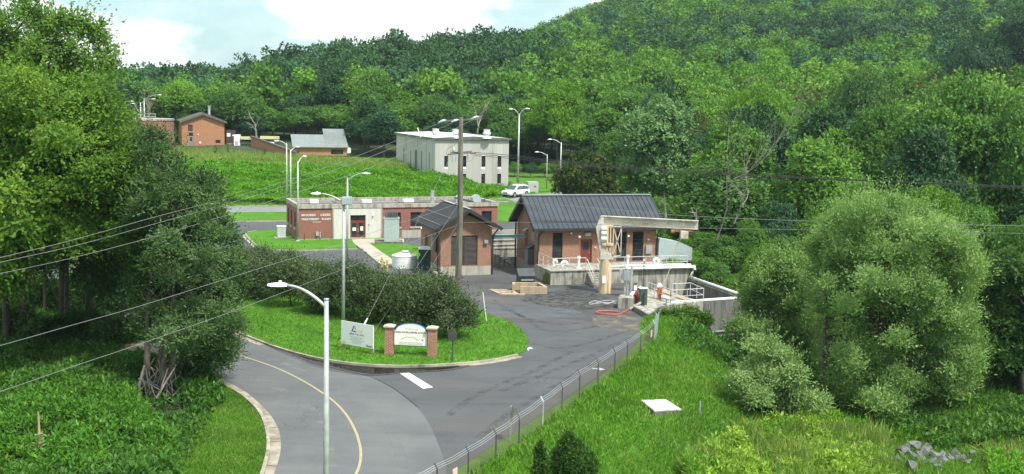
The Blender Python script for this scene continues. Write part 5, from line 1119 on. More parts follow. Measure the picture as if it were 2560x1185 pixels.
def veil():
    m, t, out = newmat('windscreen_fabric'); d = t.node('ShaderNodeBsdfPrincipled', ins={'Base Color': (.38, .5, .47, 1), 'Roughness': .8}); tr = t.node('ShaderNodeBsdfTransparent'); t.l.new(t.node('ShaderNodeMixShader', ins={0: .7, 1: tr.outputs[0], 2: d.outputs[0]}).outputs[0], out.inputs[0]); return m
b.build('fabric', veil(), ex)
for (i, f_, z_, lb, mt) in ((1, .55, .55, 'pale pink notice hung on the near end of the fence', m_pink), (11, .75, .8, 'small pink notice hung at the far end of the fence', m_pink)):
    p = Vector(fb[i]).lerp(Vector(fb[i+1]), f_); d = (Vector(fb[i+1])-Vector(fb[i])).normalized(); t_ = thing('fence_notice', lb, 'notice', (p.x, p.y, z_), math.atan2(d.y, d.x)); b = MB(); b.box(-.17, .17, -.03, -.015, -.22, .22); b.build('plate', mt, t_)

# slab and stake in the grass, rocks
sq = [G(1603, 1000, .25), G(1664, 998, .25), G(1704, 1023, .25), G(1635, 1026, .25)]; zc = max(float(p[2]) for p in sq)-.0; sb = thing('access_slab', 'flat white concrete access slab in the grass right of the fence', 'slab', tuple(sq[0]))
b = MB(); b.slab([Vector((p[0]-sq[0][0], p[1]-sq[0][1], (p[2]-sq[0][2])*1.0)) for p in sq], (0, 0, -.08)); b.build('lid', M('slab_white', (.58, .56, .50), (.42, .40, .35), 1.5, .85, c3=(.25, .23, .18), s3=1.2), sb)
b = MB(); b.slab([Vector((p[0]-sq[0][0], p[1]-sq[0][1], (p[2]-sq[0][2])*1.0-.08))*.96+Vector((.08, -.02, -.01)) for p in sq], (0, 0, -.5)); b.build('shaft', m_conc_dk, sb)
c0 = Vector((sq[2][0]-sq[0][0], sq[2][1]-sq[0][1], sq[2][2]-sq[0][2]))*.9; b = MB(); b.tube([c0+Vector((-.3, .25, .01)), c0+Vector((-.3, .25, .1)), c0+Vector((-.05, .3, .1)), c0+Vector((-.05, .3, .01))], .02, 5); b.build('lift_handle', m_dkgrey, sb)
q = G(1749, 1040); t_ = thing('marker_post', 'short grey marker post in the grass right of the access slab', 'post', tuple(q)); b = MB(); b.tube([(0, 0, -.1), (0, 0, lampH(q, (1749, 1003)))], .04, 6); b.build('rod', m_grey, t_)
R0 = random.Random(4)
m_rock = M('grey_rock', (.10, .105, .10), (.22, .225, .21), 2.5, .9, c3=(.04, .045, .05), s3=2.2, bump=.8)
rk = [(2262, 1135, 30), (2285, 1128, 26), (2310, 1140, 30), (2335, 1150, 24), (2300, 1158, 26), (2355, 1160, 24), (2330, 1168, 26), (2390, 1140, 20), (2402, 1152, 22), (2420, 1160, 16), (2432, 1143, 20), (2280, 1178, 34), (2345, 1178, 22), (2250, 1146, 22), (2272, 1148, 28), (2372, 1150, 18), (2318, 1125, 18), (2240, 1158, 20), (2296, 1145, 20), (2352, 1143, 20)]
where = ['at the left top of the rubble', 'with a pale flat face near the left top', 'pale and broad in the middle of the rubble', 'tilted in the middle of the rubble', 'low in the grass under the middle', 'at the right of the middle row', 'in the lowest middle part', 'pointed and standing apart on the right', 'beside the pointed rock on the right', 'pale and small below the far right rock', 'dark and last on the far right', 'flat blue grey at the bottom left by itself', 'small at the bottom right of the rubble', 'dark at the leftmost edge', 'long and pale just under the top row', 'small between the middle and the pointed rock', 'small at the very top of the rubble', 'half buried on the left under the weeds', 'wedged behind the broad middle rock', 'wedged to the right of the broad middle rock']
for k, (px, py, sz) in enumerate(rk):
    q = G(px, py); s0 = q[1]/2800*sz*1.0; bm = bmesh.new(); bmesh.ops.create_icosphere(bm, subdivisions=2, radius=1)
    ax = [Vector((R0.uniform(-1, 1), R0.uniform(-1, 1), R0.uniform(-.3, 1))).normalized() for _ in range(11)]; ds = [R0.uniform(.28, .62) for _ in ax]
    for v in bm.verts:
        for a_, d_ in zip(ax, ds):
            e_ = v.co.dot(a_)
            if e_ > d_: v.co -= a_*(e_-d_)
        v.co.x *= s0*R0.uniform(.95, 1.05)*1.15; v.co.y *= s0*.9; v.co.z *= s0*.85
    me = bpy.data.meshes.new('rock'); bm.to_mesh(me); bm.free(); o = link('rock', me, None, m_rock); o.location = (q[0], q[1], q[2]+s0*.5); o.rotation_euler = (R0.uniform(-.3, .3), R0.uniform(-.3, .3), R0.uniform(0, 6)); tag(o, 'grey rock '+where[k], 'rock', 'rocks in the rubble pile at the lower right')

# ---------------------------------------------------------------- car
def car():
    near = Gb(1288, 495.5); hd = math.radians(-90-38); c = Gb(1289, 492.0); t_ = thing('parked_car', 'white family car driving on the back road by the white building', 'car', (c[0], c[1], c[2]+.06), hd)
    # x forward; stations
    bd = MB(); st_ = [(-2.45, .78, .55, 1.0), (-2.3, .92, .32, 1.08), (-1.9, .96, .28, 1.12), (0, .97, .27, 1.08), (1.2, .97, .28, 1.04), (1.9, .95, .28, .98), (2.3, .88, .30, .86), (2.48, .72, .38, .72)]
    vs = []; fs = []
    for x, w_, zb, zt_ in st_:
        vs += [(x, -w_*.93, zb), (x, -w_, zb+.18), (x, -w_, zt_-.12), (x, -w_*.9, zt_), (x, w_*.9, zt_), (x, w_, zt_-.12), (x, w_, zb+.18), (x, w_*.93, zb)]
    n = 8
    for i in range(len(st_)-1): fs += [(i*n+k, i*n+(k+1) % n, (i+1)*n+(k+1) % n, (i+1)*n+k) for k in range(n)]
    fs += [tuple(range(n)), tuple((len(st_)-1)*n+k for k in range(n))[::-1]]; bd.add(vs, fs)
    gst = [(-2.38, .80, .74, 1.04, 1.1), (-2.0, .86, .68, 1.08, 1.66), (-1.4, .87, .68, 1.08, 1.76), (-.2, .88, .69, 1.07, 1.78), (.35, .88, .68, 1.06, 1.70), (1.35, .86, .80, 1.0, 1.04)]
    vs = []; fs = []
    for x, wb_, wt, zb, zt_ in gst: vs += [(x, -wb_, zb-.05), (x, -wt, zt_-.06), (x, -wt*.85, zt_), (x, wt*.85, zt_), (x, wt, zt_-.06), (x, wb_, zb-.05)]
    n = 6
    for i in range(len(gst)-1): fs += [(i*n+k, i*n+(k+1) % n, (i+1)*n+(k+1) % n, (i+1)*n+k) for k in range(n)]
    fs += [tuple(range(n)), tuple((len(gst)-1)*n+k for k in range(n))[::-1]]; bd.add(vs, fs)
    body = bd.build('body', m_carw, t_, smooth=True)
    for sg, wn2 in ((-1, 'l'), (1, 'r')):
        for x0_, x1_, z1a, z1b in ((.42, -.55, 1.58, 1.64), (-.62, -1.35, 1.64, 1.63), (-1.42, -2.0, 1.62, 1.45)):
            b = MB(); b.slab([(x0_+(.45 if x0_ > 0 else 0), sg*.895, 1.12), (x1_, sg*.895, 1.14), (x1_+.02, sg*.725, z1b), (x0_, sg*.73, z1a)], (0, sg*.02, 0)); b.build('side_window', m_carg, t_)
    b = MB(); b.slab([(1.30, -.74, 1.10), (1.30, .74, 1.10), (.48, .60, 1.67), (.48, -.60, 1.67)], (.03, 0, .03)); b.build('windscreen', m_carg, t_)
    b = MB(); b.slab([(-2.40, -.7, 1.16), (-2.40, .7, 1.16), (-2.06, .6, 1.62), (-2.06, -.6, 1.62)], (-.02, 0, .02)); b.build('rear_window', m_carg, t_)
    b = MB(); b.box(2.40, 2.50, -.38, .38, .56, .76); b.box(2.40, 2.49, -.7, .7, .30, .42); g_ = b.build('grille', m_black, t_); b = MB(); b.box(2.49, 2.52, -.16, .16, .6, .72); b.build('badge', m_alloy, g_)
    for sg in (-1, 1):
        b = MB(); b.slab([(2.2, sg*.9, .78), (2.46, sg*.68, .72), (2.44, sg*.5, .84), (2.1, sg*.86, .93)], (.03, sg*.02, 0)); b.build('headlight', m_lamp, t_)
        b = MB(); b.box(-2.49, -2.3, sg*.7-.12, sg*.7+.12, .85, 1.05); b.build('tail_light', m_red, t_)
        b = MB(); b.box(1.0, 1.2, sg*.98-.1*(sg < 0), sg*.98+.1*(sg > 0), 1.08, 1.24); b.build('mirror', m_carw, t_, bevel=.03)
        b = MB(); b.box(-1.9, .3, sg*.62-.02, sg*.62+.02, 1.8, 1.84); b.build('roof_rail', m_galv, t_)
        b = MB(); b.box(-1.1, 1.1, sg*.93-.05, sg*.93+.05, .2, .32); b.build('sill', m_black, t_)
        for x in (1.47, -1.43):
            b = MB(); b.tube([(x, sg*.72, .37), (x, sg*.985, .37)], .375, 20); wh = b.build('wheel', m_black, t_); b = MB(); b.tube([(x, sg*.98, .37), (x, sg*1.0, .37)], .25, 12); b.build('rim', m_alloy, wh)
            b = MB(); b.tube([(x, sg*.70, .40), (x, sg*.975, .40)], .44, 20); b.build('wheel_arch', m_black, t_)
    b = MB(); b.tube([(-1.6, 0, 1.76), (-1.75, 0, 1.95)], .02, 5); b.build('aerial', m_carw, t_)
car()
q = Gb(1320, 482.5); ub = thing('utility_cabinet', 'pale green utility cabinet with an orange hazard sticker right of the white car', 'cabinet', tuple(q), math.radians(14)); s0 = q[1]/2800
b = MB(); b.box(0, 27*s0, 0, 1.6, 0, 27.5*s0); b.build('body', M('cabinet_sage', (.42, .48, .46), (.38, .43, .42), 1, .5), ub, bevel=.03); b = MB(); b.slab([(.85, -.012, 1.0), (1.1, -.012, .75), (1.35, -.012, 1.0), (1.1, -.012, 1.3)], (0, .008, 0)); b.build('hazard_sticker', m_orange, ub)
def grail(label, a, c, z=.9):
    a = Gb(*a); c = Gb(*c); t_ = thing('road_guardrail', label, 'guard rail', tuple(a)); d = Vector(c)-Vector(a); b = MB(); b.bar((0, 0, .62), d+Vector((0, 0, .62)), .06, .3); b.build('beam', m_galv, t_)
    for k in range(3): b = MB(); e = d*(.1+.4*k); b.bar(e+Vector((0, .08, 0)), e+Vector((0, .08, .6)), .12, .1); b.build('post', m_wood, t_)
grail('short steel guard rail end beside the street lamp behind the pump building roof', (1386, 484), (1400, 484)); grail('steel guard rail under the yellowish tree behind the pump building roof', (1458, 476), (1500, 474)); grail('lower steel guard rail piece under the yellowish tree', (1455, 487), (1480, 486))
# ---------------------------------------------------------------- vegetation
def unit(v): return v/np.maximum(np.linalg.norm(v, axis=-1, keepdims=True), 1e-9)
def quads(p, l, w, L_, W_):
    """rhombic leaves: p base, l direction, w side; arrays"""
    a = p; b_ = p+l*(L_*.5)[:, None]+w*(W_*.5)[:, None]; c = p+l*L_[:, None]; d = p+l*(L_*.5)[:, None]-w*(W_*.5)[:, None]
    V = np.stack([a, b_, c, d], 1).reshape(-1, 3); return V
def leafcloud(rng, C, R, ntw, m, tlen, L_, W_, upb=.3, droop=0., sq=.85, inner=.5, lowcut=-.55, spread=.8, nw=(.55, .85, .42)):
    C = np.asarray(C, float); R = np.asarray(R, float); pr = R**2/np.sum(R**2)
    k = rng.choice(len(R), ntw, p=pr); d = unit(rng.normal(size=(ntw, 3)))
    d[:, 2] = np.where(d[:, 2] < lowcut, -d[:, 2], d[:, 2])
    s = C[k]+d*np.array([1, 1, sq])*(R[k]*(inner+(1-inner)*rng.random(ntw)**.6))[:, None]
    t = unit(d*.9+np.array([0, 0, upb])+rng.normal(size=(ntw, 3))*.35)
    cd = unit(s-(C.mean(0)+np.array([0, 0, -.15*np.ptp(C[:, 2])])))
    brnd = rng.random(len(R))[k]; trnd = rng.random(ntw)
    Vs = []; At = []; u = (np.arange(m)+.5)/m
    for j in range(m):
        p = s+t*(tlen*u[j]*R[k].clip(0, 3)[:, None]*0+tlen*u[j])+np.array([0, 0, -droop*u[j]**2])
        l = unit(t*.7+rng.normal(size=(ntw, 3))*spread+np.array([0, 0, -droop*.8]))
        nn = unit(nw[0]*d+nw[1]*cd+rng.normal(size=(ntw, 3))*nw[2]+np.array([0, 0, .3])); w_ = unit(np.cross(l, nn)); f = .65+.7*rng.random(ntw)
        Vs.append(quads(p, l, w_, L_*f, W_*f)); At.append(np.clip(.45*brnd+.35*trnd+.20*rng.random(ntw), 0, 1))
    V = np.concatenate(Vs); n = len(V)//4; return V, np.arange(n*4).reshape(n, 4), np.concatenate(At)
def in_poly(x, y, poly):
    ins = np.zeros(len(x), bool); n = len(poly)
    for i in range(n):
        x1, y1 = poly[i][:2]; x2, y2 = poly[(i+1) % n][:2]; c = ((y1 > y) != (y2 > y)) & (x < (x2-x1)*(y-y1)/((y2-y1) or 1e-9)+x1); ins ^= c
    return ins
def fillpx(poly, n, r, seed, Y0, dy, sp=.35):
    """crown masses of a tree whose silhouette is known: world centres and radii with real depth"""
    rng = np.random.default_rng(seed); P_ = np.array(poly); out = []; g = []
    tries = 0
    while len(out) < n and tries < 6000:
        tries += 1; x = rng.uniform(P_[:, 0].min(), P_[:, 0].max()); y = rng.uniform(P_[:, 1].min(), P_[:, 1].max()); rr = r*rng.uniform(.65, 1.15)
        a_ = np.linspace(0, 6.28, 9)[:8]
        if not in_poly(x+rr*.55*np.cos(a_), y+rr*.55*np.sin(a_), poly).all(): continue
        if g and min((x-q[0])**2+(y-q[1])**2 for q in g[-90:]) < (r*sp)**2: continue
        g.append((x, y)); yy = Y0+rng.normal()*dy; out.append((*PY(x, y, yy), rr*yy/2800))
    return out
def branch_mesh(b, rng, p, d, L_, r, lev, up_=.25, n=3, spread=.6):
    pts = [Vector(p)]; dd = Vector(d).normalized()
    for i in range(4): dd = (dd+Vector(rng.normal(size=3))*.13+Vector((0, 0, up_*.12))).normalized(); pts.append(pts[-1]+dd*(L_/4))
    b.tube(pts, [r*(1-.15*i) for i in range(5)] if lev else [r*(1-.2*i) for i in range(5)], 6 if r > .05 else 4, cap=False)
    if lev:
        for k in range(n):
            q = pts[2+(k % 3)]; nd = (dd+Vector(rng.normal(size=3))*spread+Vector((0, 0, up_))).normalized(); branch_mesh(b, rng, q, nd, L_*rng.uniform(.5, .75), r*.55, lev-1, up_, n, spread)
def tree_from(name, label, cat, base, blobs, mat, leaf, group=None, trunk=.25, seed=1, limbs=14, trunks=None, bark=None, lev=0):
    base = np.array(base, float); rng = np.random.default_rng(seed); t_ = thing(name, label, cat, tuple(base), 0, group)
    B_ = np.array(blobs); C = B_[:, :3]-base; R = B_[:, 3]; V, Q, A_ = leafcloud(rng, C, R, **leaf)
    l2 = dict(leaf); l2.update(ntw=max(60, leaf['ntw']//14), tlen=leaf['tlen']*2.3, inner=.85, upb=leaf.get('upb', .3)+.35, m=leaf['m']+3)
    V2, Q2, A2 = leafcloud(rng, C, R, **l2); V = np.concatenate([V, V2]); A_ = np.concatenate([A_, A2]); Q = np.arange(len(V)).reshape(-1, 4)
    link('crown', mesh_np('crown', V, Q, [mat], A_), t_)
    b = MB(); top = C.mean(0)*np.array([.6, .6, 1.15]); 
    for (ox, oy, lx, ly, tr_) in (trunks or [(0, 0, 0, 0, trunk)]):
        pts = [Vector((ox, oy, -.2)), Vector((ox+lx*.4+.1*rng.normal(), oy+ly*.4, top[2]*.3)), Vector((ox+lx*.8+top[0]*.5, oy+ly*.8+top[1]*.5, top[2]*.65)), Vector((ox+lx+top[0], oy+ly+top[1], top[2]*1.1))]
        b.tube(pts, [tr_*1.25, tr_, tr_*.7, tr_*.3], 9)
        for i in rng.choice(len(R), min(limbs, len(R)), replace=False):
            e = Vector(C[i]); s_ = min(.85, max(.25, (e.z/max(top[2], .1))*.6)); st = pts[1].lerp(pts[3], s_); mid = st.lerp(e, .5)+Vector((0, 0, .15)); b.tube([st, mid, e], [tr_*.38, tr_*.25, tr_*.08], 5, cap=False)
    b.build('trunk', bark or m_bark, t_, smooth=True); return t_

f_left = foliage('leaf_yellow_green', (.042, .105, .010), (.145, .27, .03), (.29, .38, .045), 0, yamt=.7, nscale=.5)
f_tall = foliage('leaf_mid_green', (.06, .13, .02), (.15, .27, .04), (.21, .31, .06), 0, nscale=.5)
f_cedar = foliage('cedar_dark', (.026, .065, .016), (.09, .165, .045), (.22, .28, .14), 0, trans=.12, yamt=.7, nscale=.8)
f_willow = foliage('leaf_willow', (.085, .17, .045), (.24, .37, .11), (.46, .56, .26), 0, yamt=.6, nscale=.4)
f_pale = foliage('leaf_pale', (.11, .20, .06), (.33, .45, .17), (.50, .60, .32), 0, nscale=.6)
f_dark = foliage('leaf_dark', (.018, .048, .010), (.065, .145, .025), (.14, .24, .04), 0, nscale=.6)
f_hedge = foliage('leaf_hedge', (.028, .056, .018), (.10, .15, .050), (.30, .31, .16), .12, trans=.12, yamt=.55, nscale=.9)
f_bush = foliage('leaf_bright', (.05, .11, .015), (.12, .23, .03), (.22, .30, .05), 0, nscale=.7)
f_maple = foliage('leaf_maple', (.02, .04, .012), (.06, .10, .02), (.42, .36, .07), 0, yamt=.75, nscale=.6)
f_weed = foliage('leaf_weed', (.06, .18, .012), (.17, .40, .028), (.32, .47, .07), 0, gloss=.2, nscale=.45)
f_weed_mid = foliage('leaf_broad_weed', (.035, .11, .012), (.11, .28, .025), (.26, .40, .06), 0, gloss=.2, nscale=.6)
f_weed_dark = foliage('leaf_underwood', (.026, .08, .012), (.09, .22, .028), (.22, .36, .06), 0, gloss=.25, nscale=.35)  # leaf colour darkened to carry the shade of the trees above
f_tallgrass = foliage('tall_grass', (.11, .19, .03), (.26, .34, .09), (.42, .42, .18), 0, gloss=.1, nscale=.4)
f_grass = foliage('grass_blade', (.07, .16, .02), (.16, .33, .04), (.34, .38, .13), 0, gloss=.15, trans=.35, nscale=.22, yamt=.8)
f_mound = foliage('leaf_vine', (.13, .25, .025), (.32, .47, .06), (.50, .56, .13), 0, gloss=.2, nscale=.8)
SPEC = [foliage('forest_dark', (.014, .045, .016), (.050, .125, .042), None, .22, trans=.18, nscale=.12),
        foliage('forest_mid', (.030, .090, .012), (.125, .27, .036), (.19, .32, .045), .2, trans=.25, nscale=.12),
        foliage('forest_bright', (.046, .13, .014), (.16, .32, .04), (.25, .38, .055), .2, trans=.28, nscale=.12),
        foliage('forest_blue', (.016, .055, .024), (.060, .150, .062), None, .2, trans=.2, nscale=.12),
        foliage('forest_olive', (.055, .088, .018), (.16, .21, .04), (.23, .22, .06), .18, trans=.22, nscale=.12)]

# --- left foreground trees
LF = dict(m=5, tlen=.75, L_=.27, W_=.13, upb=.15, droop=.30, sq=.8, inner=.35)
A_poly = [(-40, 60), (30, 40), (45, -10), (100, -15), (135, 50), (215, 40), (268, 105), (292, 150), (285, 215), (200, 250), (-40, 260)]
q = P(120, 700, 0); tree_from('tall_tree', 'tall airy green tree rising highest at the left edge against the sky', 'tree', (q[0], 76, 0), fillpx(A_poly, 75, 19, 3, 74, 1.6, .9), f_tall, dict(LF, ntw=4200, droop=.05, upb=.35, L_=.26, W_=.13, inner=.1, tlen=.9), trunk=.3, seed=2, limbs=30)
B_poly = [(-90, 200), (60, 180), (160, 195), (250, 215), (310, 260), (345, 350), (350, 470), (335, 590), (300, 640), (250, 625), (190, 640), (120, 600), (60, 640), (-90, 620)]
q = P(165, 830, 0); tree_from('leafy_tree', 'large yellow green drooping tree filling the left edge', 'tree', q, fillpx(B_poly, 125, 40, 5, 61, 2.6), f_left, dict(LF, ntw=34000, L_=.20, W_=.10), trunk=.28, seed=5, limbs=30, trunks=[(0, 0, 0, 0, .27), (1.1, .8, .4, .6, .2)])
C_poly = [(-120, 420), (-60, 400), (40, 440), (90, 520), (110, 620), (60, 700), (-20, 760), (-120, 740)]
q = P(20, 880, 0); tree_from('leafy_tree', 'lower leafy tree at the far left edge behind the power lines', 'tree', q, fillpx(C_poly, 40, 38, 6, 57, 1.6), f_left, dict(LF, ntw=5500, L_=.22), trunk=.2, seed=6, limbs=14)
D_poly = [(180, 560), (330, 520), (370, 600), (360, 700), (300, 760), (210, 720)]
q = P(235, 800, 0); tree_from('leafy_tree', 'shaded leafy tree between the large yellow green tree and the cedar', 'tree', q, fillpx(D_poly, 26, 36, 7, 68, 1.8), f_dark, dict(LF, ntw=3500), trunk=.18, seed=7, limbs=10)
E_poly = [(320, 420), (345, 345), (380, 320), (420, 350), (448, 400), (452, 440), (500, 412), (540, 440), (560, 520), (572, 590), (604, 650), (612, 720), (575, 760), (596, 800), (592, 860), (575, 905), (520, 945), (470, 900), (430, 890), (380, 850), (345, 905), (330, 860), (350, 780), (325, 700), (335, 600), (315, 500)]
q = P(398, 1008, 0); cq = q
tree_from('cedar_tree', 'dark shaggy cedar beside the road with vine covered stems', 'tree', q, fillpx(E_poly, 230, 28, 8, 58.5, 2.2, .6)+fillpx([(430, 800), (600, 790), (596, 870), (570, 915), (525, 950), (450, 930), (420, 880)], 36, 24, 88, 57.5, 1.2, .5), f_cedar, dict(ntw=30000, m=6, tlen=.62, L_=.17, W_=.06, upb=.45, droop=.12, sq=.55, inner=.25, spread=.45), trunk=.2, seed=8, limbs=26,
          trunks=[(-.5, 0, -.6, .2, .16), (-.1, .3, .2, .5, .2), (.4, 0, .9, .0, .15), (.2, -.4, .3, -.3, .12)])
for k, (px, py, hy, rr) in enumerate(((165, 835, 560, .14), (222, 810, 560, .11), (305, 830, 600, .12), (60, 860, 600, .13), (110, 800, 600, .10), (345, 760, 560, .1))):
    q = P(px, py, 0); hh = lampH(q, (px, hy)); t_ = thing('young_tree', ['slim dark trunked tree below the large left tree', 'thin tree second from the left trunk group', 'slim tree just left of the cedar', 'dark trunk near the left picture edge', 'thin trunk in the shade behind the left undergrowth', 'thin trunk behind the cedar foliage'][k], 'tree', tuple(q)); b = MB(); b.tube([(0, 0, -.2), (.1, .1, hh*.5), (.3, 0, hh)], [rr*1.2, rr, rr*.6], 7); b.build('trunk', m_bark, t_)
    rng = np.random.default_rng(60+k); C = np.array([[rng.normal()*.9+.2, rng.normal()*.7, hh*.8+rng.normal()*.6] for _ in range(7)]); V, Q, A_ = leafcloud(rng, C, np.full(7, .85), 700, 4, .6, .22, .1, .1, .25); link('crown', mesh_np('crown', V, Q, [f_dark], A_), t_)
for k, (px, py, r_) in enumerate(((-10, 800, 60), (60, 770, 55), (130, 790, 55), (200, 765, 50), (270, 780, 50), (330, 745, 45), (30, 860, 55), (110, 880, 50), (190, 865, 50), (270, 870, 48), (320, 850, 40), (370, 700, 36))):
    q = P(px, py, 0); s0 = q[1]/2800; rng = np.random.default_rng(300+k); R_ = r_*s0
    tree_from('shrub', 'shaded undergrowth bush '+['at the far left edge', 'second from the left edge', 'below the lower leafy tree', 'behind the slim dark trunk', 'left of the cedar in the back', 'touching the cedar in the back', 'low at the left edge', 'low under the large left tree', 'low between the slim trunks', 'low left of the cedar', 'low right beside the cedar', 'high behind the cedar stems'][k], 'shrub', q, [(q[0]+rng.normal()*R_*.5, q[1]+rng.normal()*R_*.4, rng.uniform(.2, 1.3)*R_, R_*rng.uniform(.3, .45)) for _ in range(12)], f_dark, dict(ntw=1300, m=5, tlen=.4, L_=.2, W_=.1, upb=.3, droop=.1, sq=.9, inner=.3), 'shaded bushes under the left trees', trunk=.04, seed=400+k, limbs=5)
# vine roots and cut branches below the cedar
b = MB(); rng = np.random.default_rng(12)
for k in range(46):
    a = Vector((rng.normal()*.55-.1, rng.normal()*.35, rng.uniform(.2, 2.4))); e = Vector((rng.normal()*.75, rng.normal()*.4-.3, rng.uniform(-.05, .15))); b.tube([a, a.lerp(e, .5)+Vector(rng.normal(size=3))*.12, e], [.02, .025, .012], 4)
b.tube([(-.75, -.5, 0), (-.85, -.4, 1.0), (-.6, -.3, 2.0)], [.09, .08, .06], 7); b.tube([(.0, -1.3, .1), (.55, -.9, 1.2), (1.0, -.6, 2.0)], [.05, .05, .04], 6)
o = b.build('dead_vines', m_deadwood, None); o.location = tuple(cq); tag(o, 'tangle of dead grey vines and roots at the foot of the cedar', 'vines')

# --- right foreground trees
WL = dict(m=5, tlen=.55, L_=.21, W_=.085, upb=.5, droop=.03, sq=.85, inner=.3, spread=.6)
def gb(px, py): return G(px, py)
WP1 = [(2040, 800), (2030, 720), (2015, 640), (2040, 575), (2090, 532), (2150, 505), (2220, 508), (2300, 520), (2380, 570), (2440, 620), (2455, 690), (2425, 770), (2455, 860), (2440, 940), (2330, 990), (2230, 1060), (2120, 1030), (2060, 970), (2040, 900)]
q = gb(2150, 1048); Yw = float(q[1]); tree_from('willow_tree', 'huge rounded pale green willow-like tree dominating the right foreground', 'tree', q, fillpx(WP1, 330, 27, 11, Yw+1.8, 2.6, .85), f_willow, dict(WL, ntw=48000, upb=.9, tlen=.85, inner=.1, L_=.19, W_=.07), trunk=.3, seed=11, limbs=30, trunks=[(0, 0, 0, 0, .22), (-1.6, .5, -1.5, 0, .17), (1.6, .3, 1.4, 0, .2), (.7, -.5, .3, 0, .14)])
WP2 = [(1805, 850), (1850, 775), (1840, 725), (1880, 690), (1915, 645), (1965, 625), (2010, 650), (2050, 740), (2060, 860), (2030, 930), (1930, 930), (1850, 905), (1800, 890)]
q = gb(1935, 930); tree_from('willow_tree', 'smaller rounded green tree attached to the left side of the huge willow-like tree', 'tree', q, fillpx(WP2, 80, 26, 12, float(q[1])+.8, 1.2), f_willow, dict(WL, ntw=14000, L_=.19, upb=1.0, inner=.1), trunk=.16, seed=12, limbs=12)
WP3 = [(1815, 1015), (1840, 925), (1872, 865), (1912, 845), (1985, 905), (2055, 980), (2075, 1030), (2000, 1062), (1890, 1062)]
q = gb(1945, 1062); tree_from('shrub', 'pale silvery green shrub in front of the willow-like trees', 'shrub', q, fillpx(WP3, 40, 26, 13, float(q[1])+.3, .8), f_pale, dict(WL, ntw=6000, L_=.17, W_=.075), trunk=.06, seed=13, limbs=18)
WP5 = [(2260, 960), (2300, 880), (2370, 850), (2440, 880), (2460, 960), (2390, 1010), (2290, 1020)]
q = gb(2350, 1030); tree_from('shrub', 'mid green shrub under the right side of the willow-like tree', 'shrub', q, fillpx(WP5, 26, 26, 14, float(q[1])-.2, .7), f_willow, dict(WL, ntw=3500, L_=.17), trunk=.06, seed=14, limbs=12)
WP4 = [(2440, 720), (2470, 640), (2530, 600), (2640, 590), (2700, 700), (2700, 1000), (2560, 1010), (2450, 980), (2430, 860)]
q = gb(2560, 1010); tree_from('vine_covered_tree', 'dark vine covered tree at the right edge beside the willow-like tree', 'tree', q, fillpx(WP4, 60, 40, 15, float(q[1])+2.5, 1.6), f_dark, dict(WL, ntw=9500, L_=.25, W_=.15, upb=-.1, droop=.2), trunk=.25, seed=15, limbs=12)
q = P(1415, 1250, -.6); bl = [(1422, 1096, 9), (1415, 1115, 15), (1440, 1120, 15), (1402, 1140, 20), (1436, 1145, 22), (1466, 1150, 18), (1395, 1168, 26), (1430, 1178, 28), (1468, 1178, 20), (1420, 1200, 30), (1485, 1165, 8)]
tree_from('young_cedar', 'small dark bushy conifer at the bottom edge right of the fence', 'shrub', q, [(*PY(a, c, q[1]+.3+.3*math.sin(a)), d*q[1]/2800) for a, c, d in bl], f_dark, dict(ntw=4200, m=4, tlen=.16, L_=.1, W_=.05, upb=.5, droop=0, sq=1, inner=.2, spread=.5), trunk=.05, seed=16, limbs=8)
bl = [(1352, 1118, 7), (1350, 1135, 11), (1354, 1155, 13), (1350, 1178, 16), (1356, 1198, 18)]
q = P(1350, 1250, -.4); tree_from('young_cedar', 'narrow small conifer at the bottom edge left of the bushy one', 'shrub', q, [(*PY(a, c, q[1]+.3), d*q[1]/2800) for a, c, d in bl], f_dark, dict(ntw=1200, m=4, tlen=.16, L_=.1, W_=.05, upb=.5, droop=0, sq=1, inner=.2, spread=.5), trunk=.04, seed=17, limbs=4)
bl = [(1665, 792, 16), (1690, 800, 24), (1725, 795, 26), (1752, 805, 20), (1700, 825, 22), (1735, 828, 22), (1675, 815, 14), (1768, 800, 12)]
q = P(1705, 842, -1.2); tree_from('shrub', 'green vine shrub growing against the basin front wall', 'shrub', (q[0], q[1], float(T(q[0], q[1]))), [(*PY(a, c, q[1]+.4), d*q[1]/2800) for a, c, d in bl], f_bush, dict(ntw=3600, m=4, tlen=.25, L_=.15, W_=.09, upb=.2, droop=.08, sq=1, inner=.3), trunk=.05, seed=18, limbs=8)

# --- hedge of dark shrubs on the island
HB = [(600, 735, 92, 50), (655, 752, 98, 52), (722, 772, 108, 56), (800, 788, 112, 58), (880, 800, 118, 60), (962, 814, 118, 60), (1045, 838, 128, 62), (1125, 852, 142, 60), (575, 700, 55, 45), (640, 706, 66, 50), (715, 722, 72, 52), (790, 735, 70, 52), (865, 745, 66, 50), (940, 760, 70, 50), (1015, 775, 78, 50), (1090, 792, 85, 50)]
pos = ['first dark shrub at the left end of the hedge beside the cedar', 'second dark shrub of the front hedge row behind the nearest lamp head', 'third dark shrub of the front hedge row under the lamp arm', 'dark shrub of the front hedge row above the nearest lamp pole top', 'dark shrub of the front hedge row right behind the island lamp pole', 'dark shrub of the front hedge row behind the contractor sign corner', 'dark shrub of the front hedge row behind the left pier of the welcome sign', 'large dark rounded shrub ending the hedge behind the welcome sign',
       'small greener shrub in the back hedge row touching the cedar', 'second shrub of the back hedge row, with bright tips', 'third shrub of the back hedge row facing the office lawn', 'shrub of the back hedge row facing the office brick wall', 'shrub of the back hedge row with cream flower tips by the lamp pole', 'shrub of the back hedge row facing the round white tank', 'shrub of the back hedge row facing the dark green box', 'last shrub of the back hedge row at the utility pole']
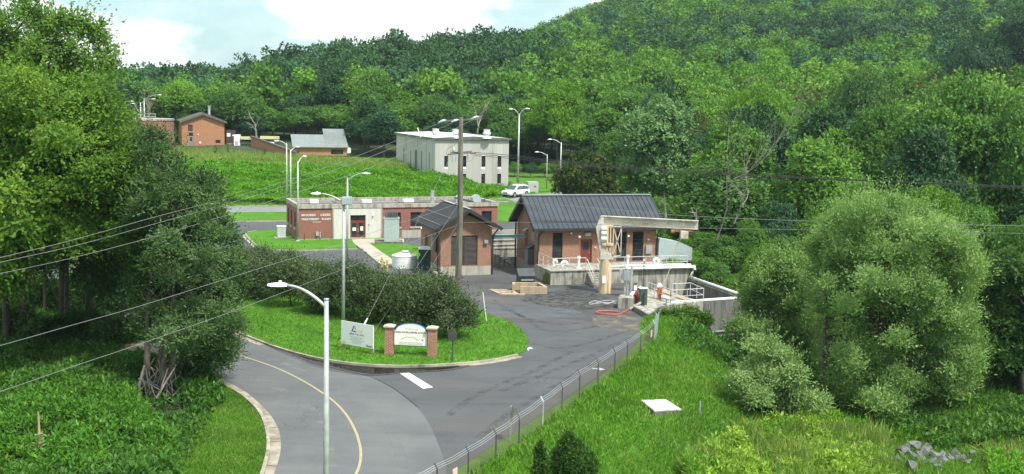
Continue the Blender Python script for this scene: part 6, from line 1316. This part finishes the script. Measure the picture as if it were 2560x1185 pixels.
for k, (px, py, hp_, hw_) in enumerate(HB):
    q = P(px, py, .13); s0 = q[1]/2800; rng = np.random.default_rng(100+k); R_ = hw_*s0*rng.uniform(1.0, 1.25); hh = hp_*s0*rng.uniform(.95, 1.22); n = 20
    bl = []
    for i in range(n):
        a = rng.uniform(0, 6.28); rr = rng.uniform(0, .75)*R_; z_ = rng.uniform(.16, .86)*hh; bl.append((q[0]+rr*math.cos(a), q[1]+R_*.5+rr*math.sin(a), q[2]+z_*(1-.25*(rr/R_)), R_*rng.uniform(.26, .40)))
    tree_from('shrub', pos[k], 'shrub', (q[0], q[1]+R_*.5, .13), bl, f_bush if k == 8 else f_hedge, dict(ntw=3400, m=5, tlen=.6, L_=.15, W_=.07, upb=.7, droop=.0, sq=.9, inner=.3, lowcut=-.8, spread=.7), 'dark shrubs of the island hedge', trunk=.05, seed=200+k, limbs=8)

# --- mid distance trees placed one by one: px, py top, base px row via terrain Y, half width px
def crown_unit(seed, nb, shape, ntw, m, L_, W_, upb=.3, droop=.05):
    """unit-height broadleaf: crown masses over an ellipsoid of radius .34 on a trunk"""
    rng = np.random.default_rng(seed); C = []; R = []
    for i in range(nb):
        d = unit(rng.normal(size=3)); d[2] = abs(d[2])*1.0-.35*(rng.random() < .45); rr = rng.uniform(.55, 1.0)
        C.append([d[0]*.30*rr*shape[0], d[1]*.30*rr*shape[0], shape[1]+d[2]*shape[2]*rr]); R.append(rng.uniform(.06, .16)*shape[3])
    for i in range(max(3, nb//5)): C.append([rng.normal()*.06, rng.normal()*.06, shape[1]+rng.uniform(-.1, .2)]); R.append(.15)
    return leafcloud(rng, C, R, ntw, m, .055, L_, W_, upb, droop*.1, .8, .55, nw=(.5, 1.1, .28))
SHP = [(1.15, .56, .40, 1.1), (.95, .55, .42, 1.0), (1.3, .58, .36, 1.15), (.75, .54, .45, .95)]
PRO = {}
def proto(si, mi, lod):
    k = (si, mi, lod)
    if k not in PRO:
        ntw, m, L_, W_ = {0: (6500, 4, .024, .015), 1: (3400, 3, .030, .020), 2: (600, 2, .056, .042)}[lod]
        V, Q, A_ = crown_unit(si*17+mi*5+lod, [34, 28, 38, 26][si], SHP[si], ntw, m, L_, W_)
        me = mesh_np('crown', V, Q, [SPEC[mi]], A_)
        b = MB(); b.tube([(0, 0, -.03), (.01, 0, .25), (0, .01, .6), (0, 0, .85)], [.018, .014, .009, .003], 6); rng = np.random.default_rng(si)
        for j in range(6): a = j*1.05+rng.random(); z_ = .35+.07*j; b.tube([(0, 0, z_), (.1*math.cos(a), .1*math.sin(a), z_+.08), (.2*math.cos(a), .2*math.sin(a), z_+.13)], [.007, .005, .002], 4)
        tm = bpy.data.meshes.new('trunk'); tm.from_pydata(b.v, [], b.f); tm.materials.append(m_bark)
        PRO[k] = (me, tm, V, Q, A_)
    return PRO[k]
def put_tree(x, y, z, h, wf, rz, si, mi, lod, label, group, name='broadleaf_tree'):
    me, tm = proto(si, mi, lod)[:2]; o = bpy.data.objects.new(name, None); COL.objects.link(o); o.location = (x, y, z); o.rotation_euler = (0, 0, rz); o.scale = (h*wf, h*wf, h)
    tag(o, label, 'tree', group)
    for n_, m_ in (('crown', me), ('trunk', tm)): c = bpy.data.objects.new(n_, m_); COL.objects.link(c); c.parent = o
    return o
KN = ['dark green', 'mid green', 'bright green', 'blue green', 'olive green']; SN = ['broad domed', 'rounded', 'wide spreading', 'narrow']
hand = [ # px, top, Y, halfwidth px, shape, material, label
 (1470, 392, 150, 78, 2, None, 'dark tree with yellow tipped leaves behind the pump building ridge'),
 (1640, 243, 158, 105, 0, 'pale', 'big tree with silvery pale leaves right of the street lamps, above the pump building'),
 (1540, 330, 166, 60, 1, 1, 'mid green tree tucked left behind the silvery pale tree'),
 (1395, 215, 214, 70, 0, 2, 'bright rounded tree behind the street lamp with one arm'),
 (1240, 262, 216, 52, 1, 1, 'leafy tree directly behind the right end of the white building'),
 (1315, 285, 222, 55, 2, 1, 'green tree between the twin-armed lamp and the bright rounded tree'),
 (1085, 245, 232, 62, 0, 2, 'light green tree above the left roof vent of the white building'),
 (1010, 255, 236, 48, 1, 1, 'green tree left behind the white building'),
 (1850, 330, 128, 90, 3, 1, 'tall narrow green tree right of the bare dead tree'),
 (1960, 300, 142, 100, 1, 1, 'tall green tree in the middle of the right hand wood'),
 (2070, 345, 118, 95, 3, 2, 'bright green tree above the left half of the willow-like tree'),
 (2190, 270, 135, 105, 0, 1, 'large green tree above the top of the willow-like tree'),
 (2320, 300, 120, 95, 3, 1, 'narrow upright tree above the right half of the willow-like tree'),
 (2440, 210, 128, 130, 0, 2, 'large bright green tree near the right edge of the picture'),
 (2570, 260, 118, 100, 1, 1, 'green tree cut by the right edge above the vine covered tree'),
 (2160, 180, 190, 110, 2, 1, 'wide green tree standing higher in the right hand wood'),
 (1900, 215, 185, 100, 2, 2, 'light green wide crown halfway up the right hand wood'),
 (1740, 300, 186, 60, 1, 4, 'olive tree just right of the silvery pale tree'),
 (2540, 40, 300, 110, 0, 0, 'very dark large tree high at the top right corner'),
 (2420, 80, 290, 90, 2, 0, 'dark large tree left of the darkest one at the top right corner')]
mats_extra = {'pale': foliage('leaf_silvery', (.06, .14, .045), (.22, .37, .14), (.42, .54, .32), 0, yamt=.6, nscale=.3)}
rng = np.random.default_rng(77); taken = []
for px, top, Yq, hw_, si, mi, lb in hand:
    x = PY(px, 300, Yq)[0]; z = float(T(x, Yq)); zt_ = PY(px, top, Yq)[2]; hh = (zt_-z)/.97; wf = hw_*Yq/2800/(.36*SHP[si][0])/hh
    if mi is None or mi == 'pale':
        n = 64; B_ = []
        for i in range(n):
            d = unit(rng.normal(size=3)); rr = rng.uniform(.35, .82); RR = hw_*Yq/2800; cz = z+hh*.52; B_.append((x+d[0]*RR*rr, Yq+d[1]*RR*rr, cz+d[2]*hh*.50*rr, RR*rng.uniform(.22, .34)))
        tree_from('broadleaf_tree', lb, 'tree', (x, Yq, z), B_, f_maple if mi is None else mats_extra['pale'], dict(ntw=8500, m=4, tlen=.55, L_=.38, W_=.26, upb=.1, droop=.25 if mi is None else .05, sq=.85, inner=.4), None, trunk=.2, seed=int(px), limbs=10)
    else: put_tree(x, Yq, z-.2, hh, wf, rng.uniform(0, 6), si, mi, 0, lb, None)
    taken.append((x, Yq))
# bushes in the creek valley behind the basin
vb = [(1700, 615, 104, 60, 2), (1745, 575, 112, 62, 1), (1800, 590, 108, 70, 1), (1790, 650, 100, 60, 2), (1850, 690, 97, 60, 2), (1880, 560, 110, 70, 2), (1945, 520, 112, 70, 3), (1990, 600, 98, 75, 2), (1700, 520, 122, 55, 1), (1760, 480, 125, 60, 0), (1830, 480, 126, 70, 2), (1915, 450, 124, 60, 1), (2050, 500, 108, 75, 1), (2150, 460, 112, 80, 2), (2250, 470, 108, 80, 1), (2350, 480, 104, 80, 2), (2450, 520, 98, 85, 1), (2550, 560, 92, 80, 2), (1690, 690, 99, 35, 2), (1900, 620, 92, 55, 2)]
vl = ['right behind the crane hoist', 'above the end of the crane boom', 'between the boom end and the bare tree', 'over the far basin wall', 'at the tip of the basin walls', 'high behind the basin tip', 'below the dark power lines left of the willow-like tree', 'touching the upper left of the willow-like tree', 'behind the right end of the pump roof', 'around the foot of the bare dead tree', 'right of the foot of the bare dead tree', 'under the power lines mid right', 'peeking over the left shoulder of the willow-like tree', 'peeking over the top of the willow-like tree', 'behind the crown top of the willow-like tree', 'over the right shoulder of the willow-like tree', 'right of the willow-like tree crown', 'at the right edge over the vine covered tree', 'next to the white pipe corner', 'between the basin tip and the willow-like tree']
for (px, top, Yq, hw_, mi), l_ in zip(vb, vl):
    x = PY(px, 600, Yq)[0]; z = float(T(x, Yq)); zt_ = PY(px, top, Yq)[2]; hh = max(2.5, (zt_-z)/.95); wf = hw_*Yq/2800/(.36*1.15)/hh
    put_tree(x, Yq, z-.3, hh, wf, rng.uniform(0, 6), 0, mi, 0, KN[mi]+' bushy tree '+l_, 'bushy trees in the creek valley'); taken.append((x, Yq))

for k in range(30):
    px = 395+k*31+rng.uniform(-9, 9); Yq = rng.uniform(238, 252); x = PY(px, 300, Yq)[0]; z = float(T(x, Yq)); hh = rng.uniform(4.2, 6.5); put_tree(x, Yq, z-.4, hh, 1.7, rng.uniform(0, 6), 0, [0, 1, 3, 1][k % 4], 1, 'low '+KN[[0, 1, 3, 1][k % 4]]+' bush at the wood foot '+('behind the gable building' if px < 600 else 'behind the covered conveyors' if px < 720 else 'behind the shed roof building' if px < 890 else 'left of the white building' if px < 1010 else 'behind the white building')+[', first', ', second', ', third', ', fourth', ', fifth', ', sixth', ', seventh'][k % 7], 'low bushes along the foot of the wood', 'bush')
for k, (px, Yq, top) in enumerate(((1545, 158, 475), (1590, 150, 478), (1625, 140, 482), (1570, 172, 470), (1660, 132, 486), (1330, 205, 420), (1365, 206, 425), (1410, 204, 420), (1450, 203, 425), (1500, 200, 420), (1540, 190, 425), (1290, 206, 425))):
    x = PY(px, 300, Yq)[0]; z = float(T(x, Yq)); hh = max(3, PY(px, top, Yq)[2]-z); put_tree(x, Yq, z-.4, hh, 1.3, rng.uniform(0, 6), 0, [1, 0, 1, 2][k % 4], 0, ['first', 'second', 'third', 'fourth', 'fifth', 'sixth', 'seventh', 'eighth', 'ninth', 'tenth', 'eleventh', 'twelfth'][k]+' leafy bush of the wood edge behind the pump building roof', 'leafy bushes of the wood edge', 'bush')
# --- wooded hills: 230 single trees, the rest one mass
ROWS = ((60, 'at slope top'), (110, 'high on slope'), (160, 'on upper slope'), (210, 'halfway up slope'), (260, 'on lower slope'), (320, 'behind front wood'), (390, 'in second wood row'), (2000, 'in front wood row'))
COLS = ((330, 'above the left trees'), (445, 'above the brick tank'), (570, 'above the gable building'), (700, 'above the covered conveyors'), (870, 'above the shed roof building'), (1000, 'left of the white building'), (1150, 'above left half of white building'), (1280, 'above right half of white building'), (1420, 'above the street lamps'), (1540, 'above the yellow tipped tree'), (1680, 'above the silvery pale tree'), (1800, 'above the large bare tree'), (1920, 'above the basin tip'), (2040, 'left of the willow-like tree'), (2160, 'above left half of willow-like tree'), (2280, 'above crown top of willow-like tree'), (2400, 'above right half of willow-like tree'), (2500, 'near the right edge'), (9999, 'at the right edge'))
def region(px, py): return next(n for v, n in ROWS if py < v)+' '+next(n for v, n in COLS if px < v)
cand = []
y = 112.
while y < 1150:
    sp = 8.4 if y < 205 else 7.4+max(0, y-200)*.0088
    xw = np.arange(-.50*y-10, .50*y+12, sp)
    for x in xw:
        SPX = sp; xx = x+rng.uniform(-.42, .42)*sp; yy = y+rng.uniform(-.42, .42)*sp; px = xx/yy*F+1280
        if px < 180 or px > 2720: continue
        if yy < 212 and (px < 1535 or xx < np.interp(yy, XR[0], XR[1])+2.2): continue
        if yy < 250 and px < 900: 
            if yy < 236: continue
        if yy > 440 and px < 1180: continue
        if yy < 165 and px < 1765: continue
        cand.append((yy, xx, px, sp))
    y += sp*.87
cand.sort(); near = []; far = []
keep = []
for yy, xx, px, sp in cand:
    z = float(T(xx, yy)); h_ = rng.uniform(9, 16.5)*(1.15 if yy < 205 else 1.0+.00045*max(0, yy-300))
    if yy < 245 and px < 1300: h_ *= .8
    if any((xx-a)**2+(yy-c)**2 < 14 for a, c in taken): continue
    vx, vy = proj((xx, yy, z+h_)); cl = math.sin(xx*.031+yy*.017)+math.sin(xx*.013-yy*.027+2)+rng.normal()*.75
    if yy > 650 and px < 1800: mi = 2 if rng.random() < .75 else 1  # far ridge: brighter leaf mix paints the sunlit patch into the foliage
    elif px < 1300: mi = 0 if cl < .5 else 3 if cl < 1.3 else 1 if cl < 2.3 else 2
    elif yy < 330: mi = 0 if cl < -1.2 else 1 if cl < .9 else 2 if cl < 2.5 else 4
    else: mi = 0 if cl < -.7 else 1 if cl < .45 else 3 if cl < 1.4 else 2 if cl < 2.7 else 4
    if yy < 260 and px < 1300: mi = [1, 2, 1, 3, 0][int(rng.integers(5))]
    keep.append((yy, xx, z, h_, mi, px, vy, rng.uniform(.54, .76)*sp/(.36*h_)))
# visibility: drop trees wholly hidden behind the ridge or below nearer crowns
sky = np.full(280, 1e9); seen = []
for k_ in sorted(keep):
    yy, xx, z, h_, mi, px, vy, wf = k_; b0 = int(np.clip(px/10, 0, 279)); w_ = max(1, int(.33*h_/yy*2800/10)); lo = max(0, b0-w_); hi = min(280, b0+w_+1)
    if vy > sky[lo:hi].max()+3: continue
    seen.append(k_); mid = slice(max(0, b0-w_//2), min(280, b0+w_//2+1)); sky[mid] = np.minimum(sky[mid], vy+.28*h_/yy*2800)
NT_ = 205
bylab = {}
for i, (yy, xx, z, h_, mi, px, vy, wf) in enumerate(seen[:NT_]):
    si = int(rng.integers(4)); lb = SN[si]+' '+KN[mi]+' tree '+region(px, vy)
    o = put_tree(xx, yy, z-.3, h_, max(wf, .8), rng.uniform(0, 6.28), si, mi, 0 if yy < 175 else 1, lb, 'single trees of the wooded hills'); bylab.setdefault(lb, []).append((px, o))
for lb, l_ in bylab.items():
    if len(l_) > 1:
        l_.sort(key=lambda q_: q_[0]); n_ = len(l_)
        for k, (_, o) in enumerate(l_): o['label'] = ('leftmost' if k == 0 else 'rightmost' if k == n_-1 else 'middle' if n_ == 3 else ['', 'second', 'third', 'fourth', 'fifth', 'sixth', 'seventh', 'eighth'][min(k, 7)])+' '+lb
Vl, Al, Ml = [], [], []
for yy, xx, z, h_, mi, px, vy, wf in seen[NT_:]:
    me, tm, V, Q, A_ = proto(int(rng.integers(4)), mi, 2); a = rng.uniform(0, 6.28); c, s_ = math.cos(a)*h_*wf, math.sin(a)*h_*wf
    V2 = np.stack([V[:, 0]*c-V[:, 1]*s_+xx, V[:, 0]*s_+V[:, 1]*c+yy, V[:, 2]*h_+z-.3], 1); Vl.append(V2); Al.append(np.clip(A_*.55+rng.uniform(-.15, .55), 0, 1)); Ml.append(np.full(len(A_), mi))
V = np.concatenate(Vl); Q = np.arange(len(V)).reshape(-1, 4)
fo_ = link('distant_forest', mesh_np('distant_forest', V, Q, SPEC, np.concatenate(Al), np.concatenate(Ml))); tag(fo_, 'dense green forest covering the far hillsides', 'forest', kind='stuff')
for m_ in list(PRO.values()):
    if m_[0].users == 0: bpy.data.meshes.remove(m_[0])
    if m_[1].users == 0: bpy.data.meshes.remove(m_[1])
print('trees near', min(NT_, len(seen)), 'far', len(seen)-NT_, 'faces far', len(Q))

# --- bare trees
def bare(label, px, base_py, top_py, Yq, r, seed, n=3, lev=3, spread=.55, lean=0., ups=.3):
    x, _, _ = PY(px, base_py, Yq); z = PY(px, base_py, Yq)[2]; zt_ = PY(px, top_py, Yq)[2]; t_ = thing('bare_tree', label, 'tree', (x, Yq, z)); b = MB(); rng = np.random.default_rng(seed)
    branch_mesh(b, rng, (0, 0, 0), (lean, 0, 1), (zt_-z)*.5, r, lev, ups, n, spread); b.build('bare_branches', m_deadwood, t_)
bare('large bare dead tree with spreading grey branches above the end of the crane boom', 1792, 600, 250, 101, .075, 3, 3, 4, .5)
bare('second bare dead tree with leaning limbs right of the large one', 1835, 560, 340, 102, .08, 8, 3, 3, .7, .5)
bare('forked bare snag right behind the pump building roof', 1665, 545, 440, 114, .13, 4, 2, 1, .25, -.15)
bare('broken grey snag trunk between the pump roof and the large dead tree', 1741, 570, 470, 112, .12, 5, 2, 1, .8, 0)
bare('bare pale tree behind the middle of the white building roof', 1190, 345, 225, 212, .2, 6, 4, 3, .5)
bare('white bare tree trunk on the hill edge above the covered conveyors', 641, 350, 265, 228, .22, 7, 3, 2, .6)
bare('bare grey tree behind the street lamps of the brick tank', 372, 330, 215, 224, .22, 9, 4, 3, .45)

# --- ground cover
def scatter(poly_w, n, rng):
    P_ = np.array([p[:2] for p in poly_w]); x = rng.uniform(P_[:, 0].min(), P_[:, 0].max(), n*3); y = rng.uniform(P_[:, 1].min(), P_[:, 1].max(), n*3)
    k = in_poly(x, y, [tuple(p) for p in P_]); return x[k][:n], y[k][:n]
def fractal(x, y, s, seed=0):
    r = np.random.default_rng(seed); z = 0
    for o_ in range(4): a, b_, c, d = r.uniform(-1, 1, 4)*s*2**o_; z = z+(np.sin(a*x+b_*y+r.uniform(0, 6))*np.cos(c*x+d*y+r.uniform(0, 6)))/1.6**o_
    return z
def cover(name, poly, n, mat, label, cat, m=7, L_=.22, W_=.09, hgt=.3, mound=.0, ms=.5, seed=1, z0=None, up_=.9, thin=None, group=None):
    rng = np.random.default_rng(seed); x, y = scatter(poly, n, rng)
    if thin is not None: k = thin(x, y, rng); x, y = x[k], y[k]
    z = (T(x, y) if z0 is None else np.full(len(x), z0)); mz = mound*np.clip(.5+.5*fractal(x, y, ms, seed), 0, 1.4); z = z+mz
    base = np.stack([x, y, z], 1); Vs = []; At = []; pr = rng.random(len(x))
    hk = hgt*(.5+rng.random(len(x)))
    for j in range(m):
        l = unit(np.stack([rng.normal(size=len(x)), rng.normal(size=len(x)), np.abs(rng.normal(size=len(x)))*up_+.25], 1)); w_ = unit(np.cross(l, unit(rng.normal(size=(len(x), 3))*.5+np.array([0, 0, 1.]))))
        f = .6+.8*rng.random(len(x)); p = base+np.stack([rng.normal(size=len(x))*.06, rng.normal(size=len(x))*.06, hk*rng.random(len(x))], 1)
        Vs.append(quads(p, l, w_, L_*f, W_*f)); At.append(np.clip(.55*pr+.45*rng.random(len(x)), 0, 1))
    V = np.concatenate(Vs); Q = np.arange(len(V)).reshape(-1, 4); o = link(name, mesh_np(name, V, Q, [mat], np.concatenate(At))); return tag(o, label, cat, kind='stuff')
def Gp(l, off=0): return [G(*q) for q in l]
# left undergrowth
und_p = [P(*q, 0) for q in ((-120, 1260), (560, 1260), (500, 1090), (600, 1010), (545, 965), (450, 925), (300, 890), (300, 800), (-120, 740), (-120, 900))]
def thin_u(x, y, rng):
    px, py = projA(np.stack([x, y, np.zeros(len(x))], 1)); edge = np.interp(py, [900, 960, 1010, 1060, 1120, 1185, 1300], [540, 545, 560, 520, 480, 440, 400]); p_ = sstep(40, -90, -(edge-px)*-1) if False else np.clip((edge-px)/110+.15, .0, 1)
    bare_ = ((px-385)/85)**2+((py-1035)/36)**2 < 1
    return (rng.random(len(x)) < p_) & ~(bare_ & (rng.random(len(x)) < .85))
cover('undergrowth', und_p, 26000, f_weed_dark, 'dense leafy green undergrowth below the left trees', 'undergrowth', m=7, L_=.26, W_=.10, hgt=.35, mound=.55, ms=.5, seed=31, thin=thin_u)
near_p = [P(*q, 0) for q in ((-120, 1300), (500, 1300), (430, 1120), (330, 1010), (200, 960), (-120, 930))]
cover('broad_leaf_weeds', near_p, 6000, f_weed_mid, 'bright broad leaved weeds at the lower left corner', 'weeds', m=9, L_=.24, W_=.085, hgt=.4, mound=.7, ms=.5, seed=32, thin=lambda x, y, rng: fractal(x, y, .35, 5) > -.3)
gl = [P(*q, 0) for q in ((380, 1300), (630, 1300), (650, 1200), (664, 1140), (664, 1100), (655, 1065), (640, 1032), (600, 992), (560, 966), (520, 945), (470, 960), (480, 1080), (400, 1180))]
cover('grass_verge', gl, 30000, f_grass, 'short green grass on the verge inside the curve of the road', 'grass', m=2, L_=.17, W_=.035, hgt=.02, seed=33, up_=2.2)
# island lawn grass
isl = [p for p in isl_f]+[p for p in isl_b[1:]]
cover('island_grass', isl, 42000, f_grass, 'mown grass on the kerbed island', 'grass', m=2, L_=.15, W_=.04, hgt=.0, seed=34, z0=.125, up_=2.2)
# slope right of the fence
slabp = [tuple(G(*q_, .25)[:2]) for q_ in ((1598, 1000), (1666, 993), (1712, 1024), (1632, 1040))]
sl_p = [(x_, y_) for x_, y_ in [P(1150, 1300, 0)[:2], P(1175, 1192, 0)[:2], P(1358, 1072, 0)[:2], P(1500, 965, 0)[:2], P(1600, 890, 0)[:2], P(1640, 850, 0)[:2], P(1600, 815, 0)[:2], P(1625, 790, 0)[:2], P(1660, 800, 0)[:2], (13.2, 84.5), (19, 86), (24, 70), (26, 55), (20, 40), (5, 38)]]
cover('slope_grass', sl_p, 78000, f_grass, 'bright green meadow grass on the slope right of the fence', 'grass', m=2, L_=.26, W_=.05, hgt=.03, mound=.16, ms=.9, seed=35, up_=1.8, thin=lambda x, y, rng: ~in_poly(x, y, slabp))
cover('slope_tufts', sl_p, 6500, f_weed, 'taller grass tufts scattered over the slope right of the fence', 'grass', m=8, L_=.36, W_=.045, hgt=.08, seed=36, up_=1.6, thin=lambda x, y, rng: ((fractal(x, y, .45, 9) > .15) | (x < np.interp(y, XR[0], XR[1])+1.6)) & ~in_poly(x, y, slabp))
# mound of vines bottom right
vm = [G(1730, 1240), G(1700, 1190), G(1800, 1130), G(1900, 1090), G(2080, 1075), G(2170, 1100), G(2215, 1150), G(2220, 1195), G(2230, 1260)]
rockfree = lambda x, y: ~in_poly(*projA(np.stack([x, y, T(x, y)], 1)), [(2225, 1110), (2460, 1110), (2490, 1290), (2215, 1290)])
cover('vine_mound', vm, 10000, f_mound, 'yellow green vines and tall weeds mounded at the bottom right', 'weeds', m=9, L_=.22, W_=.10, hgt=.5, mound=.9, ms=.9, seed=37, up_=1.0, thin=lambda x, y, rng: fractal(x, y, .8, 37) > -.9)
cover('seeding_grass', vm, 2200, f_tallgrass, 'pale seeding grass growing through the vines at the bottom right', 'grass', m=6, L_=.75, W_=.035, hgt=.6, mound=.7, ms=.9, seed=47, up_=2.6)
cover('mound_weeds', vm, 5000, f_weed, 'green weeds filling the vine mound at the bottom right', 'weeds', m=8, L_=.24, W_=.08, hgt=.6, mound=.6, ms=.9, seed=48)
rp = [G(2240, 1260), G(2200, 1090), G(2200, 1040), G(2330, 1010), G(2560, 985), G(2700, 1000), G(2700, 1260)]
cover('rough_grass', rp, 11000, f_tallgrass, 'rough pale grass around the rubble at the lower right', 'grass', m=5, L_=.55, W_=.05, hgt=.1, seed=38, up_=1.8, thin=lambda x, y, rng: (fractal(x, y, .5, 3) > -.15) & (rockfree(x, y) | (rng.random(len(x)) < .04)))
cover('rough_weeds', rp, 7500, f_weed, 'green weeds among the rough grass at the lower right', 'weeds', m=8, L_=.25, W_=.08, hgt=.35, mound=.3, seed=39, up_=.9, thin=lambda x, y, rng: (fractal(x, y, .5, 3) < .35) & (rng.random(len(x)) < .8) & rockfree(x, y))
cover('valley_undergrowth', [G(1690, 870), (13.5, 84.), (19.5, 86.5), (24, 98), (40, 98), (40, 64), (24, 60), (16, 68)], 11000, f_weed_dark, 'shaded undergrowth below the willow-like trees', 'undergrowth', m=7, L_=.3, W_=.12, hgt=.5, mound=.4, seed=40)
# weeds on the bank
bk = [(-66, 151), (-30, 150.5), (-20, 150.5), (-9, 157), (-2.2, 167), (.3, 176), (-1, 186), (-14, 186), (-30, 182), (-66, 182)]
cover('bank_weeds', [(x_, min(y_, 173 if x_ < -10 else 200)) for x_, y_ in bk], 36000, f_weed, 'rank green weeds covering the bank behind the office', 'weeds', m=6, L_=.36, W_=.12, hgt=.2, mound=.6, ms=.8, seed=41, up_=.8)
cover('hilltop_grass', [(-66, 171), (-25, 171), (-17, 174), (-17, 196), (-66, 222)], 16000, f_tallgrass, 'pale seeding tall grass along the crest of the bank', 'grass', m=5, L_=.75, W_=.07, hgt=.2, seed=42, up_=2.2, thin=lambda x, y, rng: rng.random(len(x)) < np.where(y < 186, .85, .35)*(fractal(x, y, .3, 8) > -.6))
cover('foot_grass', [(-66, 149), (-20, 149), (-8, 155.6), (-1, 165.5), (-1, 167), (-9, 157.5), (-20, 151.5), (-66, 151.5)], 2500, f_grass, 'grass strip between the back road and the weedy bank', 'grass', m=4, L_=.4, W_=.08, hgt=.05, seed=43, up_=1.5)
# a few tall seed stalks on the bank crest and a mullein at the lower left
rng = np.random.default_rng(5)
for k, (px, py) in enumerate(((540, 392), (569, 388), (662, 395), (792, 385), (843, 392))):
    q = G(px, py); t_ = thing('seed_stalk', 'thin dark seed stalk on the bank crest '+['right below the gable building', 'beside the brown service shed', 'beside the white domed drums', 'in front of the shed roof building', 'right of the shed roof building'][k], 'plant', tuple(q), 0, 'seed stalks on the bank crest'); b = MB(); b.tube([(0, 0, 0), (.05, 0, 1.0), (.0, 0, 2.1)], [.05, .04, .02], 5); b.build('stalk', m_bark, t_)
    C = [[rng.normal()*.1, rng.normal()*.1, z_] for z_ in (.6, 1.0, 1.4, 1.8)]; V, Q, A_ = leafcloud(rng, C, [.2]*4, 60, 2, .1, .25, .1); link('leaves', mesh_np('leaves', V, Q, [f_dark], A_), t_)
q = P(100, 1178, 0); t_ = thing('mullein_plant', 'tall mullein with seed spike and big pale leaves at the lower left', 'plant', (q[0], q[1], .5)); b = MB(); b.tube([(0, 0, 0), (.02, 0, 1.2), (0, 0, 2.0)], [.04, .05, .03], 6); b.build('seed_spike', m_lumber, t_)
V = []; 
for z_ in np.linspace(.05, 1.05, 9):
    for k in range(5): a = rng.uniform(0, 6.28); l = unit(np.array([[math.cos(a), math.sin(a), .25]])); w_ = unit(np.cross(l, [[0, 0, 1.]])); V.append(quads(np.array([[0, 0, z_]]), l, w_, np.array([.42*(1.15-z_*.6)]), np.array([.15])))
V = np.concatenate(V); link('leaves', mesh_np('leaves', V, np.arange(len(V)).reshape(-1, 4), [f_pale], rng.random(len(V)//4)), t_)

# ---------------------------------------------------------------- air
hz = MB(); hz.box(-760, 760, -70, 1480, -10, 175); m_, t_n, o_n = newmat('haze_air')
pv = t_n.node('ShaderNodeVolumePrincipled', ins={'Color': (.62, .80, .86, 1), 'Density': .00014, 'Anisotropy': .2}); t_n.l.new(pv.outputs[0], o_n.inputs[1])
if USE_HAZE: tag(hz.build('haze', m_), 'thin pale haze in the air', 'haze', kind='stuff')
